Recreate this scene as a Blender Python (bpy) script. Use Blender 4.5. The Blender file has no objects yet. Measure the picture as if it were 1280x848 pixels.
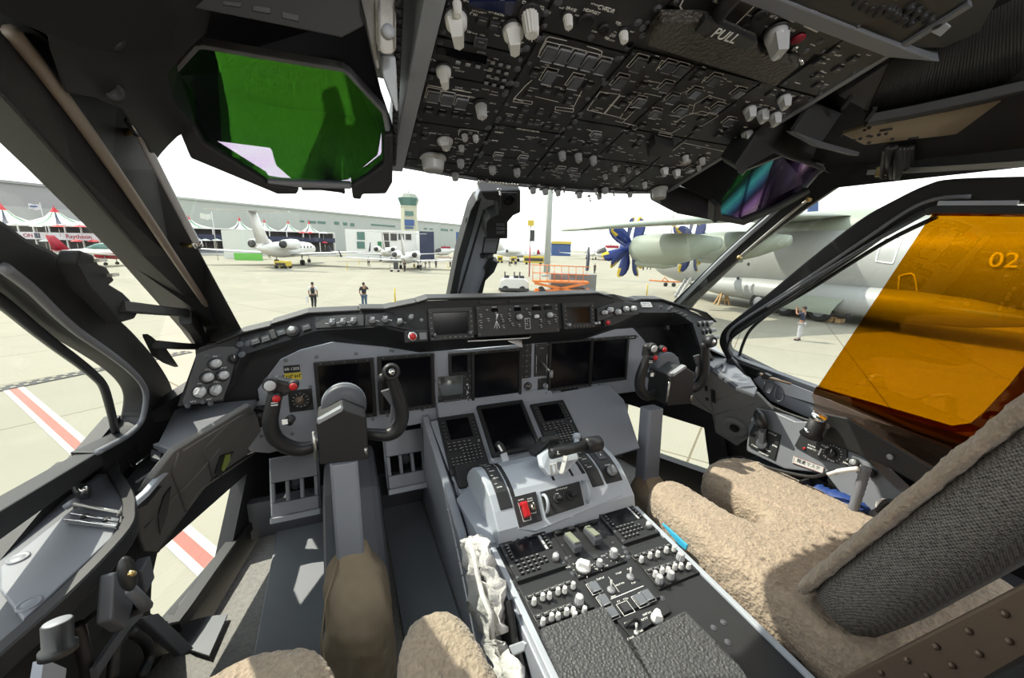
import bpy, math, random
from mathutils import Vector, Matrix
random.seed(7)
rad = math.radians
SC = bpy.context.scene
COL = SC.collection
# ---------------------------------------------------------------- camera maths
FPX = 500.0
PX0, PY0 = 640.0, 424.0
EYE = Vector((-0.53, 0.0, 1.19))          # eye above the cockpit floor (floor is z = 0)
PIT, YAW, ROL = rad(12.95), rad(23.4), rad(1.43)
def cam_axes():
    def lin(a, b, f):
        c, s = math.cos(ROL), math.sin(ROL)
        x, z, y = a*c - b*s, a*s + b*c, f
        cp, sp = math.cos(PIT), math.sin(PIT)
        y2, z2 = y*cp + z*sp, -y*sp + z*cp
        cw, sw = math.cos(YAW), math.sin(YAW)
        return Vector((x*cw + y2*sw, -x*sw + y2*cw, z2))
    return lin(1, 0, 0), lin(0, 1, 0), lin(0, 0, 1)
AX, AY, AZ = cam_axes()
def ray(px, py):
    return (AX*(px-PX0) + AY*(PY0-py) + AZ*FPX).normalized()
def hit(px, py, o, n):                     # where the sight line meets a real plane
    r = ray(px, py)
    return EYE + r*((o-EYE).dot(n)/r.dot(n))
def V(x, y, z):                            # z relative to the eye
    return Vector((x, y, z + 1.19))
def atY(px, py, y): return hit(px, py, Vector((0, y, 0)), Vector((0, 1, 0)))
def atX(px, py, x): return hit(px, py, Vector((x, 0, 0)), Vector((1, 0, 0)))
def atZ(px, py, z): return hit(px, py, V(0, 0, z), Vector((0, 0, 1)))
GZ = 1.19 - 4.3                            # the apron
def ground(px, py): return hit(px, py, Vector((0, 0, GZ)), Vector((0, 0, 1)))
# ---------------------------------------------------------------- materials
MATS = {}
def mat(name, col=(.5, .5, .5), rough=.5, metal=0., noise=0., nscale=40., bump=0., bscale=200., spec=.5, emit=None, estr=1., coat=0., sheen=0.):
    if name in MATS: return MATS[name]
    m = bpy.data.materials.new(name); m.use_nodes = True
    nt = m.node_tree; b = nt.nodes['Principled BSDF']
    b.inputs['Base Color'].default_value = (*col, 1)
    b.inputs['Roughness'].default_value = rough
    b.inputs['Metallic'].default_value = metal
    b.inputs['Specular IOR Level'].default_value = spec
    b.inputs['Coat Weight'].default_value = coat
    b.inputs['Sheen Weight'].default_value = sheen
    tc = nt.nodes.new('ShaderNodeTexCoord')
    if noise:
        n = nt.nodes.new('ShaderNodeTexNoise'); n.inputs['Scale'].default_value = nscale; n.inputs['Detail'].default_value = 4
        nt.links.new(tc.outputs['Object'], n.inputs['Vector'])
        r = nt.nodes.new('ShaderNodeMapRange'); r.inputs['To Min'].default_value = 1-noise; r.inputs['To Max'].default_value = 1+noise
        nt.links.new(n.outputs['Fac'], r.inputs['Value'])
        mx = nt.nodes.new('ShaderNodeVectorMath'); mx.operation = 'SCALE'
        mx.inputs[0].default_value = col
        nt.links.new(r.outputs['Result'], mx.inputs['Scale'])
        nt.links.new(mx.outputs['Vector'], b.inputs['Base Color'])
    if bump:
        n = nt.nodes.new('ShaderNodeTexNoise'); n.inputs['Scale'].default_value = bscale; n.inputs['Detail'].default_value = 3
        nt.links.new(tc.outputs['Object'], n.inputs['Vector'])
        bp = nt.nodes.new('ShaderNodeBump'); bp.inputs['Strength'].default_value = bump; bp.inputs['Distance'].default_value = .3/bscale*4
        nt.links.new(n.outputs['Fac'], bp.inputs['Height']); nt.links.new(bp.outputs['Normal'], b.inputs['Normal'])
    if emit:
        b.inputs['Emission Color'].default_value = (*emit, 1); b.inputs['Emission Strength'].default_value = estr
    MATS[name] = m
    return m
def glassmat(name, tint, gloss=(1, 1, 1), fac=.06, rough=.0):
    m = bpy.data.materials.new(name); m.use_nodes = True; nt = m.node_tree; nt.nodes.clear()
    o = nt.nodes.new('ShaderNodeOutputMaterial'); mx = nt.nodes.new('ShaderNodeMixShader')
    t = nt.nodes.new('ShaderNodeBsdfTransparent'); t.inputs['Color'].default_value = (*tint, 1)
    g = nt.nodes.new('ShaderNodeBsdfGlossy'); g.inputs['Color'].default_value = (*gloss, 1); g.inputs['Roughness'].default_value = rough
    mx.inputs['Fac'].default_value = fac
    nt.links.new(t.outputs[0], mx.inputs[1]); nt.links.new(g.outputs[0], mx.inputs[2]); nt.links.new(mx.outputs[0], o.inputs['Surface'])
    MATS[name] = m
    return m
# ---------------------------------------------------------------- mesh builder
class MB:
    def __init__(s): s.v = []; s.f = []; s.m = []; s.s = []
    def add(s, vs, fs, mi=0, sm=False, M=None):
        k = len(s.v)
        s.v += [(M @ Vector(v)) if M else Vector(v) for v in vs]
        for f in fs: s.f.append([i+k for i in f]); s.m.append(mi); s.s.append(sm)
        return s
    def box(s, x0, y0, z0, x1, y1, z1, M=None, mi=0):
        vs = [(x, y, z) for z in (z0, z1) for y in (y0, y1) for x in (x0, x1)]
        return s.add(vs, [(0, 2, 3, 1), (4, 5, 7, 6), (0, 1, 5, 4), (2, 6, 7, 3), (0, 4, 6, 2), (1, 3, 7, 5)], mi, False, M)
    def prism(s, pts, z0, z1, M=None, mi=0, sm=False):   # polygon in xy, extruded in z
        n = len(pts)
        vs = [(p[0], p[1], z0) for p in pts] + [(p[0], p[1], z1) for p in pts]
        return s.add(vs, [list(range(n))[::-1], list(range(n, 2*n))] + [(i, (i+1) % n, n+(i+1) % n, n+i) for i in range(n)], mi, sm, M)
    def hull(s, front, off, mi=0):                        # polygon of 3D points given depth by an offset vector
        n = len(front); off = Vector(off)
        vs = list(front) + [p + off for p in front]
        return s.add(vs, [list(range(n)), list(range(n, 2*n))[::-1]] + [(i, n+i, n+(i+1) % n, (i+1) % n) for i in range(n)], mi)
    def loft(s, rings, mi=0, sm=True, cap=True, closed=True):
        n = len(rings[0]); vs = [p for r in rings for p in r]; fs = []
        for k in range(len(rings)-1):
            for i in range(n if closed else n-1):
                j = (i+1) % n
                fs.append((k*n+i, k*n+j, (k+1)*n+j, (k+1)*n+i))
        if cap and closed: fs += [list(range(n))[::-1], [(len(rings)-1)*n+i for i in range(n)]]
        return s.add(vs, fs, mi, sm)
    def lathe(s, prof, n=16, M=None, mi=0, sm=True):      # (r, z) about local z
        vs = [(r*math.cos(2*math.pi*i/n), r*math.sin(2*math.pi*i/n), z) for r, z in prof for i in range(n)]
        fs = [(k*n+i, k*n+(i+1) % n, (k+1)*n+(i+1) % n, (k+1)*n+i) for k in range(len(prof)-1) for i in range(n)]
        fs += [list(range(n))[::-1], [(len(prof)-1)*n+i for i in range(n)]]
        return s.add(vs, fs, mi, sm, M)
    def cyl(s, a, b, r, n=12, r2=None, mi=0):
        return s.tube([a, b], [r, r if r2 is None else r2], n, mi)
    def tube(s, pts, r, n=10, mi=0, sq=None, up=None, closed=False):
        pts = [Vector(p) for p in pts]; k = len(pts)
        rs = r if isinstance(r, (list, tuple)) else [r]*k
        rings = []; nrm = None
        for i, p in enumerate(pts):
            if closed: t = (pts[(i+1) % k]-pts[i-1]).normalized()
            else: t = (pts[min(i+1, k-1)]-pts[max(i-1, 0)]).normalized()
            if nrm is None:
                q = Vector(up) if up else (Vector((0, 0, 1)) if abs(t.z) < .9 else Vector((1, 0, 0)))
                nrm = (q - t*q.dot(t)).normalized()
            else:
                nrm = (nrm - t*nrm.dot(t)).normalized()
            bn = t.cross(nrm)
            if sq:
                w, h = sq
                w *= rs[i]; h *= rs[i]
                rings.append([p+nrm*(h*a)+bn*(w*b) for a, b in ((-1, -.8), (-.8, -1), (.8, -1), (1, -.8), (1, .8), (.8, 1), (-.8, 1), (-1, .8))])
            else:
                rings.append([p+nrm*(rs[i]*math.cos(2*math.pi*j/n))+bn*(rs[i]*math.sin(2*math.pi*j/n)) for j in range(n)])
        if closed: rings.append(rings[0]); return s.loft(rings, mi, not sq, False)
        return s.loft(rings, mi, not sq)
    def ball(s, c, r, n=12, mi=0, M=None, sc=(1, 1, 1)):
        prof = [(math.sin(math.pi*i/(n//2+1)), -math.cos(math.pi*i/(n//2+1))) for i in range(0, n//2+2)]
        prof[0] = (.01, -1); prof[-1] = (.01, 1)
        T = Matrix.Translation(Vector(c)) @ Matrix.Diagonal((r*sc[0], r*sc[1], r*sc[2], 1))
        return s.lathe(prof, n, (M @ T) if M else T, mi)
    def build(s, name, mats, parent=None, bevel=0., W=None, sub=0, seg=2, ang=40):
        me = bpy.data.meshes.new(name)
        base = W if W is not None else (WM[parent.name] if parent else None)
        vs = s.v
        if base is None:                                  # top-level mesh: origin at the base centre
            lo = Vector([min(v[i] for v in vs) for i in range(3)]); hi = Vector([max(v[i] for v in vs) for i in range(3)])
            base = Matrix.Translation(Vector(((lo.x+hi.x)/2, (lo.y+hi.y)/2, lo.z)))
        inv = base.inverted()
        me.from_pydata([tuple(inv @ v) for v in vs], [], s.f)
        if not isinstance(mats, (list, tuple)): mats = [mats]
        for m in mats: me.materials.append(MATS[m] if isinstance(m, str) else m)
        me.polygons.foreach_set('material_index', s.m); me.polygons.foreach_set('use_smooth', s.s)
        me.validate(); me.update()
        o = bpy.data.objects.new(name, me); COL.objects.link(o)
        place(o, parent, base)
        if bevel:
            b = o.modifiers.new('bevel', 'BEVEL'); b.width = bevel; b.segments = seg; b.limit_method = 'ANGLE'; b.angle_limit = rad(ang)
        if sub:
            b = o.modifiers.new('sub', 'SUBSURF'); b.levels = sub; b.render_levels = sub
        return o
WM = {}
def place(o, parent, W):
    if parent is not None:
        o.parent = parent; o.matrix_basis = WM[parent.name].inverted() @ W
    else: o.matrix_basis = W
    WM[o.name] = W
def tag(o, label=None, cat=None, group=None, kind=None):
    if label: o['label'] = label
    if cat: o['category'] = cat
    if group: o['group'] = group
    if kind: o['kind'] = kind
    return o
def thing(name, label, cat, loc, group=None, rot=None):
    o = bpy.data.objects.new(name, None); COL.objects.link(o); o.empty_display_size = .05
    W = Matrix.Translation(Vector(loc))
    if rot is not None: W = W @ rot
    place(o, None, W)
    return tag(o, label, cat, group)
def kids(o): return [c for c in bpy.data.objects if c.parent == o]
def copy_part(src, parent, W, name=None):
    c = src.copy()
    if name: c.name = name
    COL.objects.link(c); place(c, parent, W)
    return c
def copy_tree(src, W, label=None, parent=None, group=None):
    ch = KID(src)
    c = src.copy(); COL.objects.link(c); place(c, parent, W)
    if label: c['label'] = label
    if group: c['group'] = group
    for k in ch:
        copy_tree(k, W @ WM[src.name].inverted() @ WM[k.name], None, c)
    return c
def KID(o):
    return list(o.children)
def struct(o): o['kind'] = 'structure'; return o
class Frame:                                              # a flat face in the cockpit: u right, v up the face, w out of it
    def __init__(s, o, u, v):
        s.o = Vector(o); s.u = Vector(u).normalized(); v = Vector(v); v = v - s.u*v.dot(s.u); s.v = v.normalized(); s.w = s.u.cross(s.v)
        s.M = Matrix(((s.u.x, s.v.x, s.w.x, s.o.x), (s.u.y, s.v.y, s.w.y, s.o.y), (s.u.z, s.v.z, s.w.z, s.o.z), (0, 0, 0, 1)))
    def px(s, x, y, w=0.):
        p = hit(x, y, s.o + s.w*w, s.w) - s.o
        return (p.dot(s.u), p.dot(s.v))
    def p(s, u, v, w=0.): return s.o + s.u*u + s.v*v + s.w*w
    def at(s, u, v, w=0., rot=0.): return s.M @ Matrix.Translation((u, v, w)) @ Matrix.Rotation(rot, 4, 'Z')
    def poly(s, pxs, w=0.): return [s.px(x, y, w) for x, y in pxs]
    def rect(s, a, b, w=0.):
        (u0, v0), (u1, v1) = s.px(*a, w), s.px(*b, w)
        return min(u0, u1), min(v0, v1), max(u0, u1), max(v0, v1)
FONT = None
def text(body, fr, u, v, size, matname, parent, w=.001, rot=0., align='CENTER', name='lettering', depth=.0004, sx=1.):
    c = bpy.data.curves.new(name, 'FONT'); c.body = body; c.size = size; c.align_x = align; c.align_y = 'CENTER'; c.extrude = depth
    c.materials.append(MATS[matname])
    tmp = bpy.data.objects.new('tmp_text', c); COL.objects.link(tmp)
    dg = bpy.context.evaluated_depsgraph_get(); me = bpy.data.meshes.new_from_object(tmp.evaluated_get(dg))
    bpy.data.objects.remove(tmp); bpy.data.curves.remove(c)
    o = bpy.data.objects.new(name, me); COL.objects.link(o)
    place(o, parent, fr.at(u, v, w, rot) @ Matrix.Diagonal((sx, 1, 1, 1)))
    return o
def spline(pts, n=6):                                      # Catmull-Rom through points
    pts = [Vector(p) for p in pts]; out = []
    for i in range(len(pts)-1):
        p0, p1, p2, p3 = pts[max(i-1, 0)], pts[i], pts[i+1], pts[min(i+2, len(pts)-1)]
        for k in range(n):
            t = k/n
            out.append(.5*((2*p1)+(p2-p0)*t+(2*p0-5*p1+4*p2-p3)*t*t+(3*p1-p0-3*p2+p3)*t*t*t))
    out.append(pts[-1]); return out
mat('black', (.018, .018, .02), .55, bump=.15, bscale=500)
mat('black_trim', (.017, .017, .019), .6, noise=.25, nscale=8, bump=.3, bscale=700)
mat('soft_black', (.012, .012, .014), .8, noise=.2, nscale=10)
mat('rubber', (.02, .02, .022), .45)
mat('panel_black', (.02, .021, .022), .45, bump=.1, bscale=900)
mat('module_black', (.028, .029, .031), .5, noise=.12, nscale=30)
mat('module_grey', (.075, .077, .083), .5, noise=.08, nscale=20)
mat('panel_grey', (.36, .385, .44), .42, noise=.06, nscale=12)
mat('light_grey', (.5, .54, .6), .42, noise=.05, nscale=12)
mat('dark_grey', (.10, .105, .12), .5, noise=.1, nscale=15)
mat('mid_grey', (.2, .21, .235), .45, noise=.08, nscale=12)
mat('button_grey', (.045, .046, .05), .45)
mat('knob_grey', (.55, .56, .58), .35)
mat('knob_dull', (.33, .34, .36), .4)
mat('knob_white', (.88, .88, .87), .35)
mat('mark', (.95, .95, .93), .5)
mat('mark_dim', (.35, .35, .34), .5)
mat('chrome', (.7, .7, .7), .2, 1.)
mat('steel', (.5, .49, .46), .35, .9)
mat('brass', (.6, .45, .2), .3, 1.)
mat('screen', (.004, .004, .006), .15, spec=.22)
mat('screen_blue', (.01, .015, .06), .08)
mat('cover_glass', (.12, .125, .14), .12, spec=.8)
mat('red', (.55, .015, .02), .4)
mat('yellow', (.75, .6, .05), .5)
mat('orange', (.85, .22, .03), .5)
mat('blue', (.02, .06, .25), .6)
mat('cyan', (.05, .45, .7), .4)
mat('module_dark', (.035, .035, .038), .6)
mat('canvas', (.47, .37, .255), .9, noise=.2, nscale=14, bump=.35, bscale=500)
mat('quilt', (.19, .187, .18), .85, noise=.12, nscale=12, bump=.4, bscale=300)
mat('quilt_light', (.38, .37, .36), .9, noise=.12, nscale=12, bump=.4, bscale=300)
mat('white_cloth', (.75, .74, .72), .9, noise=.08, nscale=20, bump=.3, bscale=120)
mat('carpet', (.36, .35, .335), 1., noise=.4, nscale=110, bump=.8, bscale=350)
mat('bronze', (.23, .165, .12), .4, .3, noise=.05)
mat('tan_metal', (.33, .26, .18), .45, .3, noise=.15, nscale=5)
mat('concrete_pad', (.25, .25, .25), .9)
mat('paper', (.8, .8, .8), .6)
mat('foam_black', (.03, .03, .032), .9, noise=.3, nscale=30)
mat('olive', (.25, .27, .2), .6)
mat('green_yellow', (.4, .5, .08), .5)
def fabric(name, c1, c2, scale=420.):
    m = bpy.data.materials.new(name); m.use_nodes = True; nt = m.node_tree; b = nt.nodes['Principled BSDF']
    tc = nt.nodes.new('ShaderNodeTexCoord'); ch = nt.nodes.new('ShaderNodeTexChecker'); ch.inputs['Scale'].default_value = scale
    n = nt.nodes.new('ShaderNodeTexNoise'); n.inputs['Scale'].default_value = scale*.7; n.inputs['Detail'].default_value = 2
    mx = nt.nodes.new('ShaderNodeMix'); mx.data_type = 'RGBA'
    mx.inputs['A'].default_value = (*c1, 1); mx.inputs['B'].default_value = (*c2, 1)
    md = nt.nodes.new('ShaderNodeMath'); md.operation = 'MULTIPLY_ADD'; md.inputs[1].default_value = .5
    nt.links.new(tc.outputs['Object'], ch.inputs['Vector']); nt.links.new(tc.outputs['Object'], n.inputs['Vector'])
    ms = nt.nodes.new('ShaderNodeMath'); ms.operation = 'SUBTRACT'; ms.inputs[1].default_value = .25
    nt.links.new(n.outputs['Fac'], ms.inputs[0]); nt.links.new(ch.outputs['Fac'], md.inputs[0]); nt.links.new(ms.outputs[0], md.inputs[2])
    nt.links.new(md.outputs[0], mx.inputs['Factor']); nt.links.new(mx.outputs['Result'], b.inputs['Base Color'])
    b.inputs['Roughness'].default_value = 1.; b.inputs['Specular IOR Level'].default_value = .15
    bp = nt.nodes.new('ShaderNodeBump'); bp.inputs['Strength'].default_value = .5; bp.inputs['Distance'].default_value = .002
    nt.links.new(md.outputs[0], bp.inputs['Height']); nt.links.new(bp.outputs['Normal'], b.inputs['Normal'])
    MATS[name] = m
fabric('tweed', (.035, .033, .032), (.34, .32, .29), 330)
def fleece(name, col):
    m = bpy.data.materials.new(name); m.use_nodes = True; nt = m.node_tree; b = nt.nodes['Principled BSDF']
    tc = nt.nodes.new('ShaderNodeTexCoord')
    n1 = nt.nodes.new('ShaderNodeTexNoise'); n1.inputs['Scale'].default_value = 60; n1.inputs['Detail'].default_value = 6; n1.inputs['Distortion'].default_value = 1.2
    n2 = nt.nodes.new('ShaderNodeTexVoronoi'); n2.inputs['Scale'].default_value = 140
    nt.links.new(tc.outputs['Object'], n1.inputs['Vector']); nt.links.new(tc.outputs['Object'], n2.inputs['Vector'])
    r = nt.nodes.new('ShaderNodeMapRange'); r.inputs['From Min'].default_value = .3; r.inputs['From Max'].default_value = .7; r.inputs['To Min'].default_value = .82; r.inputs['To Max'].default_value = 1.12
    nt.links.new(n1.outputs['Fac'], r.inputs['Value'])
    mx = nt.nodes.new('ShaderNodeVectorMath'); mx.operation = 'SCALE'; mx.inputs[0].default_value = col
    nt.links.new(r.outputs[0], mx.inputs['Scale']); nt.links.new(mx.outputs['Vector'], b.inputs['Base Color'])
    ad = nt.nodes.new('ShaderNodeMath'); ad.operation = 'MULTIPLY_ADD'; ad.inputs[1].default_value = .5
    nt.links.new(n2.outputs['Distance'], ad.inputs[0]); nt.links.new(n1.outputs['Fac'], ad.inputs[2])
    bp = nt.nodes.new('ShaderNodeBump'); bp.inputs['Strength'].default_value = .7; bp.inputs['Distance'].default_value = .008
    nt.links.new(ad.outputs[0], bp.inputs['Height']); nt.links.new(bp.outputs['Normal'], b.inputs['Normal'])
    b.inputs['Roughness'].default_value = 1.; b.inputs['Specular IOR Level'].default_value = .1
    b.inputs['Sheen Weight'].default_value = .4; b.inputs['Sheen Roughness'].default_value = .4
    MATS[name] = m
fleece('fleece', (.46, .365, .275))
def textured_pad(name, col):                               # grained crash padding
    m = bpy.data.materials.new(name); m.use_nodes = True; nt = m.node_tree; b = nt.nodes['Principled BSDF']
    tc = nt.nodes.new('ShaderNodeTexCoord'); v = nt.nodes.new('ShaderNodeTexVoronoi'); v.inputs['Scale'].default_value = 170
    n = nt.nodes.new('ShaderNodeTexNoise'); n.inputs['Scale'].default_value = 190; n.inputs['Detail'].default_value = 3
    nt.links.new(tc.outputs['Object'], v.inputs['Vector']); nt.links.new(tc.outputs['Object'], n.inputs['Vector'])
    a = nt.nodes.new('ShaderNodeMath'); a.operation = 'ADD'; nt.links.new(v.outputs['Distance'], a.inputs[0]); nt.links.new(n.outputs['Fac'], a.inputs[1])
    bp = nt.nodes.new('ShaderNodeBump'); bp.inputs['Strength'].default_value = 1.; bp.inputs['Distance'].default_value = .003
    nt.links.new(a.outputs[0], bp.inputs['Height']); nt.links.new(bp.outputs['Normal'], b.inputs['Normal'])
    b.inputs['Base Color'].default_value = (*col, 1); b.inputs['Roughness'].default_value = .45
    MATS[name] = m
textured_pad('grain_pad', (.085, .087, .09))
textured_pad('grain_pad_brown', (.07, .062, .052))
glassmat('window_glass', (.96, .98, .97), fac=.035)
glassmat('visor_orange', (.68, .42, .012), (1, .6, .1), .05)
glassmat('visor_edge', (.30, .11, .012), (1, .6, .2), .07)
glassmat('clear_plastic', (.75, .75, .72), (1, 1, 1), .12, .05)
def hudglass(name, ramp, fac, tint):
    m = bpy.data.materials.new(name); m.use_nodes = True; nt = m.node_tree; nt.nodes.clear()
    o = nt.nodes.new('ShaderNodeOutputMaterial'); mx = nt.nodes.new('ShaderNodeMixShader')
    t = nt.nodes.new('ShaderNodeBsdfTransparent'); t.inputs['Color'].default_value = (*tint, 1)
    g = nt.nodes.new('ShaderNodeBsdfGlossy'); g.inputs['Roughness'].default_value = 0
    lw = nt.nodes.new('ShaderNodeLayerWeight'); lw.inputs['Blend'].default_value = .5
    cr = nt.nodes.new('ShaderNodeValToRGB'); e = cr.color_ramp.elements
    e[0].position = ramp[0][0]; e[0].color = (*ramp[0][1], 1); e[1].position = ramp[-1][0]; e[1].color = (*ramp[-1][1], 1)
    for p, c in ramp[1:-1]: k = e.new(p); k.color = (*c, 1)
    nt.links.new(lw.outputs['Facing'], cr.inputs['Fac']); nt.links.new(cr.outputs['Color'], g.inputs['Color'])
    mx.inputs['Fac'].default_value = fac
    nt.links.new(t.outputs[0], mx.inputs[1]); nt.links.new(g.outputs[0], mx.inputs[2]); nt.links.new(mx.outputs[0], o.inputs['Surface'])
    MATS[name] = m
hudglass('combiner_glass', [(0, (.12, .62, .05)), (.3, (.06, .7, .08)), (.405, (.02, .25, .05)), (.42, (.01, .02, .02)), (.43, (.1, .75, .85)), (.44, (.08, .2, .5)), (.447, (.01, .01, .02)), (.455, (.55, .3, .9)), (.47, (.9, .65, 1)), (.478, (.03, .02, .05)), (1, (.5, .5, .6))], .21, (.78, .68, .82))
# outdoors
mat('jet_white', (.62, .62, .6), .35); mat('jet_grey', (.3, .32, .3), .45, noise=.08, nscale=.6)
mat('jet_dark', (.03, .03, .03), .5); mat('tyre', (.02, .02, .02), .8)
mat('olive_grey', (.25, .28, .23), .45, noise=.06, nscale=.5)
mat('fuse_grey', (.32, .33, .32), .4, noise=.06, nscale=.35)
mat('prop_blue', (.012, .03, .17), .4); mat('prop_yellow', (.62, .45, .03), .5)
mat('hangar_wall', (.36, .38, .36), .8, noise=.04, nscale=.05); mat('hangar_wall_dark', (.27, .265, .275), .8, noise=.05, nscale=.05); mat('hangar_low', (.33, .33, .33), .8)
mat('tent_white', (.52, .54, .5), .8); mat('tent_red', (.45, .02, .03), .7); mat('tent_green', (.03, .16, .07), .7); mat('tent_navy', (.02, .025, .06), .7)
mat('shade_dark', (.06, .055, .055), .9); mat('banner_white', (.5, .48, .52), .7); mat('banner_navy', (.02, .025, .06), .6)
mat('glass_green', (.06, .14, .12), .2); mat('tower_cream', (.42, .42, .32), .7); mat('sign_blue', (.04, .085, .22), .6)
mat('gse_yellow', (.5, .38, .04), .5); mat('gse_orange', (.62, .17, .03), .5); mat('container', (.18, .19, .18), .7); mat('pole_grey', (.32, .34, .32), .6)
mat('skin', (.25, .13, .08), .6); mat('hair', (.01, .01, .01), .7); mat('cloth_black', (.012, .012, .016), .85); mat('cloth_navy', (.02, .025, .05), .85)
mat('cloth_white', (.55, .55, .55), .85); mat('cloth_denim', (.04, .08, .14), .85); mat('cloth_grey', (.4, .4, .42), .85); mat('wood', (.4, .26, .12), .7)
mat('green_bright', (.12, .4, .06), .6); mat('white_gse', (.55, .55, .53), .5)
# ================================================================ the airfield
def apron_material():
    m = bpy.data.materials.new('apron_concrete'); m.use_nodes = True; nt = m.node_tree; b = nt.nodes['Principled BSDF']
    geo = nt.nodes.new('ShaderNodeNewGeometry'); mp = nt.nodes.new('ShaderNodeMapping'); mp.vector_type = 'POINT'
    d = ground(158, 536)-ground(85, 481); ang = math.atan2(d.y, d.x)
    mp.inputs['Rotation'].default_value = (0, 0, -ang); mp.inputs['Location'].default_value = (1.2, .6, 0)
    nt.links.new(geo.outputs['Position'], mp.inputs['Vector'])
    br = nt.nodes.new('ShaderNodeTexBrick'); br.offset = 0; br.inputs['Scale'].default_value = 1
    br.inputs['Brick Width'].default_value = 4.4; br.inputs['Row Height'].default_value = 4.4; br.inputs['Mortar Size'].default_value = .025
    br.inputs['Color1'].default_value = (.285, .268, .212, 1); br.inputs['Color2'].default_value = (.262, .25, .20, 1); br.inputs['Mortar'].default_value = (.15, .13, .085, 1)
    nt.links.new(mp.outputs[0], br.inputs['Vector'])
    n = nt.nodes.new('ShaderNodeTexNoise'); n.inputs['Scale'].default_value = .35; n.inputs['Detail'].default_value = 6
    nt.links.new(mp.outputs[0], n.inputs['Vector'])
    wv = nt.nodes.new('ShaderNodeTexWave'); wv.bands_direction = 'X'; wv.inputs['Scale'].default_value = 3.5; wv.inputs['Distortion'].default_value = 1.5; wv.inputs['Detail'].default_value = 2
    nt.links.new(mp.outputs[0], wv.inputs['Vector'])
    r = nt.nodes.new('ShaderNodeMapRange'); r.inputs['To Min'].default_value = .88; r.inputs['To Max'].default_value = 1.1
    a = nt.nodes.new('ShaderNodeMath'); a.operation = 'MULTIPLY_ADD'; a.inputs[1].default_value = .15
    nt.links.new(wv.outputs['Fac'], a.inputs[0]); nt.links.new(n.outputs['Fac'], a.inputs[2]); nt.links.new(a.outputs[0], r.inputs['Value'])
    mx = nt.nodes.new('ShaderNodeVectorMath'); mx.operation = 'SCALE'
    nt.links.new(br.outputs['Color'], mx.inputs[0]); nt.links.new(r.outputs[0], mx.inputs['Scale']); nt.links.new(mx.outputs[0], b.inputs['Base Color'])
    b.inputs['Roughness'].default_value = .9; b.inputs['Specular IOR Level'].default_value = .1
    MATS['apron'] = m
apron_material()
mb = MB(); mb.box(-500, -120, GZ-.3, 700, 900, GZ)
struct(mb.build('apron', 'apron'))
mat('line_white', (.42, .41, .36), .8); mat('line_red', (.30, .11, .085), .8, noise=.15, nscale=3); mat('drain', (.03, .03, .03), .8)
a0, a1 = ground(5.6, 490.5), ground(97, 578); dirn = (a1-a0).normalized(); b0 = ground(31, 485)
side = (b0-a0); side = side - dirn*side.dot(dirn); wd = side.length; side.normalize()
def strip(lo, hi, m, name):
    mb = MB(); s, e = a0 - dirn*.4, a0 + dirn*14
    q = [s+side*lo, s+side*hi, e+side*hi, e+side*lo]
    q = [Vector((p.x, p.y, GZ+.004)) for p in q]
    mb.hull(q, (0, 0, .004)); return mb.build(name, m)
struct(strip(0, wd*.27, 'line_white', 'trim_1')); struct(strip(wd*.27, wd*.70, 'line_red', 'trim_2')); struct(strip(wd*.70, wd, 'line_white', 'trim_3'))
# slotted drain
g0, g1 = ground(-60, 499), ground(236, 440); dd = (g1-g0).normalized(); dn = Vector((-dd.y, dd.x, 0)); L = (g1-g0).length
t = thing('drainage_channel', 'long black slotted drain crossing the concrete beside the red and white line', 'drain', g0)
mb = MB(); mb.hull([g0+dn*s*.26+dd*l+Vector((0, 0, .01)) for s, l in ((-1, 0), (1, 0), (1, L), (-1, L))], (0, 0, .01)); mb.build('channel', 'drain', t)
mb = MB(); k = 0.
while k < L:
    for s in (-1, 1):
        c = g0+dd*(k+(.13 if s > 0 else 0))+dn*s*.12+Vector((0, 0, .022))
        mb.hull([c+dd*x+dn*y for x, y in ((-.05, -.07), (.05, -.07), (.05, .07), (-.05, .07))], (0, 0, .008))
    k += .26
mb.build('grate', 'apron', t)['kind'] = 'stuff'

# ---- generic vertical facade frame between two ground points
def facade(pa, pb, base=True):
    a, b = ground(*pa), ground(*pb)
    return Frame(a, b-a, (0, 0, 1))
def fbox(fr, mb, u0, v0, u1, v1, d0, d1, mi=0):           # d along -w is away from the viewer
    mb.box(u0, v0, d0, u1, v1, d1, fr.M, mi)
# ---- hangars
def hangar(pa, pb, top_a, top_b, name, label, m, low, winds, band=None):
    # a long wall whose roof line runs from top_a to top_b at one real height
    H = 16.0
    def gz(px, z): r = ray(*px); return EYE + r*((z)/r.z)
    A, B = gz(top_a, H), gz(top_b, H)
    fr = Frame(Vector((A.x, A.y, GZ)), Vector((B.x-A.x, B.y-A.y, 0)), (0, 0, 1))
    Lh = math.hypot(B.x-A.x, B.y-A.y); n = fr.w
    t = thing(name, label, 'building', fr.p(Lh/2, 0, 0))
    mb = MB(); mb.box(0, 0, -24, Lh, H+4.3, 0, fr.M); mb.build('wall', m, t)
    mb = MB(); mb.box(-.0, H+4.3, -24.5, Lh, H+5.1, .6, fr.M); mb.build('roof', m, t)
    if low: mb = MB(); mb.box(0, 0, 0, Lh, low, 1.2, fr.M); mb.build('lower_wall', 'hangar_low', t)
    for (x0, y0, x1, y1) in winds:
        (u0, v0), (u1, v1) = fr.px(x0, y0, .1), fr.px(x1, y1, .1)
        mb = MB(); mb.box(u0, min(v0, v1), 0, u1, max(v0, v1), .25, fr.M); mb.build('window', 'glass_green', t)
    return fr, t
hA, tA = hangar(None, None, (-60, 222), (166, 244.5), 'hangar', 'long grey exhibition hall behind the peaked tents at far left', 'hangar_wall_dark', 13.2, [])
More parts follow.
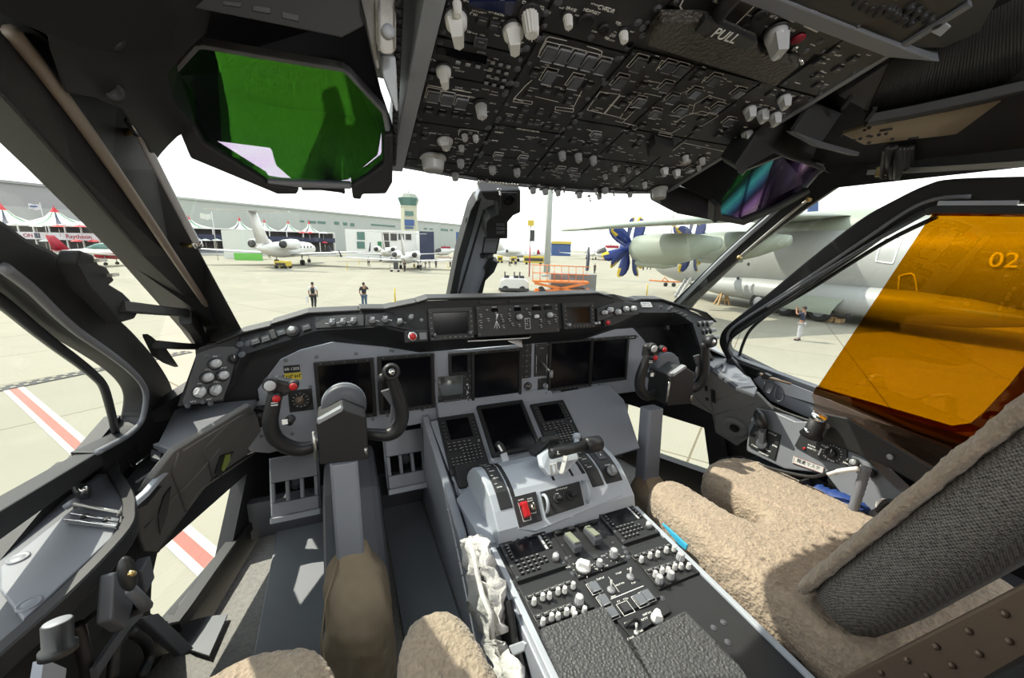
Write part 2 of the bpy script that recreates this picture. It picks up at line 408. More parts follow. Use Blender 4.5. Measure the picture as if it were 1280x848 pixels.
W2 = [(374, 275.5, 380, 278), (385, 276, 395, 279.5), (397, 276.5, 407, 280), (418, 277, 424, 281), (429, 278, 434, 282), (438, 279, 443, 283), (464, 280, 494, 284), (530, 285, 534, 287), (537, 285.5, 541, 287.5), (551, 286, 560, 289), (563, 286.5, 566, 289)]
hB, tB = hangar(None, None, (188, 245.3), (592, 283.5), 'hangar', 'pale green exhibition hall stretching behind the white jets and the tower', 'hangar_wall', 0, W2)
# stair tower bulging out of the hall
def flatbox(pxa, pxb, dist, depth, name, label, m, parent=None, cat='building', bev=0):
    """box standing on the apron: pxa = top left, pxb = top right; dist = how far its front stands"""
    r0, r1 = ray(*pxa), ray(*pxb)
    A = EYE + r0*(dist/(r0.dot(AZ))); B = EYE + r1*(dist/(r1.dot(AZ)))
    fr = Frame(Vector((A.x, A.y, GZ)), Vector((B.x-A.x, B.y-A.y, 0)), (0, 0, 1))
    w = math.hypot(B.x-A.x, B.y-A.y); h = (A.z+B.z)/2-GZ
    mb = MB(); mb.box(0, 0, -depth, w, h, 0, fr.M); o = mb.build(name, m, parent)
    if label: tag(o, label, cat)
    return fr, w, h, o
flatbox((322, 262), (347, 263), 138, 14, 'stair_tower', 'light grey stair tower bulging from the pale hall above the tents', 'hangar_wall')
# ---- white low building right of the jets
fr, w, h, o = flatbox((431, 286), (520, 289), 118, 12, 'pavilion', None, 'jet_white')
tag(o, 'low white pavilion with green glazed doors in front of the pale hall', 'building')
for (x0, y0, x1, y1, m) in [(446, 290, 456, 300, 'glass_green'), (446, 302, 456, 311, 'glass_green'), (478, 290, 486, 301, 'shade_dark'), (488, 291, 496, 301, 'shade_dark'), (498, 292, 505, 300, 'shade_dark'), (507, 292, 514, 300, 'shade_dark'), (472, 302, 477, 312, 'tent_green'), (479, 302, 487, 312, 'shade_dark')]:
    (u0, v0), (u1, v1) = fr.px(x0, y0, .1), fr.px(x1, y1, .1)
    mb = MB(); mb.box(u0, v1, 0, u1, v0, .2, fr.M); mb.build('window', m, o)
fr, w, h, o = flatbox((524, 289), (542, 290), 115, .6, 'billboard', 'dark blue billboard standing right of the tower', 'banner_navy', cat='billboard')
fr, w, h, o = flatbox((570, 290), (592, 291), 105, 8, 'blue_container', 'blue display cabin beside the windscreen post', 'sign_blue', cat='cabin')
# ---- control tower
def at_dist(px, py, d): r = ray(px, py); return EYE + r*(d/r.dot(AZ))
TD = 150.
c = at_dist(512, 290, TD); s = TD/FPX
t = thing('control_tower', 'airport control tower with green glazed octagonal cab', 'control tower', (c.x, c.y, GZ))
T = Matrix.Translation((c.x, c.y, 0))
zt = lambda py: at_dist(512, py, TD).z
mb = MB(); mb.lathe([(10*s*1.1, GZ), (10*s, zt(259))], 8, T, 0, False); mb.build('shaft', 'tower_cream', t)
mb = MB(); mb.lathe([(9*s, zt(260)), (10*s, zt(258)), (12.6*s, zt(250.5)), (12.9*s, zt(249))], 8, T, 0, False); mb.build('cab_glazing', 'glass_green', t)
mb = MB(); mb.lathe([(12.9*s, zt(249)), (12*s, zt(248)), (9.5*s, zt(244.4)), (6*s, zt(243.6))], 8, T, 0, False); mb.build('cab_roof', 'olive_grey', t)
mb = MB(); mb.lathe([(10.2*s, zt(260.5)), (10.6*s, zt(259.5)), (10.6*s, zt(258.5))], 8, T, 0, False); mb.build('balcony', 'tower_cream', t)
mb = MB(); mb.cyl((c.x, c.y, zt(244)), (c.x, c.y, zt(240)), .12); mb.build('antenna', 'jet_dark', t)
d = (EYE-c); d.z = 0; d.normalize(); fr = Frame(Vector((c.x, c.y, 0))+d*10.3*s, Vector((d.y, -d.x, 0))*-1, (0, 0, 1))
for (x0, y0, x1, y1, m) in [(505.5, 274.5, 518, 282.5, 'sign_blue'), (506, 283.5, 517, 286, 'sign_blue'), (506, 264, 517, 270, 'glass_green')]:
    (u0, v0), (u1, v1) = fr.px(x0, y0), fr.px(x1, y1)
    mb = MB(); mb.box(min(u0, u1), v1, 0, max(u0, u1), v0, .3, fr.M); mb.build('sign' if m == 'sign_blue' else 'window', m, t)
# ---- chalets with peaked tents
def tent(fr, u, v, w, h, n, label, group='peaked roofs on the chalets', d=-6):
    t = thing('peaked_tent', label, 'tent', fr.p(u, v, d), group)
    mb = MB(); cols = [0, 0, 1, 0, 0, 2, 0, 0]; N = 32
    prof = [(1., 0), (.72, .1), (.48, .24), (.28, .45), (.13, .72), (.09, .8), (.015, 1.)]
    vs = []
    for r, z in prof:
        for i in range(N):
            a = 2*math.pi*i/N; q = max(abs(math.cos(a)), abs(math.sin(a))); rr = r*w/2/(q if r > .3 else (q*.5+.5))
            p = fr.p(u+rr*math.cos(a), v+z*h, d+rr*math.sin(a)); vs.append(p)
    k = len(mb.v); mb.v += vs
    for j in range(len(prof)-1):
        for i in range(N):
            i2 = (i+1) % N
            mb.f.append([k+j*N+i, k+j*N+i2, k+(j+1)*N+i2, k+(j+1)*N+i]); mb.s.append(True)
            mb.m.append(3 if j >= 4 else (1 if i % 8 in (2,) else 2 if i % 8 in (5,) else 0))
    mb.build('canopy', ['tent_white', 'tent_navy', 'tent_green', 'tent_red'], t)
    mb = MB(); mb.cyl(fr.p(u, v+h*.98, d), fr.p(u, v+h*1.12, d), .05); mb.build('finial', 'tent_red', t)
    return t
def umbrella(fr, u, v, r, m, label, d=1.6, group='parasols on the chalet terraces'):
    t = thing('parasol', label, 'parasol', fr.p(u, v-2.2, d), group)
    mb = MB(); P = fr.p(u, v-2.2, d); mb.lathe([(r, 2.2), (r*.5, 2.55), (.03, 2.75)], 8, Matrix.Translation(P), 0, False); mb.build('canopy', m, t)
    mb = MB(); mb.cyl(P, P+Vector((0, 0, 2.3)), .05); mb.build('pole', 'steel', t)
def chalet(pa, pb, name, label, tents, band, umb_u, umb_l, text_items, low=None, bandm='banner_white'):
    fr = facade(pa, pb); b = ground(*pb); Lc = (b-ground(*pa)).length
    t = thing(name, label, 'building', fr.p(Lc/2, 0, 0))
    def vv(py, x=None):
        return fr.px((pa[0]+pb[0])/2, py)[1]
    v_eave, v_b1, v_b0, v_l1 = [vv(y) for y in band]
    mb = MB(); mb.box(0, 0, -12, Lc, v_eave, -2.5, fr.M); mb.build('back_wall', 'shade_dark', t)
    mb = MB(); mb.box(0, v_b0, -2.5, Lc, v_b1, .3, fr.M); mb.build('terrace_fascia', bandm, t)
    mb = MB(); mb.box(0, 0, -2.5, Lc, v_l1*.45, .6, fr.M); mb.build('lower_fence', 'jet_white', t)
    mb = MB(); mb.box(0, v_l1*.45, .3, Lc, v_l1, .45, fr.M); mb.build('railing', 'mid_grey', t)
    mb = MB(); mb.box(0, v_eave-.25, -12, Lc, v_eave+.1, .2, fr.M); mb.build('roof', 'jet_white', t)
    n = max(2, int(Lc/4.5))
    for i in range(n+1): mb = MB(); u = Lc*i/n; mb.box(u-.12, 0, -.1, u+.12, v_eave, .15, fr.M); mb.build('post', 'jet_white', t)
    for k, (x, y, ww, lab) in enumerate(tents):
        u = fr.px(x, y, -6)[0]; vt = fr.px(x, y, -6)[1]
        tent(fr, u, v_eave+.1, ww, vt-v_eave, 8, lab)
    for (x, y, r, m, lab) in umb_u + umb_l:
        u, v_ = fr.px(x, y, 1.6); umbrella(fr, u, v_, r, m, lab)
    for (x, body, sz, m) in text_items:
        u, v_ = fr.px(x, (band[1]+band[2])/2 + (x-(pa[0]+pb[0])/2)*.012, .35)
        text(body, fr, u, (v_b0+v_b1)/2, sz, m, t, w=.35, depth=.02, sx=1.5)
    return fr, t
mat('sign_red', (.3, .01, .03), .6)
cf, ct = chalet((-60, 313), (170, 321), 'chalet', 'two storey hospitality chalet with white fascia lettered Raytheon', [(1, 256, 12.5, 'striped tent peak cut by the window frame at far left'), (67, 259.5, 12.5, 'striped peaked tent behind the small red and white aeroplane'), (127, 262.5, 12.5, 'striped peaked tent touching the left windscreen post')],
    (281.5, 290.5, 299.5, 314), [(x, 283.5+i*.25, 1.25, 'tent_white' if i == 0 else 'tent_red', l) for i, (x, l) in enumerate([(45, 'pale parasol on the upper terrace at far left'), (73, 'first red parasol on the upper terrace'), (100, 'second red parasol on the upper terrace'), (122, 'third red parasol on the upper terrace'), (148, 'fourth red parasol on the upper terrace, by the post')])],
    [(x, 302+i*.2, 1.25, 'tent_white' if i == 0 else 'tent_red', l) for i, (x, l) in enumerate([(57, 'pale parasol on the lower terrace at far left'), (96, 'first red parasol on the lower terrace'), (117, 'second red parasol on the lower terrace'), (138, 'third red parasol on the lower terrace'), (159, 'fourth red parasol on the lower terrace, by the post')])],
    [(98, 'Raytheon', 1.35, 'sign_red'), (158, 'Raytheon', 1.35, 'sign_red'), (35, 'ON', 1.25, 'sign_red')])
u, v_ = cf.px(46.5, 294.5, .35); mb = MB(); mb.box(u-.8, v_-.6, .3, u+.8, v_+.6, .4, cf.M); mb.build('logo_plate', 'tent_navy', ct)
cf2, ct2 = chalet((218, 318.5), (420, 320), 'chalet', 'row of white topped chalets with dark fascia behind the nearer jet', [(235, 271, 11, 'white tent roof just right of the left windscreen post'), (299, 272.5, 6.4, 'white tent with red tip, leftmost above the nearer jet'), (330, 275, 6.4, 'white tent with red tip above the nearer jet tailplane'), (360, 276.5, 6.1, 'white tent with red tip behind the tailplane, right of centre'), (386, 276.8, 5.6, 'white tent with red tip, rightmost of the row above the jet')],
    (287.5, 295, 301, 314), [(378, 291.5, 1.0, 'tent_red', 'red parasol above the jet fuselage, left one'), (387, 291.7, 1.0, 'tent_red', 'red parasol above the jet fuselage, right one'), (404, 292, 1.3, 'tent_white', 'cream parasol above the navy fascia')],
    [(257, 301, 1.5, 'tent_white', 'cream parasol near the left post, left one'), (271, 301, 1.5, 'tent_white', 'cream parasol near the left post, right one'), (326, 301.5, 1.7, 'tent_white', 'white parasol beside the jet engine'), (406, 304, 1.0, 'tent_red', 'red parasol below the navy fascia')], [], bandm='banner_navy')
fr, w, h, o = flatbox((276, 287.5), (304, 288), 92, 5, 'glazed_cabin', 'pale green glazed reception cabin below the white tents', 'tent_white', cat='cabin')
fr, w, h, o = flatbox((292, 316.5), (326, 317), 88, .5, 'fence_banner', 'bright green strip fence under the chalets', 'green_bright', cat='fence')
for (x, y, ww, lab) in [(50.5, 257, 6, 'purple and white flag above the left tents'), (116, 259.5, 6, 'red and white flag between the left tents'), (265, 269, 4, 'plain white flag right of the left post')]:
    p = at_dist(x, y, 84); t = thing('flag', lab, 'flag', (p.x, p.y, GZ), 'flags on the chalets')
    fr = Frame(p, Vector((AX.x, AX.y, 0)), (0, 0, 1))
    sgn = -1
    mb = MB(); q = MB()
    pts = [fr.p(-2.5+i*.25, math.sin(i*.9)*.1+.3-i*.02, math.sin(i*1.1)*.15) for i in range(11)]
    for i in range(10): mb.hull([pts[i], pts[i+1], pts[i+1]-Vector((0, 0, 1.1)), pts[i]-Vector((0, 0, 1.1))], fr.w*.02)
    mb.build('cloth', 'tent_white' if x > 200 else 'banner_white', t)
    if x < 200:
        mb = MB(); mb.box(-2.1, -.35, .1, -.5, -.1, .2, fr.M); mb.build('stripe', 'sign_red' if x > 100 else 'sign_blue', t)
    mb = MB(); mb.cyl((p.x, p.y, GZ), p+Vector((0, 0, .6)), .06); mb.build('pole', 'steel', t)

# ---- jets
def airfoil_wing(mb, root, tip, cr, ct_, th=.12, sweep=0, mi=0):
    """root/tip = leading edge points, chord runs along -Y local"""
    def sec(p, c):
        pr = [(0, 0), (.08, .5), (.3, 1), (.6, .75), (1, .08), (.6, -.5), (.3, -.6), (.08, -.4)]
        return [Vector((p[0], p[1]-x*c, p[2]+z*th*c*.5)) for x, z in pr]
    def vsec(p, c):
        pr = [(0, 0), (.08, .5), (.3, 1), (.6, .75), (1, .08), (.6, -.75), (.3, -1), (.08, -.5)]
        return [Vector((p[0]+z*th*c*.5, p[1]-x*c, p[2])) for x, z in pr]
    f = vsec if abs(tip[0]-root[0]) < abs(tip[2]-root[2])*.5 else sec
    return f(root, cr), f(tip, ct_)
def bizjet(loc, head, S, label, group, accent='tent_navy', nengine=2):
    T = Matrix.Translation(loc) @ Matrix.Rotation(head, 4, 'Z') @ Matrix.Scale(S, 4)
    t = thing('business_jet', label, 'aeroplane', loc, group)
    def tr(l): return [T @ Vector(p) for p in l]
    prof = [(.03, 11), (.35, 10.6), (.75, 9.6), (1.05, 8), (1.15, 6), (1.15, -3), (1.0, -6), (.7, -8.5), (.3, -10.5), (.05, -11.2)]
    rings = [tr([Vector((r*math.cos(a), y, 2.3+r*math.sin(a)+(.25 if y < -6 else 0)*(-y-6)/5)) for a in [2*math.pi*i/20 for i in range(20)]]) for r, y in prof]
    MB().loft(rings).build('fuselage', 'jet_white', t)
    mb = MB(); mb.loft([tr([Vector((r*1.01*math.cos(a), y, 2.35+r*1.01*math.sin(a))) for a in [rad(40+10*i) for i in range(11)]]) for r, y in ((.8, 9.4), (1.02, 8.3))], closed=False); mb.build('cockpit_glazing', 'jet_dark', t)
    for s in (-1, 1):
        a, b = airfoil_wing(None, (s*.6, 2.5, 1.5), (s*12.5, -4.5, 2.3), 5.2, 1.5, .1)
        MB().loft([tr(a), tr(b)]).build('wing', 'jet_white', t)
        a, b = airfoil_wing(None, (s*12.4, -4.6, 2.3), (s*12.7, -5.6, 3.6), 1.4, .6, .1)
        MB().loft([tr(a), tr(b)]).build('winglet', accent, t)
        a, b = airfoil_wing(None, (0, -10.2, 6.9), (s*4.6, -12, 6.95), 2.2, 1.1, .09)
        MB().loft([tr(a), tr(b)]).build('tailplane', 'jet_white', t)
        mb = MB()
        mb.loft([tr([Vector((s*1.9+r*math.cos(q), y, 3.05+r*math.sin(q))) for q in [2*math.pi*i/16 for i in range(16)]]) for r, y in ((.6, -3), (.72, -3.2), (.75, -5), (.62, -7.4), (.55, -7.9))])
        eng = mb.build('engine', 'jet_white', t)
        mb = MB(); mb.loft([tr([Vector((s*1.9+r*math.cos(q), y, 3.05+r*math.sin(q))) for q in [2*math.pi*i/16 for i in range(16)]]) for r, y in ((.5, -7.6), (.5, -7.96))]); mb.build('exhaust', 'jet_dark', eng)
        mb = MB(); mb.cyl(T @ Vector((s*1.8, -.8, 1.5)), T @ Vector((s*1.8, -.8, .35)), .1*S); mb.cyl(T @ Vector((s*1.8-.25, -.8, .38)), T @ Vector((s*1.8+.25, -.8, .38)), .38*S, mi=1); mb.build('main_gear', ['steel', 'tyre'], t)
    a, b = airfoil_wing(None, (0, -7, 3.1), (0, -10, 6.9), 4.2, 2.6, .12); MB().loft([tr(a), tr(b)]).build('fin', 'jet_white', t)
    mb = MB(); mb.cyl(T @ Vector((0, 8, 1.6)), T @ Vector((0, 8, .3)), .08*S); mb.cyl(T @ Vector((-.2, 8, .3)), T @ Vector((.2, 8, .3)), .3*S, mi=1); mb.build('nose_gear', ['steel', 'tyre'], t)
    for k in range(5):
        mb = MB(); mb.ball(T @ Vector((1.12, 6-k*1.6, 2.65)), .2*S, 8, sc=(.4, 1, 1)); mb.build('window', 'jet_dark', t)
    return t
def gp(x, y): p = ground(x, y); return Vector((p.x, p.y, GZ))
bizjet(gp(365, 331)+Vector((0, 0, 0)), rad(-14), 1.25, 'white business jet with T-tail seen from behind, nearer left one', 'business jets on the apron')
bizjet(gp(516, 337)+Vector((0, 3, 0)), rad(-16), .86, 'white business jet seen straight from behind below the tower', 'business jets on the apron')
bizjet(gp(503, 333)+Vector((0, 24, 0)), rad(-12), 1.0, 'white business jet half hidden behind the one below the tower', 'business jets on the apron')
bizjet(gp(655, 327), rad(-75), 1.05, 'white jet parked sideways behind the yellow equipment', 'business jets on the apron', 'sign_red')
bizjet(gp(725, 325)+Vector((12, 10, 0)), rad(150), 1.1, 'white jet with its nose towards us right of the lamp post', 'business jets on the apron', 'sign_red')
# ---- light aeroplane
def light_plane(loc, head, S, label):
    T = Matrix.Translation(loc) @ Matrix.Rotation(head, 4, 'Z') @ Matrix.Scale(S, 4)
    t = thing('light_aeroplane', label, 'aeroplane', loc)
    tr = lambda l: [T @ Vector(p) for p in l]
    MB().loft([tr([Vector((r*math.cos(a), y, 1.35+r*1.1*math.sin(a))) for a in [2*math.pi*i/16 for i in range(16)]]) for r, y in ((.1, 3.4), (.32, 3.2), (.48, 2.3), (.58, 1), (.55, 0), (.3, -2), (.14, -4)) ]).build('fuselage', 'jet_white', t)
    MB().loft([tr([Vector((r*math.cos(a), y, 1.75+h*math.sin(a))) for a in [math.pi*i/12 for i in range(13)]]) for r, h, y in ((.1, .1, 2.2), (.45, .55, 1.3), (.5, .7, .5), (.4, .5, -.5), (.1, .1, -1.4))]).build('canopy', 'glass_green', t)
    for s in (-1, 1):
        a, b = airfoil_wing(None, (s*.4, 1.6, 1.1), (s*5.2, 1.2, 1.5), 1.6, 1.1, .12); MB().loft([tr(a), tr(b)]).build('wing', 'jet_white', t)
        a, b = airfoil_wing(None, (0, -3.2, 1.5), (s*1.6, -3.3, 1.5), .9, .7, .1); MB().loft([tr(a), tr(b)]).build('tailplane', 'sign_red', t)
        mb = MB(); mb.cyl(T @ Vector((s*.9, .5, 1.1)), T @ Vector((s*1.0, .5, .25)), .06); mb.cyl(T @ Vector((s*1-.1, .5, .22)), T @ Vector((s*1+.1, .5, .22)), .22, mi=1); mb.build('wheel', ['steel', 'tyre'], t)
    a, b = airfoil_wing(None, (0, -2.6, 1.5), (0, -3.7, 3.0), 1.5, .7, .1); MB().loft([tr(a), tr(b)]).build('fin', 'sign_red', t)
    mb = MB(); mb.cyl(T @ Vector((0, 3.2, .9)), T @ Vector((0, 3.2, .25)), .05); mb.cyl(T @ Vector((-.08, 3.2, .2)), T @ Vector((.08, 3.2, .2)), .2, mi=1); mb.build('nose_wheel', ['steel', 'tyre'], t)
    mb = MB(); mb.ball(T @ Vector((0, 3.6, 1.35)), .2); [mb.loft([[T @ Vector((r*math.cos(a)+q*math.sin(a), 3.65, 1.35+r*math.sin(a)-q*math.cos(a))) for r, q in ((.1, .05), (.9, .06), (.9, -.06), (.1, -.05))] , [T @ Vector((r*math.cos(a)+q*math.sin(a), 3.69, 1.35+r*math.sin(a)-q*math.cos(a))) for r, q in ((.1, .05), (.9, .06), (.9, -.06), (.1, -.05))]], sm=False) for a in (.6, .6+math.pi)]; mb.build('propeller', 'jet_dark', t)
    mb = MB(); mb.loft([tr([Vector((r*1.03*math.cos(a), y, 1.32+r*1.12*math.sin(a))) for a in [math.pi+math.pi*i/8 for i in range(9)]]) for r, y in ((.46, 2.5), (.58, 1), (.5, -.6))], closed=False); mb.build('cowling_stripe', 'sign_red', t)
light_plane(gp(125, 336)*1.0 - Vector((2.5, -8, 0)), rad(-95), 1.45, 'small red and white propeller aeroplane parked before the chalets')

# ---- people
def skel(name, pts, edges, parent, m, sub=2):
    me = bpy.data.meshes.new(name); me.from_pydata([p[0] for p in pts], edges, []); me.materials.append(MATS[m])
    o = bpy.data.objects.new(name, me); COL.objects.link(o); place(o, parent, WM[parent.name] if parent else Matrix())
    sk = o.modifiers.new('skin', 'SKIN'); sk.use_smooth_shade = True
    lay = me.skin_vertices[0].data if me.skin_vertices else None
    if lay is None:
        me.skin_vertices  # created by the modifier
    for i, p in enumerate(pts):
        r = p[1]; r = r if isinstance(r, tuple) else (r, r)
        me.skin_vertices[0].data[i].radius = r; me.skin_vertices[0].data[i].use_root = (i == 0)
    s = o.modifiers.new('sub', 'SUBSURF'); s.levels = sub; s.render_levels = sub
    dg = bpy.context.evaluated_depsgraph_get(); dg.update()
    nm = bpy.data.meshes.new_from_object(o.evaluated_get(dg)); o.modifiers.clear(); old = o.data; o.data = nm; nm.name = name
    for pl in nm.polygons: pl.use_smooth = True
    return o
def person(loc, head, label, arms, legs, shirt, trousers, hairm='hair', fingers=False, group=None, shoes='cloth_black', sit=False):
    t = thing('person', label, 'person', loc, group, Matrix.Rotation(head, 4, 'Z'))
    (lsh, lel, lwr), (rsh, rel, rwr) = arms
    (lk, la), (rk, ra) = legs
    P = [((0, 0, .95), (.14, .11)), ((0, 0, 1.15), (.125, .1)), ((0, 0, 1.36), (.16, .105)), ((0, .0, 1.5), .055), ((0, .012, 1.575), (.07, .08)), ((0, .015, 1.66), (.078, .095)), ((0, .0, 1.735), (.055, .065)),
         (lsh, .062), (lel, .046), (lwr, .03), (rsh, .062), (rel, .046), (rwr, .03),
         ((-.1, 0, .88), .088), (lk, .06), (la, .042), ((.1, 0, .88), .088), (rk, .06), (ra, .042),
         ((la[0], la[1]+.15, la[2]-.05), .035), ((ra[0], ra[1]+.15, ra[2]-.05), .035)]
    E_ = [(0, 1), (1, 2), (2, 3), (3, 4), (4, 5), (5, 6), (2, 7), (7, 8), (8, 9), (2, 10), (10, 11), (11, 12), (0, 13), (13, 14), (14, 15), (0, 16), (16, 17), (17, 18), (15, 19), (18, 20)]
    for wi, (el, wr) in ((9, (lel, lwr)), (12, (rel, rwr))):
        d = (Vector(wr)-Vector(el)).normalized(); q = d.cross(Vector((0, 1, .2))).normalized()
        k = len(P); P.append((tuple(Vector(wr)+d*.07), (.03, .018))); E_.append((wi, k))
        if fingers:
            for f in range(4):
                b = Vector(wr)+d*.09+q*(f-1.5)*.02; kk = len(P)
                P.append((tuple(b+d*(.045+.008*(1.5-abs(f-1.5)))), .009)); E_.append((k, kk))
            P.append((tuple(Vector(wr)+d*.06+q*.05), .011)); E_.append((k, len(P)-1))
    b = skel('body', P, E_, t, 'skin', 2 if fingers else 1)
    sl = lambda a, b, f: tuple(Vector(a)*(1-f)+Vector(b)*f)
    skel('shirt', [((0, 0, .9), (.165, .13)), ((0, 0, 1.15), (.15, .12)), ((0, 0, 1.36), (.185, .125)), ((0, 0, 1.46), (.09, .08)), (lsh, .08), (sl(lsh, lel, .8), .065), (rsh, .08), (sl(rsh, rel, .8), .065)], [(0, 1), (1, 2), (2, 3), (2, 4), (4, 5), (2, 6), (6, 7)], t, shirt, 1)
    skel('trousers', [((0, 0, .96), (.16, .13)), ((-.1, 0, .86), .11), (lk, .082), (sl(lk, la, .92), .07), ((.1, 0, .86), .11), (rk, .082), (sl(rk, ra, .92), .07)], [(0, 1), (1, 2), (2, 3), (0, 4), (4, 5), (5, 6)], t, trousers, 1)
    mb = MB(); T = WM[t.name]
    mb.ball((0, -.012, 1.69), .1, 12, M=T, sc=(.92, 1.05, .95)); mb.build('hair', hairm, t)
    for q in (la, ra): mb = MB(); mb.ball((q[0], q[1]+.06, .045), .14, 8, M=T, sc=(.42, 1., .36)); mb.build('shoe', shoes, t)
    if fingers:
        for nm, c_, r_, m_, sc_ in (('nose', (0, .098, 1.64), .014, 'skin', (.8, 1.4, 1.6)), ('eye', (-.032, .088, 1.665), .011, 'hair', (1, 1, 1)), ('eye', (.032, .088, 1.665), .011, 'hair', (1, 1, 1)), ('ear', (-.082, .01, 1.655), .022, 'skin', (.4, .8, 1.3)), ('ear', (.082, .01, 1.655), .022, 'skin', (.4, .8, 1.3))):
            mb = MB(); mb.ball(c_, r_, 8, M=T, sc=sc_); mb.build(nm, m_, t)
    return t
DOWN = (((-.19, 0, 1.42), (-.25, -.02, 1.14), (-.24, .08, .9)), ((.19, 0, 1.42), (.25, -.02, 1.14), (.24, .08, .9)))
STAND = (((-.1, .02, .5), (-.11, 0, .09)), ((.1, .02, .5), (.12, 0, .09)))
WALK = (((-.1, .14, .52), (-.1, .02, .12)), ((.1, -.02, .5), (.1, -.28, .13)))
RAISE1 = (((-.19, 0, 1.42), (-.27, .05, 1.16), (-.2, .2, .98)), ((.19, 0, 1.42), (.32, .12, 1.28), (.14, .17, 1.56)))
PHOTO = (((-.19, 0, 1.42), (-.27, .2, 1.36), (-.12, .3, 1.6)), ((.19, 0, 1.42), (.27, .2, 1.36), (.12, .3, 1.6)))
p1 = person(gp(393, 386.5), rad(-5), 'person walking away in black vest over white sleeves, left of the nearest two', DOWN, WALK, 'cloth_white', 'cloth_black', fingers=True)
T = WM[p1.name]
skel('backpack', [((0, -.12, 1.0), (.13, .07)), ((0, -.13, 1.2), (.14, .09)), ((0, -.12, 1.42), (.12, .07))], [(0, 1), (1, 2)], p1, 'cloth_black', 1)
t = MB(); t.box(-.46, .0, .42, -.32, .1, .86, T); tag(t.build('carrier_bag', 'cloth_white', bevel=.02), 'small white bag in the left hand of the walking person in black', 'bag')
person(gp(456, 386), rad(10), 'person in black T-shirt and jeans raising a hand to the face, seen from behind', RAISE1, STAND, 'cloth_black', 'cloth_denim', fingers=True)
person(gp(998, 426), rad(15), 'person in dark polo shirt and white trousers with arms raised beside the grey transport', PHOTO, STAND, 'cloth_navy', 'cloth_grey', fingers=True)
FAR = [(461, 333, 20, WALK, 'cloth_white', 'cloth_black', 'person in white shirt walking left of the jet below the tower'),
 (506, 340, -30, WALK, 'cloth_black', 'cloth_black', 'person in black walking beside a small trolley'),
 (526, 339, 160, WALK, 'cloth_white', 'cloth_black', 'person in white shirt and black trousers striding under the jet tail'),
 (532, 335, 90, STAND, 'cloth_grey', 'cloth_black', 'person in grey standing right behind the jet, left one of two'),
 (537, 335, 40, STAND, 'olive', 'cloth_grey', 'person in olive standing right behind the jet, right one of two'),
 (545, 335, 200, STAND, 'cloth_navy', 'cloth_navy', 'person in navy beside the yellow posts'),
 (563, 334, 120, STAND, 'cloth_white', 'cloth_black', 'person in white between the yellow posts near the windscreen post'),
 (637, 333, 30, WALK, 'cloth_white', 'cloth_black', 'person in white shirt walking above the white vehicle, left one'),
 (644, 332, 30, WALK, 'cloth_white', 'cloth_navy', 'person in white shirt walking above the white vehicle, right one'),
 (743, 342, 180, STAND, 'cloth_black', 'cloth_black', 'person in black suit between the blue banner and the propellers'),
 (804, 338, 0, STAND, 'cloth_black', 'cloth_black', 'person in black under the engine, left one of three'),
 (809, 337, 20, STAND, 'sign_red', 'cloth_black', 'person in red under the engine'),
 (813, 337, 20, STAND, 'cloth_denim', 'cloth_navy', 'person in blue under the engine'),
 (832, 337, 90, STAND, 'cloth_navy', 'cloth_black', 'person in navy by the nose of the grey transport'),
 (337, 323, 60, WALK, 'cloth_black', 'cloth_black', 'person in black walking beneath the wing of the nearer jet')]
for x, y, hd, legs, sh, tr_, lab in FAR: person(gp(x, y), rad(hd), lab, DOWN, legs, sh, tr_, group='people far out on the apron')
# ---- lamp post
p = gp(683, 362); p = at_dist(683, 350, 62); p.z = GZ
t = thing('lamp_post', 'tall pale grey lamp post rising behind the white vehicle', 'lamp post', p)
mb = MB(); mb.tube([p, p+Vector((0, 0, 8)), p+Vector((0, 0, 26))], [.5, .44, .36], 12); mb.build('pole', 'pole_grey', t)
mb = MB(); mb.tube([p, p+Vector((0, 0, .5))], [.85, .6], 12); mb.build('base', 'pole_grey', t)
mb = MB(); mb.box(p.x-2, p.y-.3, p.z+26, p.x+2, p.y+.3, p.z+26.4); mb.build('lamp_head', 'pole_grey', t)
for (x, y0, y1, lab) in [(218, 233, 318, 'thin floodlight mast beside the left windscreen post'), (835, 205, 330, 'thin mast seen above the grey wing')]:
    p = at_dist(x, y1, 120); b = Vector((p.x, p.y, GZ)); tp = at_dist(x, y0, 120)
    t = thing('light_mast', lab, 'mast', b, 'thin masts'); mb = MB(); mb.cyl(b, Vector((b.x, b.y, tp.z)), .14); mb.build('pole', 'pole_grey', t)
    mb = MB(); mb.box(b.x-1.6, b.y-.4, tp.z-.2, b.x+1.6, b.y+.4, tp.z+.5); mb.build('lamp_head', 'pole_grey', t)
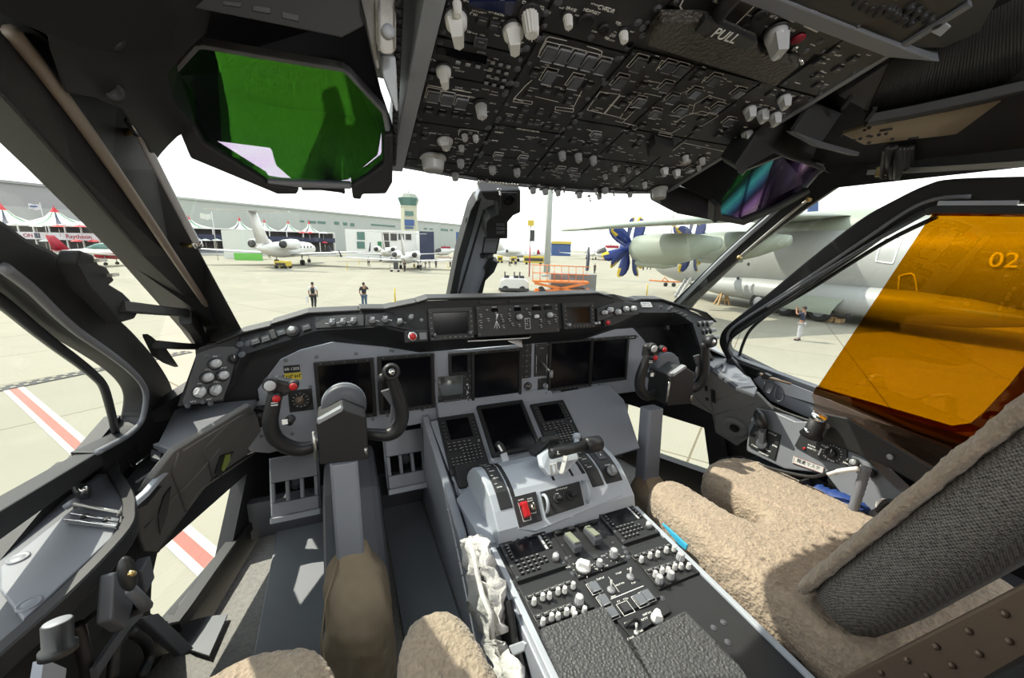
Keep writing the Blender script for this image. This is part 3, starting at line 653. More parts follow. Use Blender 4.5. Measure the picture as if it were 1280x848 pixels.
# ---- scissor lift and container
def bars(mb, fr, segs, r, d=0., d2=None, mi=0):
    for a, b in segs: mb.tube([fr.p(*fr.px(*a, d), d), fr.p(*fr.px(*b, d), d)], r, 6, mi)
p = gp(715, 369); fr = Frame(p, Vector((AX.x, AX.y, 0)), (0, 0, 1))
t = thing('scissor_lift', 'orange scissor lift platform with folded arms in front of the grey container', 'scissor lift', fr.p(0, 0, 0))
mb = MB(); u0, v0 = fr.px(666, 350); u1, v1 = fr.px(736, 354); mb.box(u0, v1-.05, -1.3, u1, v1+.12, .1, fr.M); mb.build('platform', 'gse_orange', t)
for d, sh in ((0, 0), (-1.2, 3)):
    mb = MB(); bars(mb, fr, [((666, 331), (737, 334)), ((666, 341), (737, 344))], .045, d)
    for x in range(666, 738, 9): bars(mb, fr, [((x, 331+(x-666)*.04), (x, 352))], .035, d)
    mb.build('guard_rail', 'gse_orange', t)
    for a, b in [((668, 354), (735, 368)), ((668, 368), (735, 354)), ((669, 362), (736, 374)), ((669, 374), (736, 362))]:
        mb = MB(); pa, pb = fr.p(*fr.px(*a, d), d), fr.p(*fr.px(*b, d), d); mb.tube([pa, pb], 1, 4, sq=(.06, .12)); mb.build('scissor_arm', 'gse_orange', t)
u0, v0 = fr.px(668, 376); mb = MB(); mb.box(u0, 0, -1.4, u0+5.4, .35, .2, fr.M); mb.build('chassis', 'gse_orange', t)
for k in range(4): mb = MB(); mb.cyl(fr.p(u0+.7+(k % 2)*4, .3, .3-(k//2)*1.6), fr.p(u0+.7+(k % 2)*4, .3, .1-(k//2)*1.6), .32, 14); mb.build('wheel', 'tyre', t)
fr, w, h, o = flatbox((689, 343), (746, 343), 39.5, 2.6, 'container', 'grey box container behind the orange scissor lift', 'container', cat='container')
# ---- white low vehicle with open cargo
p = gp(655, 366); fr = Frame(p, Vector((AX.x, AX.y, 0)), (0, 0, 1))
t = thing('tow_tractor', 'low white aircraft tow tractor with dark seats left of the orange lift', 'vehicle', fr.p(0, 0, 0))
u0, v0 = fr.px(624, 366); u1, v1 = fr.px(661, 349)
mb = MB(); mb.prism([(u0, .35), (u0+.1, v1-.25), (u0+.6, v1), (u1-.5, v1), (u1, v1-.35), (u1, .35)], -2.2, 0, fr.M); mb.build('body', 'white_gse', t, bevel=.06)
mb = MB(); mb.box(u0-.05, .15, -2.25, u1+.05, .4, .05, fr.M); mb.build('skirt', 'jet_dark', t, bevel=.03)
for k in range(4): mb = MB(); mb.cyl(fr.p(u0+.6+(k % 2)*(u1-u0-1.2), .3, .04-(k//2)*2.0), fr.p(u0+.6+(k % 2)*(u1-u0-1.2), .3, -.25-(k//2)*2.0), .32, 14); mb.build('wheel', 'tyre', t)
for x in (634, 646, 653): u, v_ = fr.px(x, 346); mb = MB(); mb.box(u-.28, v1-.05, -1.2, u+.2, v1+.25, -.6, fr.M); mb.box(u-.3, v1-.05, -1.2, u-.18, v1+.62, -.6, fr.M); mb.build('seat', 'jet_dark', t, bevel=.05)
# ---- yellow ground equipment
for i, (x, y, w_, h_, lab) in enumerate([(667, 331, 5.2, 2.2, 'largest yellow ground power unit behind the lamp post'), (625, 329, 1.4, 1.9, 'small yellow cart beside the windscreen post'), (642, 330, 1.6, 1.9, 'yellow box cart left of the yellow power unit'), (351, 336, 2.0, 1.2, 'yellow tug with tow bar under the nearer jet')]):
    p = gp(x, y); fr = Frame(p, Vector((AX.x, AX.y, 0)), (0, 0, 1))
    t = thing('ground_power_unit', lab, 'ground equipment', p, 'yellow ground equipment')
    mb = MB(); mb.box(-w_/2, .35, -1.6, w_/2, h_, 0, fr.M); mb.build('body', 'gse_yellow', t, bevel=.08)
    mb = MB(); mb.box(-w_/2+.2, h_*.4, 0, w_/2-.2, h_*.75, .04, fr.M); mb.build('grille', 'jet_dark', t)
    for k in range(4): mb = MB(); u = (-.35+.7*(k % 2))*w_; mb.cyl(fr.p(u, .3, .05-(k//2)*1.5), fr.p(u, .3, -.2-(k//2)*1.5), .3, 12); mb.build('wheel', 'tyre', t)
p = at_dist(662, 330, 60); b = Vector((p.x, p.y, GZ)); t = thing('marker_mast', 'red and white pole topped by a yellow box among the yellow equipment', 'mast', b)
mb = MB(); mb.cyl(b, b+Vector((0, 0, 4.4)), .09); mb.build('pole', 'sign_red', t)
fr = Frame(b, Vector((AX.x, AX.y, 0)), (0, 0, 1)); mb = MB(); mb.box(-.45, 7.4, -.3, .45, 8.2, .3, fr.M); mb.build('box_sign', 'gse_yellow', t); mb = MB(); mb.cyl(b+Vector((0, 0, 4.4)), b+Vector((0, 0, 7.5)), .09); mb.build('upper_pole', 'jet_white', t); mb = MB(); mb.box(-.1, 5.2, -.15, .6, 6.8, .15, fr.M); mb.build('panel', 'jet_dark', t)
# ---- yellow stanchions, barriers
for x, y, h_, lab in [(494, 378, 1.1, 'yellow post right of the two nearest people'), (434, 337, 1.2, 'yellow post before the nearer jet wing'), (449, 331, 1.2, 'yellow post further back by the jet wing'), (518, 335, 1.1, 'yellow post under the jet below the tower'), (560, 336, 1.2, 'yellow post by the windscreen post, left'), (566, 336, 1.2, 'yellow post by the windscreen post, right'), (808, 372, 1.3, 'yellow post right of the propellers')]:
    p = gp(x, y); t = thing('stanchion', lab, 'stanchion', p, 'yellow stanchions')
    mb = MB(); mb.tube([p, p+Vector((0, 0, h_))], [.06, .05], 10); mb.build('post', 'gse_yellow', t)
    mb = MB(); mb.tube([p, p+Vector((0, 0, .05))], [.3, .26], 14); mb.build('base', 'gse_yellow', t)
# trolley
p = gp(492, 340); fr = Frame(p, Vector((AX.x, AX.y, 0)), (0, 0, 1)); t = thing('trolley', 'small white wheeled trolley beside the walking person in black', 'trolley', p)
mb = MB(); mb.box(-.6, .3, -.5, .9, .4, 0, fr.M); mb.build('deck', 'jet_white', t); mb = MB(); mb.tube([fr.p(-.6, .3, 0), fr.p(-.7, 1.2, 0), fr.p(-.7, 1.2, -.5), fr.p(-.6, .3, -.5)], .03, 6); mb.build('handle', 'steel', t)
for k in range(4): mb = MB(); u = -.4+1.1*(k % 2); mb.cyl(fr.p(u, .15, .02-(k//2)*.5), fr.p(u, .15, -.05-(k//2)*.5), .15, 10); mb.build('wheel', 'tyre', t)
mb = MB(); mb.box(.0, .4, -.4, .7, 1.5, -.05, fr.M); tag(mb.build('suitcase', 'jet_dark', bevel=.05), 'black case standing on the white trolley', 'case')
# red flagged helicopter like machines
def heli(loc, head, S, label, accent, group):
    T = Matrix.Translation(loc) @ Matrix.Rotation(head, 4, 'Z') @ Matrix.Scale(S, 4); t = thing('helicopter', label, 'helicopter', loc, group); tr = lambda l: [T @ Vector(p) for p in l]
    MB().loft([tr([Vector((r*math.cos(a), y, z+r*.95*math.sin(a))) for a in [2*math.pi*i/16 for i in range(16)]]) for r, y, z in ((.2, 3.2, 1.2), (.8, 2.6, 1.4), (1.1, 1.2, 1.6), (1.1, -.6, 1.7), (.5, -2.4, 2.1), (.22, -4, 2.3), (.18, -7, 2.6))]).build('fuselage', 'jet_white', t)
    MB().loft([tr([Vector((r*math.cos(a), y, z+r*math.sin(a))) for a in [math.pi*i/10 for i in range(11)]]) for r, y, z in ((.3, 3.1, 1.35), (.83, 2.62, 1.45), (1.12, 1.4, 1.62))], closed=False).build('windscreen', 'jet_dark', t)
    mb = MB(); mb.box(-.5, -1.6, 2.6, .5, 1, 3.1, T); mb.cyl(T @ Vector((0, 0, 3)), T @ Vector((0, 0, 3.5)), .12); mb.build('rotor_mast', accent, t)
    for k in range(4): mb = MB(); mb.box(.2, -.14, 3.42, 4.6, .14, 3.47, T @ Matrix.Rotation(rad(20+90*k), 4, 'Z')); mb.build('rotor_blade', 'mid_grey', t)
    mb = MB(); mb.prism([(-7.6, 2.4), (-6.6, 2.5), (-7.2, 4.1), (-7.8, 4.1)], -.06, .06, T @ Matrix.Rotation(rad(90), 4, 'Z') @ Matrix.Rotation(rad(90), 4, 'X')); mb.build('fin', accent, t)
    for s in (-1, 1): mb = MB(); mb.tube(tr([Vector((s*1.1, 2.2, .35)), Vector((s*1.1, 1.8, .08)), Vector((s*1.1, -1.6, .08))]), .06, 6); mb.tube(tr([Vector((s*1.1, 1, .08)), Vector((s*.7, 1, .9))]), .05, 6); mb.tube(tr([Vector((s*1.1, -.8, .08)), Vector((s*.7, -.8, .9))]), .05, 6); mb.build('skid', accent, t)
heli(gp(556, 322), rad(95), 1.25, 'white and red helicopter just left of the windscreen post', 'sign_red', 'helicopters on display')
heli(gp(762, 326), rad(80), 1.9, 'white helicopter with red rotor head behind the blue propellers', 'sign_red', 'helicopters on display')
fr, w, h, o = flatbox((690, 303), (714, 303), 230, 6, 'blue_kiosk', 'blue and yellow exhibition stand right of the lamp post', 'sign_blue', cat='stand')
mb = MB(); mb.box(-.3, h-.9, 0, w+.3, h+.5, .6, fr.M); mb.build('roof_band', 'gse_yellow', o)
p = gp(733, 343); t = thing('feather_banner', 'tall dark blue feather banner before the grey container', 'banner', p); fr = Frame(p, Vector((AX.x, AX.y, 0)), (0, 0, 1)); q = fr.px(733, 308)[1]
mb = MB(); mb.prism([(-.2, .6), (.35, .6), (.4, q*.6), (.2, q), (-.1, q*.95)], -.03, .03, fr.M); mb.build('cloth', 'banner_navy', t); mb = MB(); mb.cyl(p, p+Vector((0, 0, q)), .04); mb.build('pole', 'steel', t)
p = gp(905, 382); fr = Frame(p, Vector((AX.x, AX.y, 0)), (0, 0, 1)); t = thing('trestle', 'small tan A-frame trestle standing before the wheel fairing', 'trestle', p)
mb = MB()
for a, b in (((-.5, 0, 0), (-.1, 1.2, -.3)), ((.5, 0, 0), (.1, 1.2, -.3)), ((-.35, .45, -.1), (.35, .45, -.1)), ((-.5, 0, -.7), (-.1, 1.2, -.3)), ((.5, 0, -.7), (.1, 1.2, -.3))): mb.tube([fr.p(*a), fr.p(*b)], 1, 4, sq=(.07, .07))
mb.build('frame', 'wood', t)
p = gp(835, 358); fr = Frame(p, Vector((AX.x, AX.y, 0)), (0, 0, 1)); t = thing('tow_bar', 'orange wheeled tow bar on the apron near the air stairs', 'tow bar', p)
mb = MB(); mb.tube([fr.p(-2.4, .7, 0), fr.p(0, .55, 0), fr.p(2.6, .6, 0)], .09, 8); mb.tube([fr.p(-.8, .6, 0), fr.p(-.6, 1.1, 0), fr.p(0, .6, 0)], .07, 6); mb.build('bar', 'gse_orange', t)
for k in (-.5, .5): mb = MB(); mb.cyl(fr.p(k, .25, .4), fr.p(k, .25, .55), .25, 12); mb.build('wheel', 'tyre', t)

# ================================================================ the big propeller transport
AXX = 31.5
T0 = thing('transport_aeroplane', 'large grey four engined propeller transport with blue and yellow blades parked to the right', 'aeroplane', (AXX, 18, GZ))
def zz(z): return z+1.19
prof = [(34.6, .1, -1.6), (34.2, .7, -1.5), (33, 1.5, -1.1), (31, 2.2, -.8), (28.5, 2.7, -.6), (25, 2.85, -.5), (6, 2.85, -.5), (1, 2.6, 0), (-5, 1.7, 1.1), (-11, .7, 2.1)]
rings = [[Vector((AXX+r*math.cos(a), y, zz(z+r*math.sin(a)))) for a in [2*math.pi*i/40 for i in range(40)]] for y, r, z in prof]
MB().loft(rings).build('fuselage', 'fuse_grey', T0)
mb = MB(); rg = []
for y, r in ((33.25, 1.42), (31.9, 1.95)): rg.append([Vector((AXX+r*1.02*math.cos(a), y, zz((-1.15 if y > 33 else -.92)+r*1.02*math.sin(a)))) for a in [rad(35+11*i) for i in range(11)]])
mb.loft(rg, closed=False); mb.build('cockpit_glazing', 'jet_dark', T0)
# wing: straight, high set, tip on the left
def wing(s, name):
    secs = []
    for x, le, ch, z, th in ((0, 21.5, 5.4, 2.55, .75), (8, 21.2, 4.6, 2.1, .6), (15, 20.8, 3.7, 1.5, .42), (20.5, 20.2, 2.6, .95, .2)):
        pr = [(0, 0), (.06, .5), (.3, 1), (.6, .8), (1, .1), (.6, -.35), (.3, -.5), (.06, -.35)]
        secs.append([Vector((AXX+s*x, le-a*ch, zz(z+b*th*.6))) for a, b in pr])
    return MB().loft(secs).build(name, 'olive_grey', T0)
wing(-1, 'wing'); wing(1, 'wing')
mb = MB(); mb.loft([[Vector((AXX+r*1.3*math.cos(a), y, zz(1.55+r*math.sin(a)))) for a in [2*math.pi*i/24 for i in range(24)]] for y, r in ((24.5, .2), (23.5, 1.0), (21, 1.5), (16, 1.5), (13, 1.1), (11, .3))]); mb.build('wing_fairing', 'olive_grey', T0)
# wheel fairing
for s in (-1, 1):
    mb = MB(); mb.loft([[Vector((AXX+s*2.3+r*math.cos(a), y, zz(-2.75+r*.85*math.sin(a)))) for a in [2*math.pi*i/24 for i in range(24)]] for y, r in ((27.5, .1), (26.5, .5), (24.5, .85), (21, 1.05), (12, 1.1), (9.5, .9), (7, .3))]); mb.build('wheel_fairing', 'fuse_grey', T0)
    for k, y in enumerate((20.2, 18.3, 16.0)):
        mb = MB(); M = Matrix.Translation((AXX+s*3.05, y, GZ+.72)) @ Matrix.Rotation(rad(90), 4, 'Y')
        mb.lathe([(.4, -.22), (.66, -.22), (.72, -.12), (.72, .12), (.66, .22), (.4, .22)], 24, M); w_ = mb.build('wheel', 'tyre', T0)
        mb = MB(); mb.lathe([(.1, -.24), (.38, -.235), (.42, -.2), (.42, .2), (.38, .235), (.1, .24)], 20, M); mb.build('rim', 'mid_grey', w_)
    if s < 0:
        mb = MB(); M = Matrix.Translation((AXX-3.42, 0, zz(-2.9)))
        q = [(0, 14.8, .2), (-.12, 14.9, -.3), (-.1, 15.0, -.75)]
        mb.loft([[M @ Vector((0, 14.6, .25)), M @ Vector((-.2, 14.8, -.1)), M @ Vector((-.25, 15.0, -.55)), M @ Vector((-.2, 15.1, -.8))], [M @ Vector((0, 18.9, .25)), M @ Vector((-.2, 19, -.1)), M @ Vector((-.25, 19, -.55)), M @ Vector((-.2, 19, -.8))]], closed=False, cap=False)
        mb.build('gear_door', 'olive_grey', T0)
# nacelles and contra-rotating propellers
def blade(L=2.2, sweep=.5):
    mb = MB(); secs = []
    for t_, c, o_ in ((.14, .24, 0), (.3, .4, -.06), (.5, .55, -.06), (.7, .6, .04), (.86, .52, .22), (.95, .36, .4), (1., .1, .58)):
        r = L*t_; tw = rad(42-26*t_); ca, sa = math.cos(tw), math.sin(tw); cc = c*.66
        pr = [(-cc, 0), (-cc*.4, .03), (cc*.4, .03), (cc, 0), (cc*.4, -.02), (-cc*.4, -.02)]
        secs.append([Vector(((x+o_*sweep)*ca - z*sa, (x+o_*sweep)*sa + z*ca, r)) for x, z in pr])
    n = 6; vs = [p for q in secs for p in q]; fs = []; ms = []
    for k in range(len(secs)-1):
        for i in range(n): fs.append((k*n+i, k*n+(i+1) % n, (k+1)*n+(i+1) % n, (k+1)*n+i)); ms.append(1 if (k >= 5 or (k >= 3 and i in (2, 3))) else 0)
    mb.add(vs, fs, 0, True); mb.m = ms
    return mb
for X_, zh in ((19.0, .18), (24.9, .5), (38.1, .5), (44, .18)):
    py = 24.0
    c0 = Vector((X_, py, zz(zh)))
    mb = MB(); mb.loft([[Vector((X_+r*math.cos(a), y, zz(zh-dz+r*1.08*math.sin(a)))) for a in [2*math.pi*i/24 for i in range(24)]] for y, r, dz in ((23.3, .5, 0), (23.15, .78, .05), (22, .95, .1), (20, .95, .1), (18.5, .75, -.05), (16.5, .3, -.3))])
    nc = mb.build('nacelle', 'olive_grey', T0)
    mb = MB(); mb.loft([[Vector((X_+r*math.cos(a), y, zz(zh-1.05+r*.7*math.sin(a)))) for a in [2*math.pi*i/16 for i in range(16)]] for y, r in ((23.0, .3), (22.8, .38), (20.5, .42), (19.5, .15))]); mb.build('intake', 'olive_grey', nc)
    mb = MB(); mb.loft([[Vector((X_+r*math.cos(a), y, zz(zh)+r*math.sin(a))) for a in [2*math.pi*i/20 for i in range(20)]] for y, r in ((23.35, .5), (24.3, .48), (24.8, .35), (25.1, .05))]); mb.build('spinner', 'prop_blue', nc)
    for yy, N_, ph, dr in ((24.35, 6, 5, 1), (23.75, 5, 22, -1)):
        for k in range(N_):
            a = rad(ph+360*k/N_)
            M = Matrix.Translation((X_, yy, zz(zh))) @ Matrix.Rotation(a, 4, 'Y') @ Matrix.Diagonal((dr, 1, 1, 1))
            b_ = blade(); b_.v = [M @ v for v in b_.v]; b_.build('propeller_blade', ['prop_blue', 'prop_yellow'], nc)
# doors, windows and number on the near side
def side_pt(px, py): return atX(px, py, AXX-2.86)
def side_ring(pxs, name, m='mark', r=.035):
    mb = MB(); P_ = [side_pt(*p) for p in pxs]
    out = []
    for p in spline(P_+[P_[0]], 4):
        dz = p.z-zz(-.5); q = max(-2.8, min(2.8, dz)); out.append(Vector((AXX-math.sqrt(max(.05, 2.87**2-q*q))-.0, p.y, p.z)))
    mb.tube(out, r, 6); return mb.build(name, m, T0)
side_ring([(1100, 298), (1119, 296), (1123, 298), (1117, 326), (1113, 329), (1098, 327), (1095, 324)], 'hatch_outline')
side_ring([(1124, 345), (1142, 344), (1139, 374), (1118, 374)], 'hatch_outline')
fr = Frame((AXX-2.9, 0, 1.19), (0, -1, 0), (0, 0, 1)); u, v_ = fr.px(1255, 326); text('02', fr, u, v_, 1.0, 'mark', T0, w=.02, depth=.01, name='number')
for (x, y) in [(935, 330), (922, 348), (1059, 395), (1071, 380), (1089, 384)]:
    p = side_pt(x, y); mb = MB(); mb.ball(p+Vector((.05, 0, 0)), .14, 8, sc=(.5, 1, 1)); mb.build('port', 'jet_dark', T0)
# nose gear door open by the cockpit & stairs
t = thing('air_stairs', 'white boarding steps leading up to the nose of the grey transport', 'steps', gp(852, 368))
b = gp(848, 373); fr = Frame(b, Vector((AX.x, AX.y, 0)), (0, 0, 1)); q = fr.px(866, 345)
for s in (0, -.9): mb = MB(); mb.tube([fr.p(0, 0, s), fr.p(q[0], q[1], s)], 1, 4, sq=(.05, .12)); mb.build('side_rail', 'jet_white', t)
for k in range(7): f = (k+.5)/7; mb = MB(); mb.box(q[0]*f-.15, q[1]*f-.03, -.9, q[0]*f+.15, q[1]*f+.03, 0, fr.M); mb.build('tread', 'mid_grey', t)
t = thing('wheel_chocks', 'tan wooden chocks against the rear wheel of the grey transport', 'chocks', gp(1038, 402)); c = gp(1037, 402)
mb = MB(); mb.box(c.x-.3, c.y-.3, GZ, c.x+.3, c.y+.25, GZ+.35); mb.box(c.x-.3, c.y-.75, GZ, c.x+.3, c.y-.4, GZ+.3); mb.build('blocks', 'wood', t, bevel=.05)
t = thing('tail_fin', 'bright blue tail fin tip showing above the grey wing', 'aeroplane tail', at_dist(1014, 300, 70)); fr = Frame(at_dist(1010, 290, 70), Vector((AX.x, AX.y, 0)), (0, 0, 1))
mb = MB(); mb.prism([fr.px(1001, 300), fr.px(1013, 251), fr.px(1022, 247), fr.px(1022, 300)], -.2, .2, fr.M); mb.build('fin', 'sign_blue', t)
# ================================================================ cockpit shell
def SWn(s): return Vector((s, 0, .35)).normalized()
def sw(px, py, s, off=0.):                                  # point on the sloping side wall plane (s = -1 left, +1 right)
    n = SWn(s); o = V(s*.845, 0, 0) - n*off
    return hit(px, py, o, n)
def ribbon(name, outer, inner, fn, off, m, parent=None, bevel=.006, nsp=4):
    """band between two traced edges, given real thickness"""
    A = spline([fn(*p) for p in outer], nsp); B = spline([fn(*p) for p in inner], nsp); off = Vector(off)
    n = min(len(A), len(B)); A, B = A[:n], B[:n]
    mb = MB(); mb.loft([[A[i], B[i], B[i]+off, A[i]+off] for i in range(n)], sm=False)
    return mb.build(name, m, parent, bevel=bevel)
def slab(name, pts, off, m, parent=None, bevel=.003):
    mb = MB(); mb.hull(pts, off); return mb.build(name, m, parent, bevel=bevel)
# floor
mb = MB(); mb.box(-1.25, -1.3, -.06, 1.25, 1.25, 0); mb.prism([(-1.0, 1.25), (1.0, 1.25), (.85, 1.95), (-.85, 1.95)], -.06, 0)
struct(mb.build('floor', 'carpet'))
# closed dark shell: rear bulkhead, nose bulkhead, side walls, roof
mb = MB(); mb.box(-1.3, -1.36, 0, 1.3, -1.3, 2.2); struct(mb.build('wall_back', 'mid_grey'))
mb = MB(); mb.box(-.95, 1.95, 0, .95, 2.0, .80); struct(mb.build('wall_front', 'soft_black'))
for s, nm in ((-1, 'wall_left'), (1, 'wall_right')):
    mb = MB()
    mb.hull([V(s*1.12, -1.3, -1.19), V(s*1.12, 1.2, -1.19), V(s*1.12, 1.2, -.52), V(s*1.12, -1.3, -.52)], (s*.05, 0, 0))
    # above the ledge behind the side window
    mb.hull([V(s*1.03, -1.3, -.52), V(s*1.03, -.25, -.52), V(s*.78, -.25, .22), V(s*.78, -1.3, .22)], (s*.05, 0, 0))
    mb.hull([V(s*.775, -1.3, .185), V(s*.775, .86, .185), V(s*.775, .86, .25), V(s*.775, -1.3, .25)], (s*.08, 0, 0.02))
    mb.hull([V(s*1.12, 1.2, -.52), V(s*1.12, .1, -.52), V(s*1.0, .1, -.50), V(s*1.02, 1.2, -.50)], (0, 0, -.03))
    struct(mb.build(nm, 'black_trim'))
mb = MB()
secs = [(1.12, .80, .26, .42), (.86, .78, .24, .44), (.4, .78, .22, .54), (-1.36, .85, .24, .80)]
rows = []
for y, xs, z0, z1 in secs:
    ys = y if y != 1.12 else .86
    rows.append([V(-xs, ys-.01*(y == 1.12), z0+.01*(y == 1.12)), V(-.55, (y+ys)/2, z0+(z1-z0)*.55), V(-.4, y, z0+(z1-z0)*.8), V(0, y, z1), V(.4, y, z0+(z1-z0)*.8), V(.55, (y+ys)/2, z0+(z1-z0)*.55), V(xs, ys-.01*(y == 1.12), z0+.01*(y == 1.12))])
mb.loft(rows, closed=False, cap=False, sm=True)
mb.loft([[p+Vector((0, 0, .05)) for p in r] for r in rows], closed=False, cap=False, sm=True)
struct(mb.build('ceiling', 'black_trim'))
# roof outside (keeps the sun off the ceiling edge)
mb = MB(); mb.hull([V(-.86, .90, .40), V(0, 1.13, .50), V(.86, .90, .40), V(1.0, -1.4, .92), V(-1.0, -1.4, .92)], (0, 0, .04))
struct(mb.build('ceiling', 'mid_grey'))
# ---------------------------------------------------------------- window posts
def post(name, rows, s, label=None, seam=None):
    mb = MB(); rings = []
    for (y, xo, xs_, xi) in rows:
        O = sw(xo, y, s); I = atX(xi, y, s*.785); S_ = sw(xs_, y, s)*.5 + atX(xs_, y, s*.785)*.5
        off = Vector((s*.055, .035, 0))
        rings.append([O, S_, I, I+off, O+off])
    mb.loft(rings, sm=False); o = mb.build(name, 'black_trim', bevel=.004)
    return struct(o), rings
pl, pr_ = post('trim_4', [(470, 283, 306, 330), (412, 247, 275, 303), (320, 179, 214, 254), (212, 87, 140, 196), (110, -3, 66, 150), (40, -66, 10, 112)], -1)
pr, prr = post('trim_5', [(420, 836, 819, 800), (378, 869, 856, 841), (318, 931, 916, 902), (262, 1006, 985, 962), (225, 1060, 1030, 1003), (205, 1085, 1052, 1028)], 1)
mat('seam', (.30, .25, .21), .5); 
o = MB().tube(spline([r[1]+Vector((.004, -.004, 0)) for r in pr_], 5), .007, 8).build('seam_strip', 'seam', pl)
o = MB().tube(spline([(r[1]*.45+r[2]*.55)+Vector((-.004, -.004, 0)) for r in prr], 5), 1, 8, sq=(.012, .003)).build('seam_strip', 'light_grey', pr)
# side window frames
fo = [(-40, 262), (0, 272), (37, 298), (75, 317), (105, 348), (132, 376), (150, 398), (170, 418), (195, 448), (214, 480), (219, 505), (214, 530), (190, 560), (160, 585), (141, 606)]
fi = [(-40, 312), (0, 334), (37, 362), (68, 392), (95, 415), (120, 432), (140, 446), (158, 460), (172, 474), (180, 488), (181, 504), (175, 528), (158, 545), (139, 556), (120, 566)]
L_ = lambda x, y: sw(x, y, -1)
R_ = lambda x, y: sw(x, y, 1)
fl = struct(ribbon('window_frame', fo, fi, L_, (-.05, .02, 0), 'black_trim'))
fl.name = 'trim_6'; WM['trim_6'] = WM.pop('window_frame')
o = MB().tube(spline([L_(x, y)+Vector((.002, 0, 0)) for x, y in fi[1:]], 4), .006, 8).build('seal', 'mid_grey', fl)
go = [(1330, 219), (1195, 223), (1158, 231), (1118, 250), (1073, 276), (1010, 325), (960, 367), (925, 394), (905, 411), (899, 424), (901, 436), (915, 458), (944, 484)]
gi = [(1330, 253), (1215, 254), (1172, 257), (1135, 272), (1082, 308), (1015, 353), (965, 386), (935, 405), (917, 418), (911, 427), (911, 436), (922, 449), (950, 460)]
frr = struct(ribbon('trim_7', go, gi, R_, (.05, .02, 0), 'black_trim'))
o = MB().tube(spline([R_(x, y-8)+Vector((-.006, 0, 0)) for x, y in gi[1:-2]], 4), .005, 8).build('seal', 'mid_grey', frr)
o = MB().tube(spline([R_(x, y+3)+Vector((-.004, 0, 0)) for x, y in gi[1:]], 4), .006, 8).build('seal', 'rubber', frr)
# lower rails of the side windows
slab_l = struct(slab('trim_8', [L_(-60, 672), L_(-60, 715), L_(0, 676), L_(139, 576), L_(160, 556), L_(170, 538), L_(139, 556), L_(0, 640)], (-.04, 0, 0), 'black_trim'))
slab_r = struct(slab('trim_9', [R_(911, 440), R_(922, 449), R_(1017, 484), R_(1130, 532), R_(1330, 610), R_(1330, 640), R_(1130, 552), R_(1010, 497), R_(905, 455)], (.04, 0, 0), 'dark_grey'))
# wiper arm / rain seal lines seen inside the openings
t = MB().tube(spline([L_(x, y)+Vector((-.03, .01, 0)) for x, y in [(-20, 336), (0, 350), (37, 377), (75, 412), (100, 434), (124, 454), (141, 470), (151, 484), (158, 513), (163, 541)]], 4), .0075, 8).build('rain_seal', 'rubber')
tag(t, 'thin black curved strip crossing the left side window', 'seal')
t = MB().tube(spline([R_(x, y)+Vector((.03, .01, 0)) for x, y in [(1170, 270), (1100, 305), (1010, 362), (960, 392), (935, 413), (925, 432), (921, 446)]], 4), .006, 8).build('rain_seal', 'rubber')
tag(t, 'thin black curved strip crossing the right side window', 'seal')
# ---------------------------------------------------------------- centre post
PIL = Frame(V(0, 1.68, -.21), (1, 0, 0), (0, -.32, .39))
def traced(fr, pxs, w0, w1, m, name, parent=None, bevel=.003, wp=0.):
    mb = MB(); mb.prism(fr.poly(pxs, wp), w0, w1, fr.M); return mb.build(name, m, parent, bevel=bevel)
cp = struct(traced(PIL, [(561, 410), (567, 378), (576, 330), (588, 285), (597, 245), (601, 236), (634, 236), (628, 280), (615, 327), (596, 378), (585, 410)], -.03, 0, 'panel_grey', 'trim_10'))
traced(PIL, [(560, 378), (572, 318), (588, 262), (595, 250), (601, 248), (590, 290), (577, 335), (569, 378)], -.05, .006, 'black', 'edge_strip', cp)
traced(PIL, [(593, 378), (607, 340), (604, 334), (612, 322), (622, 326), (617, 338), (603, 352), (600, 378)], -.02, .012, 'black', 'edge_strip', cp)
traced(PIL, [(570, 376), (573, 376), (598, 290), (606, 262), (604, 262), (596, 288)], 0, .003, 'black', 'groove', cp, 0)
mb = MB(); q = [PIL.p(*PIL.px(x, y), -.01) for x, y in [(586, 288), (584, 281), (585, 275), (589, 273)]]; mb.tube(spline(q, 4), .005, 8); mb.build('hook', 'black', cp)
# compass housing on the centre post
t = thing('standby_compass', 'black standby compass housing hanging at the top of the centre windscreen post', 'compass', PIL.p(*PIL.px(630, 250), .02))
traced(PIL, [(599, 238), (650, 236), (650, 264), (641, 268), (634, 276), (634, 297), (607, 297), (606, 284), (607, 276), (612, 270), (622, 266), (621, 250), (606, 248)], 0, .06, 'black_trim', 'housing', t, .006, .05)
traced(PIL, [(625, 240), (647, 240), (647, 262), (625, 262)], .058, .066, 'black', 'compass_bezel', t, .003, .06)
u, v_ = PIL.px(636, 250, .07); MB().lathe([(.019, .064), (.021, .07), (.019, .073), (.012, .068)], 20, PIL.M @ Matrix.Translation((u, v_, 0))).build('compass_glass', 'screen', t)
traced(PIL, [(616, 272), (633, 274), (631, 294), (617, 294)], .058, .064, 'black', 'lower_cover', t, .002, .06)
for k in range(3): traced(PIL, [(620, 278+k*5), (630, 278+k*5), (630, 281+k*5), (620, 281+k*5)], .063, .068, 'dark_grey', 'button', t, .001, .06)
t = thing('placard', 'small grey deviation card clipped under the compass on the centre post', 'placard', PIL.p(*PIL.px(613, 308), .01))
traced(PIL, [(607, 299), (623, 299), (619, 316), (604, 316)], .012, .016, 'mid_grey', 'card', t, .001, .015)
traced(PIL, [(605.5, 298), (625, 298), (620.5, 317.5), (602.5, 317.5)], .002, .012, 'black', 'holder', t, .001, .01)
t = thing('camera_mount', 'small black knobbed fitting on the lower centre post', 'fitting', PIL.p(*PIL.px(611, 323), .01))
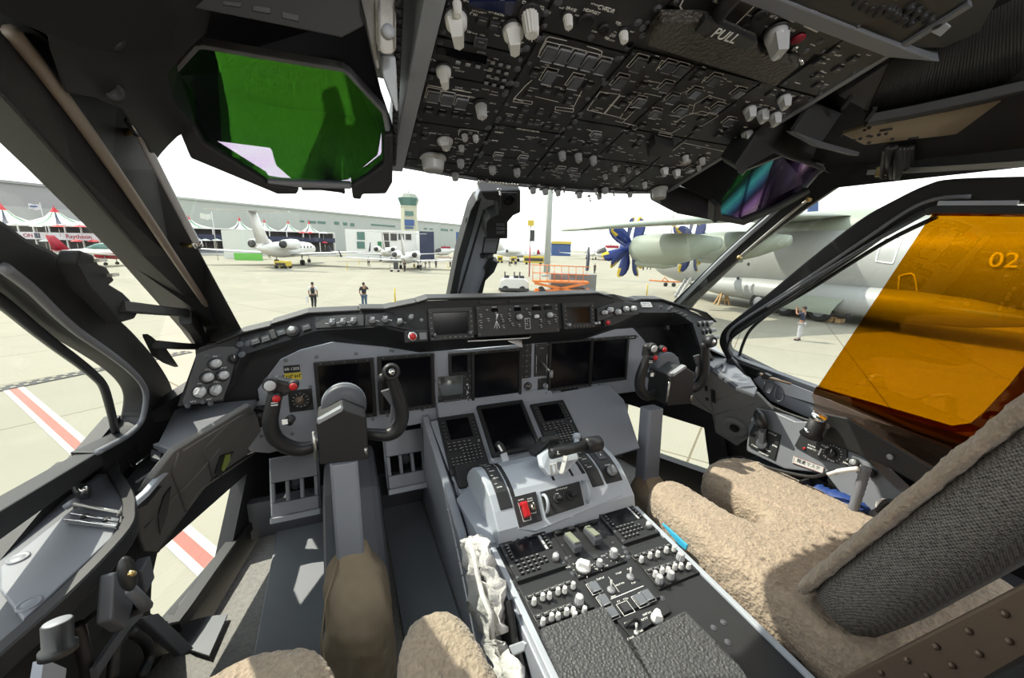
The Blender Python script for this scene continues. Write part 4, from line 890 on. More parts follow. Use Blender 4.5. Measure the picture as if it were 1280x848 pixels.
u, v_ = PIL.px(613, 322, .02); MB().lathe([(.011, 0), (.013, .01), (.012, .028), (.006, .03)], 14, PIL.at(u, v_, 0)).build('knob', 'black', t)
u, v_ = PIL.px(605, 322, .02); MB().box(u-.012, v_-.006, 0, u+.006, v_+.006, .02, PIL.M).build('bracket', 'black', t, bevel=.002)
# ---------------------------------------------------------------- panes (each a real thin pane)
def pane(n, pts, off):
    o = slab('window_%d' % n, pts, off, 'window_glass', None, 0); return struct(o)
pane(1, [V(-.01, 1.72, -.26), V(-.84, 1.33, -.3), V(-.83, .83, .30), V(-.01, 1.17, .44)], (-.004, .008, .004))
pane(2, [V(.01, 1.72, -.26), V(.84, 1.33, -.3), V(.83, .83, .30), V(.01, 1.17, .44)], (.004, .008, .004))
def sidepane(s, y0, y1, za, zb, d): return [V(s*(.845-.35*za+d), y0, za), V(s*(.845-.35*za+d), y1, za), V(s*(.845-.35*zb+d), y1, zb), V(s*(.845-.35*zb+d), y0, zb)]
pane(3, sidepane(-1, -.25, 1.36, -.52, .2, .055), (-.006, 0, 0))
pane(4, sidepane(1, -.25, 1.36, -.52, .2, .055), (.006, 0, 0))
# ---------------------------------------------------------------- lower nose walls with the chin windows
def CWn(s): return Vector((s*.953, .303, 0)).normalized()
def cw(x, y, s, off=0.): n = CWn(s); return hit(x, y, V(s*1.07, 1.27, 0)-n*off, n)
chinL = [(309, 592), (287, 696), (217, 781), (188, 767), (190, 722), (197, 691)]
chinLo = [(352, 552), (350, 690), (240, 860), (120, 850), (120, 700), (180, 620)]
chinR = [(780, 504), (880, 535), (887, 586), (881, 592), (818, 570), (776, 553)]
chinRo = [(740, 470), (900, 515), (915, 600), (900, 660), (815, 640), (740, 600)]
def ringslab(name, outer, inner, fn, off, m):
    n = len(outer); mb = MB(); A = [fn(*p) for p in outer]; B = [fn(*p) for p in inner]; off = Vector(off)
    for i in range(n):
        j = (i+1) % n
        mb.add([A[i], A[j], B[j], B[i], A[i]+off, A[j]+off, B[j]+off, B[i]+off], [(0, 1, 2, 3), (4, 7, 6, 5), (0, 4, 5, 1), (3, 2, 6, 7)])
    return mb.build(name, m)
struct(ringslab('wall_left', chinLo, chinL, lambda x, y: cw(x, y, -1), (-.05, .02, 0), 'black_trim'))
struct(ringslab('wall_right', chinRo, chinR, lambda x, y: cw(x, y, 1), (.05, .02, 0), 'black_trim'))
for n_, s, po in ((5, -1, chinL), (6, 1, chinR)):
    pane(n_, [cw(*p, s)+Vector((s*.03, .01, 0)) for p in po], (s*.004, 0, 0))
# fairing closing the gap between ledge and nose
for s, nm in ((-1, 'wall_left'), (1, 'wall_right')):
    mb = MB()
    mb.hull([V(s*1.04, 1.2, -.42), V(s*1.16, 1.2, -1.19), V(s*1.16, .8, -1.19), V(s*1.05, .8, -.5)], (s*.03, 0, 0))
    mb.hull([V(s*.86, 1.36, -.36), V(s*1.04, 1.2, -.46), V(s*1.05, 1.24, -.80), V(s*.90, 1.78, -.62), V(s*.6, 1.95, -.38)], (s*.03, .03, 0))
    struct(mb.build(nm, 'black_trim'))
# deck below the windscreen
mb = MB(); mb.hull([V(-.9, 1.41, -.37), V(0, 1.80, -.37), V(.9, 1.41, -.37)], (0, 0, -.02)); mb.hull([V(-.9, 1.41, -.385), V(.9, 1.41, -.385), V(.9, 1.95, -.39), V(-.9, 1.95, -.39)], (0, 0, -.02))
struct(mb.build('trim_11', 'soft_black'))
# ================================================================ small controls, built once and copied
CACHE = {}
ID = Matrix.Identity(4)
def inst(key, maker, mats, W, parent, name, bevel=0.):
    """first call builds the control, later calls copy it"""
    if key not in CACHE:
        mb = MB(); maker(mb); o = mb.build(name, mats, None, bevel=bevel, W=ID)
        CACHE[key] = o.data, bevel
        place(o, parent, W); return o
    me, bv = CACHE[key]
    o = bpy.data.objects.new(name, me); COL.objects.link(o); place(o, parent, W)
    if bv: b = o.modifiers.new('bevel', 'BEVEL'); b.width = bv; b.segments = 2; b.limit_method = 'ANGLE'
    return o
def fluted(mb, r, h, z0=0., n=14, mi=0):
    rings = []
    for z, k in ((z0, 1.), (z0+h*.8, .86), (z0+h*.96, .8), (z0+h, .62)):
        rings.append([Vector(((r*k*(1 if i % 2 else .88))*math.cos(math.pi*i/n), (r*k*(1 if i % 2 else .88))*math.sin(math.pi*i/n), z)) for i in range(2*n)])
    mb.loft(rings, mi, False)
def knob(fr, u, v, parent, r=.007, h=.018, m='knob_grey', rot=0., style='round', w=0., name='knob'):
    def mk(mb):
        mb.lathe([(r*1.35, 0), (r*1.35, h*.12), (r*1.1, h*.16)], 20, None, 1)
        if style == 'round': fluted(mb, r, h*.88, h*.12)
        elif style == 'plain': mb.lathe([(r, h*.1), (r*.9, h*.9), (r*.75, h)], 18)
        elif style == 'bar':                                  # skirted pointer with a raised bar grip
            mb.lathe([(r*1.2, h*.1), (r*1.1, h*.4), (r*.7, h*.5)], 20)
            mb.loft([[Vector((x*k, y*k, z)) for x, y in [(-r*.7, -r), (r*.7, -r), (r*.62, r*.8), (0, r*1.2), (-r*.62, r*.8)]] for z, k in ((h*.35, 1.1), (h*.8, .9), (h, .8))], sm=False)
        mb.box(-r*.07, r*.1, h*.99, r*.07, r*.85, h*1.01, None, 2)
    return inst(('k', round(r, 4), round(h, 4), m, style), mk, [m, 'black', 'mark'], fr.at(u, v, w, rot), parent, name)
def toggle(fr, u, v, parent, L=.017, tilt=20, m='chrome', w=0., rot=0., name='toggle_switch'):
    def mk(mb):
        mb.lathe([(.0052, 0), (.0052, .003), (.0035, .0042)], 6, None, 0, False)
        a = rad(tilt); mb.tube([Vector((0, 0, .002)), Vector((0, math.sin(a)*L*.6, math.cos(a)*L*.6)), Vector((0, math.sin(a)*L, math.cos(a)*L))], [.0013, .0018, .0028], 8)
        mb.ball((0, math.sin(a)*L, math.cos(a)*L), .0029, 8)
    return inst(('t', L, tilt, m), mk, [m], fr.at(u, v, w, rot), parent, name)
def button(fr, u, v, parent, a=.014, b=.012, h=.003, m='button_grey', mark=True, w=0., name='push_button', mm='mark_dim'):
    def mk(mb):
        mb.box(-a/2, -b/2, 0, a/2, b/2, h*.5, None, 1); mb.box(-a/2+.0012, -b/2+.0012, h*.5, a/2-.0012, b/2-.0012, h)
        if mark:
            mb.box(-a*.28, b*.08, h, a*.28, b*.16, h+.0003, None, 2)
    return inst(('b', round(a, 4), round(b, 4), h, m, mark, mm), mk, [m, 'black', mm], fr.at(u, v, w), parent, name)
def guarded(fr, u, v, parent, a=.019, b=.021, h=.011, w=0., outline=True, m='cover_glass'):
    """square lighted switch under a clear hinged guard, white line round it"""
    def mk(mb):
        if outline:
            t = .0011
            for q in ((-a*.62, -b*.62, a*.62, -b*.62+t), (-a*.62, b*.62-t, a*.62, b*.62), (-a*.62, -b*.62, -a*.62+t, b*.62), (a*.62-t, -b*.62, a*.62, b*.62)): mb.box(q[0], q[1], 0, q[2], q[3], .0006, None, 2)
        mb.box(-a/2, -b/2, 0, a/2, b/2, h*.45, None, 1)
        mb.prism([(-a/2, 0), (a/2, 0), (a/2*.9, h), (-a/2*.9, h)], -b/2*.96, b/2*.96, Matrix.Rotation(rad(90), 4, 'X'), 0)
        mb.tube([(-a/2, b/2, h*.6), (a/2, b/2, h*.6)], .0014, 6, 3)
        for x in (-1, 1): mb.tube([(x*a/2, -b/2, h*.5), (x*a/2, b/2, h*.55)], .0011, 5, 3)
        mb.tube([(-a/2, -b/2, h), (a/2, -b/2, h)], .0011, 5, 3)
    return inst(('g', round(a, 4), round(b, 4), h, outline, m), mk, [m, 'black', 'mark', 'knob_dull'], fr.at(u, v, w), parent, 'guarded_switch')
class FSet:
    def __init__(s): s.q = []
    def build(s, name, m, parent):
        for fr, u, v, r, w in s.q: inst(('f', round(r, 4), m), lambda mb: (mb.lathe([(r*1.5, 0), (r*1.5, .0008), (r*1.2, .0012)], 12), mb.lathe([(r, .0008), (r*.9, .002), (r*.5, .0022)], 8)), [m], fr.at(u, v, w), parent, 'fastener')
def screw(mb, fr, u, v, r=.0036, w=0., mi=1):
    if isinstance(mb, FSet): mb.q.append((fr, u, v, r, w)); return
    mb.lathe([(r*1.5, 0), (r*1.5, .0008), (r*1.2, .0012)], 10, fr.at(u, v, w), mi)
    mb.lathe([(r, .0008), (r*.9, .002), (r*.5, .0022)], 8, fr.at(u, v, w), mi)
def module(fr, rect, parent, name, h=.004, m='module_black', screws=True, w=0., gap=.0012):
    u0, v0, u1, v1 = rect; mb = MB()
    mb.box(u0+gap, v0+gap, w, u1-gap, v1-gap, w+h, fr.M)
    if screws:
        n = max(2, int((v1-v0)/.045)+1)
        for k in range(n):
            v = v0+.008+(v1-v0-.016)*k/(n-1)
            for u in (u0+.0065, u1-.0065): screw(mb, fr, u, v, .0026, w+h)
    return mb.build(name, [m, 'dark_grey'], parent)
def legend(fr, items, parent, w=.0045, m='mark', name='legend'):
    """small printed lines: (u0,v0,u1,v1) strokes lying on the face"""
    mb = MB()
    for (u0, v0, u1, v1, t) in items:
        d = Vector((u1-u0, v1-v0, 0)); L = d.length or 1e-6; n = Vector((-d.y, d.x, 0))/L*t/2
        mb.add([(u0-n.x, v0-n.y, w), (u1-n.x, v1-n.y, w), (u1+n.x, v1+n.y, w), (u0+n.x, v0+n.y, w), (u0-n.x, v0-n.y, w+.0003), (u1-n.x, v1-n.y, w+.0003), (u1+n.x, v1+n.y, w+.0003), (u0+n.x, v0+n.y, w+.0003)],
               [(4, 5, 6, 7), (0, 3, 2, 1), (0, 1, 5, 4), (1, 2, 6, 5), (2, 3, 7, 6), (3, 0, 4, 7)], 0, False, fr.M)
    return mb.build(name, m, parent)
def microtext(u, v, n, s=.0016):                            # a word too small to read: broken strokes
    out = []; x = u-n*s*.62
    rnd = random.Random(int(abs(u*9173+v*7919)*1000))
    for i in range(n):
        k = rnd.random()
        out.append((x, v-s*.5, x, v+s*.5, s*.28))
        if k < .75: out.append((x, v+(s*.5 if k < .4 else 0), x+s*.7, v+(s*.5 if k < .4 else 0), s*.25))
        if k > .35: out.append((x+s*.7, v-s*.5, x+s*.7, v+(s*.5 if k > .6 else 0), s*.25))
        x += s*1.24
    return out
def display(fr, rect, parent, name, bz=.012, h=.012, w=0., keys=0, m='panel_black', screen='screen', keyb=True):
    u0, v0, u1, v1 = rect; mb = MB()
    mb.box(u0, v0, w-.01, u1, v1, w+h*.45, fr.M)
    for q in ((u0, v0, u1, v0+bz), (u0, v1-bz, u1, v1), (u0, v0+bz, u0+bz, v1-bz), (u1-bz, v0+bz, u1, v1-bz)): mb.box(q[0], q[1], w, q[2], q[3], w+h, fr.M)
    d = mb.build(name, [m], parent, bevel=.0012)
    mb = MB(); mb.box(u0+bz+.002, v0+bz+.002, w+h*.45, u1-bz-.002, v1-bz-.002, w+h*.5, fr.M); mb.build('screen', screen, d)
    if keys:
        for k in range(keys):
            v = v0+bz+(v1-v0-2*bz)*(k+.5)/keys
            for u in (u0+bz*.45, u1-bz*.45): button(fr, u, v, d, bz*.6, (v1-v0-2*bz)/keys*.55, .003, w=w+h, name='line_key')
    return d
# ================================================================ main instrument panel
MPF = Frame(V(0, 1.37, -.45), (1, 0, 0), (0, .03, 1))
K5 = lambda x, y: (480+x/3.534, 360+y/3.534)
K4b = lambda x, y: (200+x/3.534, 360+y/3.534)
K6 = lambda x, y: (740+x/3.534, 360+y/3.534)
KT = lambda x, y: (520+x/4.239, 480+y/4.239)
KP = lambda x, y: (600+x/3.72, 620+y/3.72)
IP = thing('instrument_panel', 'blue grey main instrument panel with five large dark displays across the cockpit', 'instrument panel', V(0, 1.37, -.70))
outl = [(295, 544), (310, 513), (324, 501), (322, 487), (333, 473), (350, 450), (375, 438), (415, 428), (466, 424), (506, 430), (545, 438), (587, 437), (650, 431), (684, 424), (745, 418), (758, 410), (777, 405), (792, 411), (804, 424), (816, 441), (850, 447), (868, 452), (880, 470), (862, 484), (800, 489), (740, 497), (700, 499), (640, 508), (600, 514), (548, 524), (520, 531), (440, 545), (380, 556), (336, 567), (313, 565)]
traced(MPF, outl, -.012, 0, 'panel_grey', 'panel', IP, .002)
# seams and rivets
legend(MPF, [(*MPF.px(538, 440), *MPF.px(547, 523), .0012), (*MPF.px(684, 424), *MPF.px(692, 496), .0012), (*MPF.px(480, 428), *MPF.px(505, 432), .0012)], IP, .0002, 'dark_grey', 'seam')
mb = FSet()
for x, y in [K4b(555, 320), K4b(692, 305), K4b(866, 290), K4b(1030, 277), K4b(450, 655), K4b(585, 645), K4b(663, 437), K4b(940, 580), K4b(1005, 565), K5(30, 275), K5(220, 300), K5(222, 410), K5(170, 540), K5(590, 250), K5(640, 485), K5(830, 205), K5(950, 430), K6(200, 215), K6(100, 400), (700, 505), (760, 494), (560, 520)]:
    u, v = MPF.px(x, y); screw(mb, MPF, u, v, .0042, 0, 0)
mb.build('fasteners', 'mid_grey', IP)
D = [((392, 453), (471, 519)), ((471, 446), (543.5, 508)), ((588, 439), (650, 498)), ((685, 426), (737, 482)), ((737, 423), (781, 474))]
for i, (a, b) in enumerate(D):
    r = MPF.rect(a, b); h = .232
    vt = MPF.px(*a)[1]; vb = MPF.px(*b)[1]
    d_ = display(MPF, (r[0], vb, r[2], vt), IP, 'flight_display', .0115, .014, keys=0)
    mb = MB()
    for k in range(9): u = r[0]+.02+(r[2]-r[0]-.04)*k/8; mb.box(u-.004, vb+.0035, .014, u+.004, vb+.007, .0155, MPF.M)
    for k in range(5): u = r[0]+.02+(r[2]-r[0]-.04)*k/4; mb.lathe([(.0016, 0), (.0012, .002)], 6, MPF.at(u, vt-.0045, .014), 1)
    mb.build('bezel_marks', ['dark_grey', 'knob_dull'], d_)
# standby display, clear holder, strips
def r5(a, b): return MPF.rect(K5(*a), K5(*b))
d_ = display(MPF, r5((283, 287), (377, 376)), IP, 'standby_display', .009, .016)
u, v = MPF.px(*K5(368, 362)); knob(MPF, u, v, d_, .0055, .012, 'black', w=.016)
r = r5((236, 392), (345, 470)); mb = MB(); mb.box(*r[:2], .003, *r[2:], .006, MPF.M); o = mb.build('chart_holder', 'clear_plastic', IP, bevel=.002)
r = r5((237, 480), (350, 510)); md = module(MPF, r, IP, 'lighting_panel', .006); md.name = 'lighting_panel'
for k in range(6): button(MPF, r[0]+.028+k*.011, (r[1]+r[3])/2, md, .008, .011, .003, w=.006, mm='mark')
r = r5((346, 382), (388, 496)); md = module(MPF, r, IP, 'switch_strip', .006)
legend(MPF, microtext((r[0]+r[2])/2, r[3]-.02, 4)+[((r[0]+r[2])/2+math.sin(k*1.9)*.004, r[3]-.035-k*.013, (r[0]+r[2])/2+math.cos(k)*.004, r[3]-.045-k*.012, .0016) for k in range(6)], md, .0065)
for k in range(3): toggle(MPF, (r[0]+r[2])/2, r[3]-.04-k*.03, md, .014, 10, w=.006)
r = r5((604, 242), (648, 396)); md = module(MPF, r, IP, 'gear_indicator_panel', .006)
for k in range(7): button(MPF, (r[0]+r[2])/2, r[3]-.012-k*.021, md, .016, .014, .003, w=.006)
r = r5((664, 246), (722, 386)); md = module(MPF, r, IP, 'landing_gear_panel', .006)
legend(MPF, microtext((r[0]+r[2])/2, r[3]-.02, 6, .002)+[((r[0]+.008), r[3]-.05, r[0]+.008, r[3]-.12, .001), (r[2]-.008, r[3]-.05, r[2]-.008, r[3]-.12, .001)], md, .0065)
mb = MB(); M = MPF.M; u, v = MPF.px(*K5(688, 320)); mb.box(u-.004, v-.04, .005, u+.004, v+.02, .007, M); mb.build('slot', 'black', md)
u2, v2 = MPF.px(*K5(705, 362)); mb = MB(); mb.tube([MPF.p(u, v, .005), MPF.p((u+u2)/2, (v+v2)/2, .045), MPF.p(u2, v2+.004, .06)], [.0045, .004, .004], 8); mb.build('gear_lever', 'steel', md)
mb = MB(); mb.lathe([(.006, -.007), (.0145, -.006), (.0155, 0), (.0145, .006), (.006, .007)], 20, MPF.M @ Matrix.Translation((u2, v2, .065)) @ Matrix.Rotation(rad(60), 4, 'Y')); mb.build('lever_wheel', 'knob_dull', md)
u, v = MPF.px(*K5(634, 434)); mb = MB(); mb.lathe([(.0165, 0), (.0165, .006), (.0145, .008), (.0135, .006), (.001, .006)], 28, MPF.at(u, v)); g = mb.build('brake_gauge', 'black', IP)
legend(MPF, [(u+.010*math.cos(rad(a)), v+.010*math.sin(rad(a)), u+.013*math.cos(rad(a)), v+.013*math.sin(rad(a)), .0008) for a in range(-40, 230, 22)]+[(u, v, u-.006, v+.005, .0016), (u, v, u+.008, v+.002, .0014)], g, .0075)
r = r5((679, 401), (728, 482)); md = module(MPF, r, IP, 'brake_panel', .006)
for (x, y, rr) in [(707, 428, .009), (706, 463, .007)]:
    u, v = MPF.px(*K5(x, y)); knob(MPF, u, v, md, rr, .02, 'knob_dull', w=.006, style='bar')
r = r5((778, 450), (852, 490)); md = module(MPF, r, IP, 'timer_panel', .012, w=.004)
u, v = MPF.px(*K5(820, 461)); knob(MPF, u, v, md, .009, .02, 'knob_dull', w=.016, style='bar', rot=-.6); legend(MPF, microtext(u-.025, v+.006, 4)+microtext(u+.018, v-.012, 3), md, .0165)
# left lobe: placards, clock, vent
def board(fr, a, b, body, m, tm, parent, name, size, w=.0015, rot=0., sx=1.):
    r = fr.rect(a, b); mb = MB(); mb.box(r[0], r[1], 0, r[2], r[3], w, fr.M); o = mb.build(name, m, parent)
    if body: text(body, fr, (r[0]+r[2])/2, (r[1]+r[3])/2, size, tm, o, w=w, sx=sx)
    return o
board(MPF, K4b(545, 345), K4b(620, 371), '68-1203', 'black', 'mark', IP, 'serial_placard', .0125)
board(MPF, K5(1075, 211), K5(1112, 226), '68-1203', 'black', 'mark', IP, 'serial_placard', .008)
o = board(MPF, K4b(549, 379), K4b(627, 403), None, 'yellow', 'black', IP, 'yellow_sticker', .01)
r = MPF.rect(K4b(549, 379), K4b(627, 403)); legend(MPF, microtext((r[0]+r[2])/2, (r[1]+r[3])/2, 5, .0095), o, .0016, 'black')
u, v = MPF.px(*K4b(622, 492)); mb = MB(); s_ = .034
mb.box(u-s_, v-s_*1.15, 0, u+s_, v+s_*.95, .005, MPF.M); mb.lathe([(.031, .004), (.031, .011), (.027, .014), (.025, .009), (.001, .009)], 32, MPF.at(u, v)); ck = mb.build('clock', 'black', IP, bevel=.001)
legend(MPF, [(u+.0195*math.cos(rad(a)), v+.0195*math.sin(rad(a)), u+.0235*math.cos(rad(a)), v+.0235*math.sin(rad(a)), .0011) for a in range(0, 360, 30)]+[(u, v, u+.006, v+.015, .0014), (u, v, u-.008, v-.004, .0014)]+microtext(u, v+.008, 4), ck, .0095)
mb = MB(); mb.lathe([(.013, .009), (.013, .0098)], 20, MPF.at(u-.004, v)); mb.build('clock_subdial', 'bronze', ck)
r = MPF.rect(K4b(397, 525), K4b(478, 604)); u, v = (r[0]+r[2])/2, (r[1]+r[3])/2; mb = MB(); mb.box(r[0], r[1], 0, r[2], r[3], .008, MPF.M); mb.lathe([(.033, .006), (.034, .016), (.028, .02), (.024, .012), (.001, .01)], 28, MPF.at(u, v)); vt = mb.build('air_vent', 'black', IP, bevel=.002)
mb = MB(); mb.ball(MPF.p(u, v, .008), .02, 14, sc=(1, .7, 1)); mb.build('nozzle', 'rubber', vt)
# black panel backing above the grey: the recess under the coaming
for s in (-1, 1):
    if s > 0: mb = MB(); mb.hull([atY(x, y, q) for x, y, q in [(838, 390, 1.37), (866, 404, 1.26), (878, 434, 1.20), (905, 470, 1.18), (868, 472, 1.30), (845, 445, 1.38)]], (0, .02, 0)); mb.build('end_panel', 'black_trim', IP)
    mb = MB(); mb.hull([V(s*.50, 1.40, -.27), V(s*.93, 1.40, -.30), V(s*.94, 1.40, -.54), V(s*.78, 1.40, -.60), V(s*.50, 1.40, -.60)], (0, .02, 0)); mb.build('side_panel', 'black_trim', IP)

# ================================================================ coaming (glareshield)
GS = thing('glareshield', 'black angular coaming full of knobs and two small displays along the windscreen sill', 'glareshield', V(0, 1.2, -.30))
Cc = [((248, 436), (222, 508), 1.20, 1.13), ((300, 419), (279, 502), 1.25, 1.17), ((306, 416), (303, 444), 1.255, 1.21), ((385, 393), (395, 414), 1.27, 1.23), ((478, 387), (477, 409), 1.23, 1.19), ((533, 377), (531, 422), 1.19, 1.165), ((768, 368), (765, 407), 1.19, 1.165),
      ((801, 376), (800, 391), 1.23, 1.19), ((829, 376), (846, 391), 1.25, 1.20), ((857, 386), (866, 404), 1.24, 1.18), ((891, 402), (875, 433), 1.20, 1.13)]
T_ = [atY(*c[0], c[2]) for c in Cc]; B_ = [atY(*c[1], c[3]) for c in Cc]
mb = MB()
for i in range(len(Cc)-1):
    mb.hull([T_[i], T_[i+1], B_[i+1], B_[i]], (0, .015, 0))
    bk = lambda p, z, y=1.40: Vector((p.x*.98, y, z+1.19))
    zb = [(-.30 if k < 4 else -.335 if k == 4 else -.365 if k < 7 else -.33) for k in range(len(Cc))]
    mb.add([T_[i], T_[i+1], bk(T_[i+1], zb[i+1], 1.36), bk(T_[i], zb[i], 1.36), B_[i], B_[i+1]], [(0, 1, 2, 3), (4, 3, 2, 5), (0, 3, 4), (1, 5, 2)])
mb.build('housing', 'black_trim', GS)
# raised brow plates
def brow(pts, name='brow', dy=.04, th=.007):
    q = [atY(x, y, yy) for x, y, yy in pts]; mb = MB()
    mb.loft([[p+Vector((0, -.012, -.004)), p+Vector((0, -.012, th-.004)), p+Vector((0, dy, th+.002)), p+Vector((0, dy, -.004))] for p in q], sm=False)
    mb.build(name, 'black', GS, bevel=.003)
brow([(272, 428, 1.225), (305, 415, 1.255), (339, 407, 1.26)]); brow([(339, 405, 1.26), (385, 391, 1.27), (449, 388, 1.25)]); brow([(449, 386, 1.24), (480, 386, 1.23), (520, 378, 1.20)])
brow([(520, 378, 1.20), (534, 373.5, 1.19), (640, 371, 1.19), (723, 367.5, 1.19), (746, 366.5, 1.19)]); brow([(746, 366.5, 1.19), (768, 373, 1.2), (790, 376, 1.22), (799, 374, 1.23)]); brow([(799, 374, 1.23), (825, 374, 1.25), (859, 385, 1.24), (881, 391, 1.21), (893, 402, 1.2)])
# underside lights row / dark soffit strip
def facet(i, j=None):
    j = i+1 if j is None else j
    return Frame(B_[i], B_[j]-B_[i], T_[i]-B_[i])
FO = facet(0); FS = facet(2); FS2 = facet(3); FL = facet(4); FC = facet(5); FR1 = facet(6); FR2 = facet(7); FR3 = facet(8); FR4 = facet(9)
for f in (FO, FS, FS2, FL, FC, FR1, FR2, FR3, FR4): assert f.w.y < 0, 'facet'
# outer left panel: five bright knobs
md = traced(FO, [K4b(165, 290), K4b(250, 262), K4b(330, 262), K4b(352, 300), K4b(275, 495), K4b(105, 520), K4b(100, 500)], .001, .006, 'module_grey', 'air_conditioning_panel', GS, .001)
for x, y, st in [(237, 340, 'round'), (203, 400, 'round'), (270, 391, 'round'), (240, 454, 'bar'), (170, 463, 'bar')]:
    u, v = FO.px(*K4b(x, y)); knob(FO, u, v, md, .0115, .026, 'knob_grey', w=.006, style='plain' if st == 'round' else 'bar', rot=-.5)
    legend(FO, microtext(u+.006, v+.021, 4, .003)+microtext(u-.012, v-.021, 3, .003), md, .0065)
u, v = FO.px(*K4b(319, 317)); knob(FO, u, v, md, .010, .012, 'black', w=.006, style='plain')
mb = FSet(); [screw(mb, FO, *FO.px(*K4b(x, y)), .004, .006, 0) for x, y in [(205, 303), (120, 522), (220, 512), (340, 277), (262, 302), (187, 505)]]; mb.build('fasteners', 'dark_grey', md)
# strip: dark push buttons and a lamp knob
for x, y in [(424, 241), (470, 229), (538, 201), (648, 178)]:
    u, v = FS.px(*K4b(x, y)); button(FS, u, v, GS, .022, .020, .006, w=.001, m='button_grey')
u, v = FS.px(*K4b(503, 212)); mb = MB(); mb.box(u-.007, v-.015, 0, u+.007, v+.015, .009, FS.M); mb.build('selector_block', 'black', GS, bevel=.002)
u, v = FS.px(*K4b(588, 195)); knob(FS, u, v, GS, .010, .02, 'knob_grey', style='round'); mb = MB(); mb.lathe([(.017, 0), (.018, .006), (.014, .008)], 24, FS.at(u, v)); mb.build('collar', 'black', GS)
for x, y in [(353, 250), (388, 245), (362, 295)]: u, v = FS.px(*K4b(x, y)); mb = MB(); screw(mb, FS, u, v, .006, 0, 0); mb.build('lock_screw', 'dark_grey', GS)
# long strip with small knobs (left)
md = traced(FS2, [K4b(684, 130), K4b(902, 122), K4b(902, 170), K4b(690, 182)], .001, .005, 'module_black', 'lighting_knob_panel', GS, .001)
for x, y in [(764, 160), (812, 157), (857, 154)]: u, v = FS2.px(*K4b(x, y)); knob(FS2, u, v, md, .007, .016, 'knob_dull', w=.005, style='bar'); legend(FS2, microtext(u, v+.0125, 4, .0028)+microtext(u-.014, v, 3, .0026), md, .0055)
md = traced(FL, [K4b(908, 122), K4b(1008, 112), K4b(1130, 82), K4b(1130, 198), K4b(1020, 172), K4b(908, 170)], .001, .005, 'module_black', 'map_light_panel', GS, .001)
for x, y, rr in [(938, 153, .007), (994, 149, .007), (1058, 160, .008), (1107, 142, .0085), (1152, 157, .006)]:
    u, v = FL.px(*K4b(x, y)); knob(FL, u, v, md, rr, .018, 'knob_dull', w=.005, style='bar' if x < 1000 else 'plain', rot=-.4); legend(FL, microtext(u+.014, v+.006, 3, .0026)+microtext(u-.004, v+.0125, 3, .0026), md, .0055)
# centre: two displays and the autopilot panel
d_ = display(FC, FC.rect(K5(190, 92), K5(395, 222)), GS, 'control_display', .014, .010, w=.001)
r = FC.rect(K5(190, 92), K5(395, 222)); mb = MB()
for k in range(6):
    v = r[3]-.014-k*.0155
    for u in (r[0]+.007, r[2]-.007): button(FC, u, v, d_, .009, .006, .003, w=.011, name='line_key', mm='mark')
for k in range(5): button(FC, r[0]+.045+k*.016, r[1]+.007, d_, .010, .006, .003, w=.011, name='function_key', mm='mark')
for u_ in (r[0]+.014, r[2]-.014): knob(FC, u_, r[1]+.016, d_, .006, .012, 'dark_grey', w=.011)
d2 = display(FC, FC.rect(K5(780, 68), K5(925, 175)), GS, 'control_display', .016, .010, w=.001)
r = FC.rect(K5(780, 68), K5(925, 175))
for k in range(6):
    v = r[3]-.014-k*.0145
    for u in (r[0]+.008, r[2]-.008): button(FC, u, v, d2, .009, .006, .003, w=.011, name='line_key', mm='mark')
for k in range(5): button(FC, r[0]+.040+k*.013, r[1]+.008, d2, .009, .006, .003, w=.011, name='function_key', mm='mark')
knob(FC, r[0]+.018, r[1]+.014, d2, .006, .014, 'knob_dull', w=.011)
r = FC.rect(K5(402, 82), K5(772, 195)); md = module(FC, r, GS, 'autopilot_panel', .006, w=.001)
for (x0, y0, x1, y1) in [(470, 92, 500, 106), (570, 88, 600, 102), (648, 85, 690, 100), (700, 82, 738, 97)]:
    q = FC.rect(K5(x0, y0), K5(x1, y1)); mb = MB(); mb.box(*q[:2], .006, *q[2:], .0085, FC.M); mb.build('readout', 'screen', md)
    legend(FC, microtext((q[0]+q[2])/2, q[3]+.004, 5, .0024), md, .0075)
for x, y, rr in [(590, 130, .0095), (724, 122, .0095), (665, 128, .0065)]: u, v = FC.px(*K5(x, y)); knob(FC, u, v, md, rr, .02, 'knob_grey' if rr > .008 else 'knob_white', w=.007)
u, v = FC.px(*K5(493, 140)); mb = MB(); mb.tube([FC.p(u, v, .007), FC.p(u+.001, v+.016, .018)], [.002, .003], 8); mb.build('thumbwheel', 'knob_white', md)
lg = [(u, v-.004, u-.009, v-.028, .0013), (u, v-.004, u, v-.03, .0013), (u, v-.004, u+.010, v-.028, .0013), (u, v+.012, u, v+.03, .001)]
u, v = FC.px(*K5(630, 158)); lg += [(u-.009, v-.017, u+.009, v-.017, .001), (u-.009, v+.017, u+.009, v+.017, .001), (u-.009, v-.017, u-.009, v+.017, .001), (u+.009, v-.017, u+.009, v+.017, .001)]
for x, y in [(450, 100), (425, 130), (425, 155), (425, 178), (458, 148), (515, 130), (522, 150), (525, 178), (552, 98), (552, 125), (552, 148), (566, 168), (625, 95), (640, 120), (628, 150), (628, 168), (690, 150), (726, 160), (752, 128), (690, 175), (755, 95), (755, 150), (595, 172)]:
    u, v = FC.px(*K5(x, y)); button(FC, u, v, md, .0125, .0095, .003, w=.007, mm='mark'); 
    if y > 110: lg += microtext(u, v+.0075, 3, .0022)
legend(FC, lg, md, .0076)
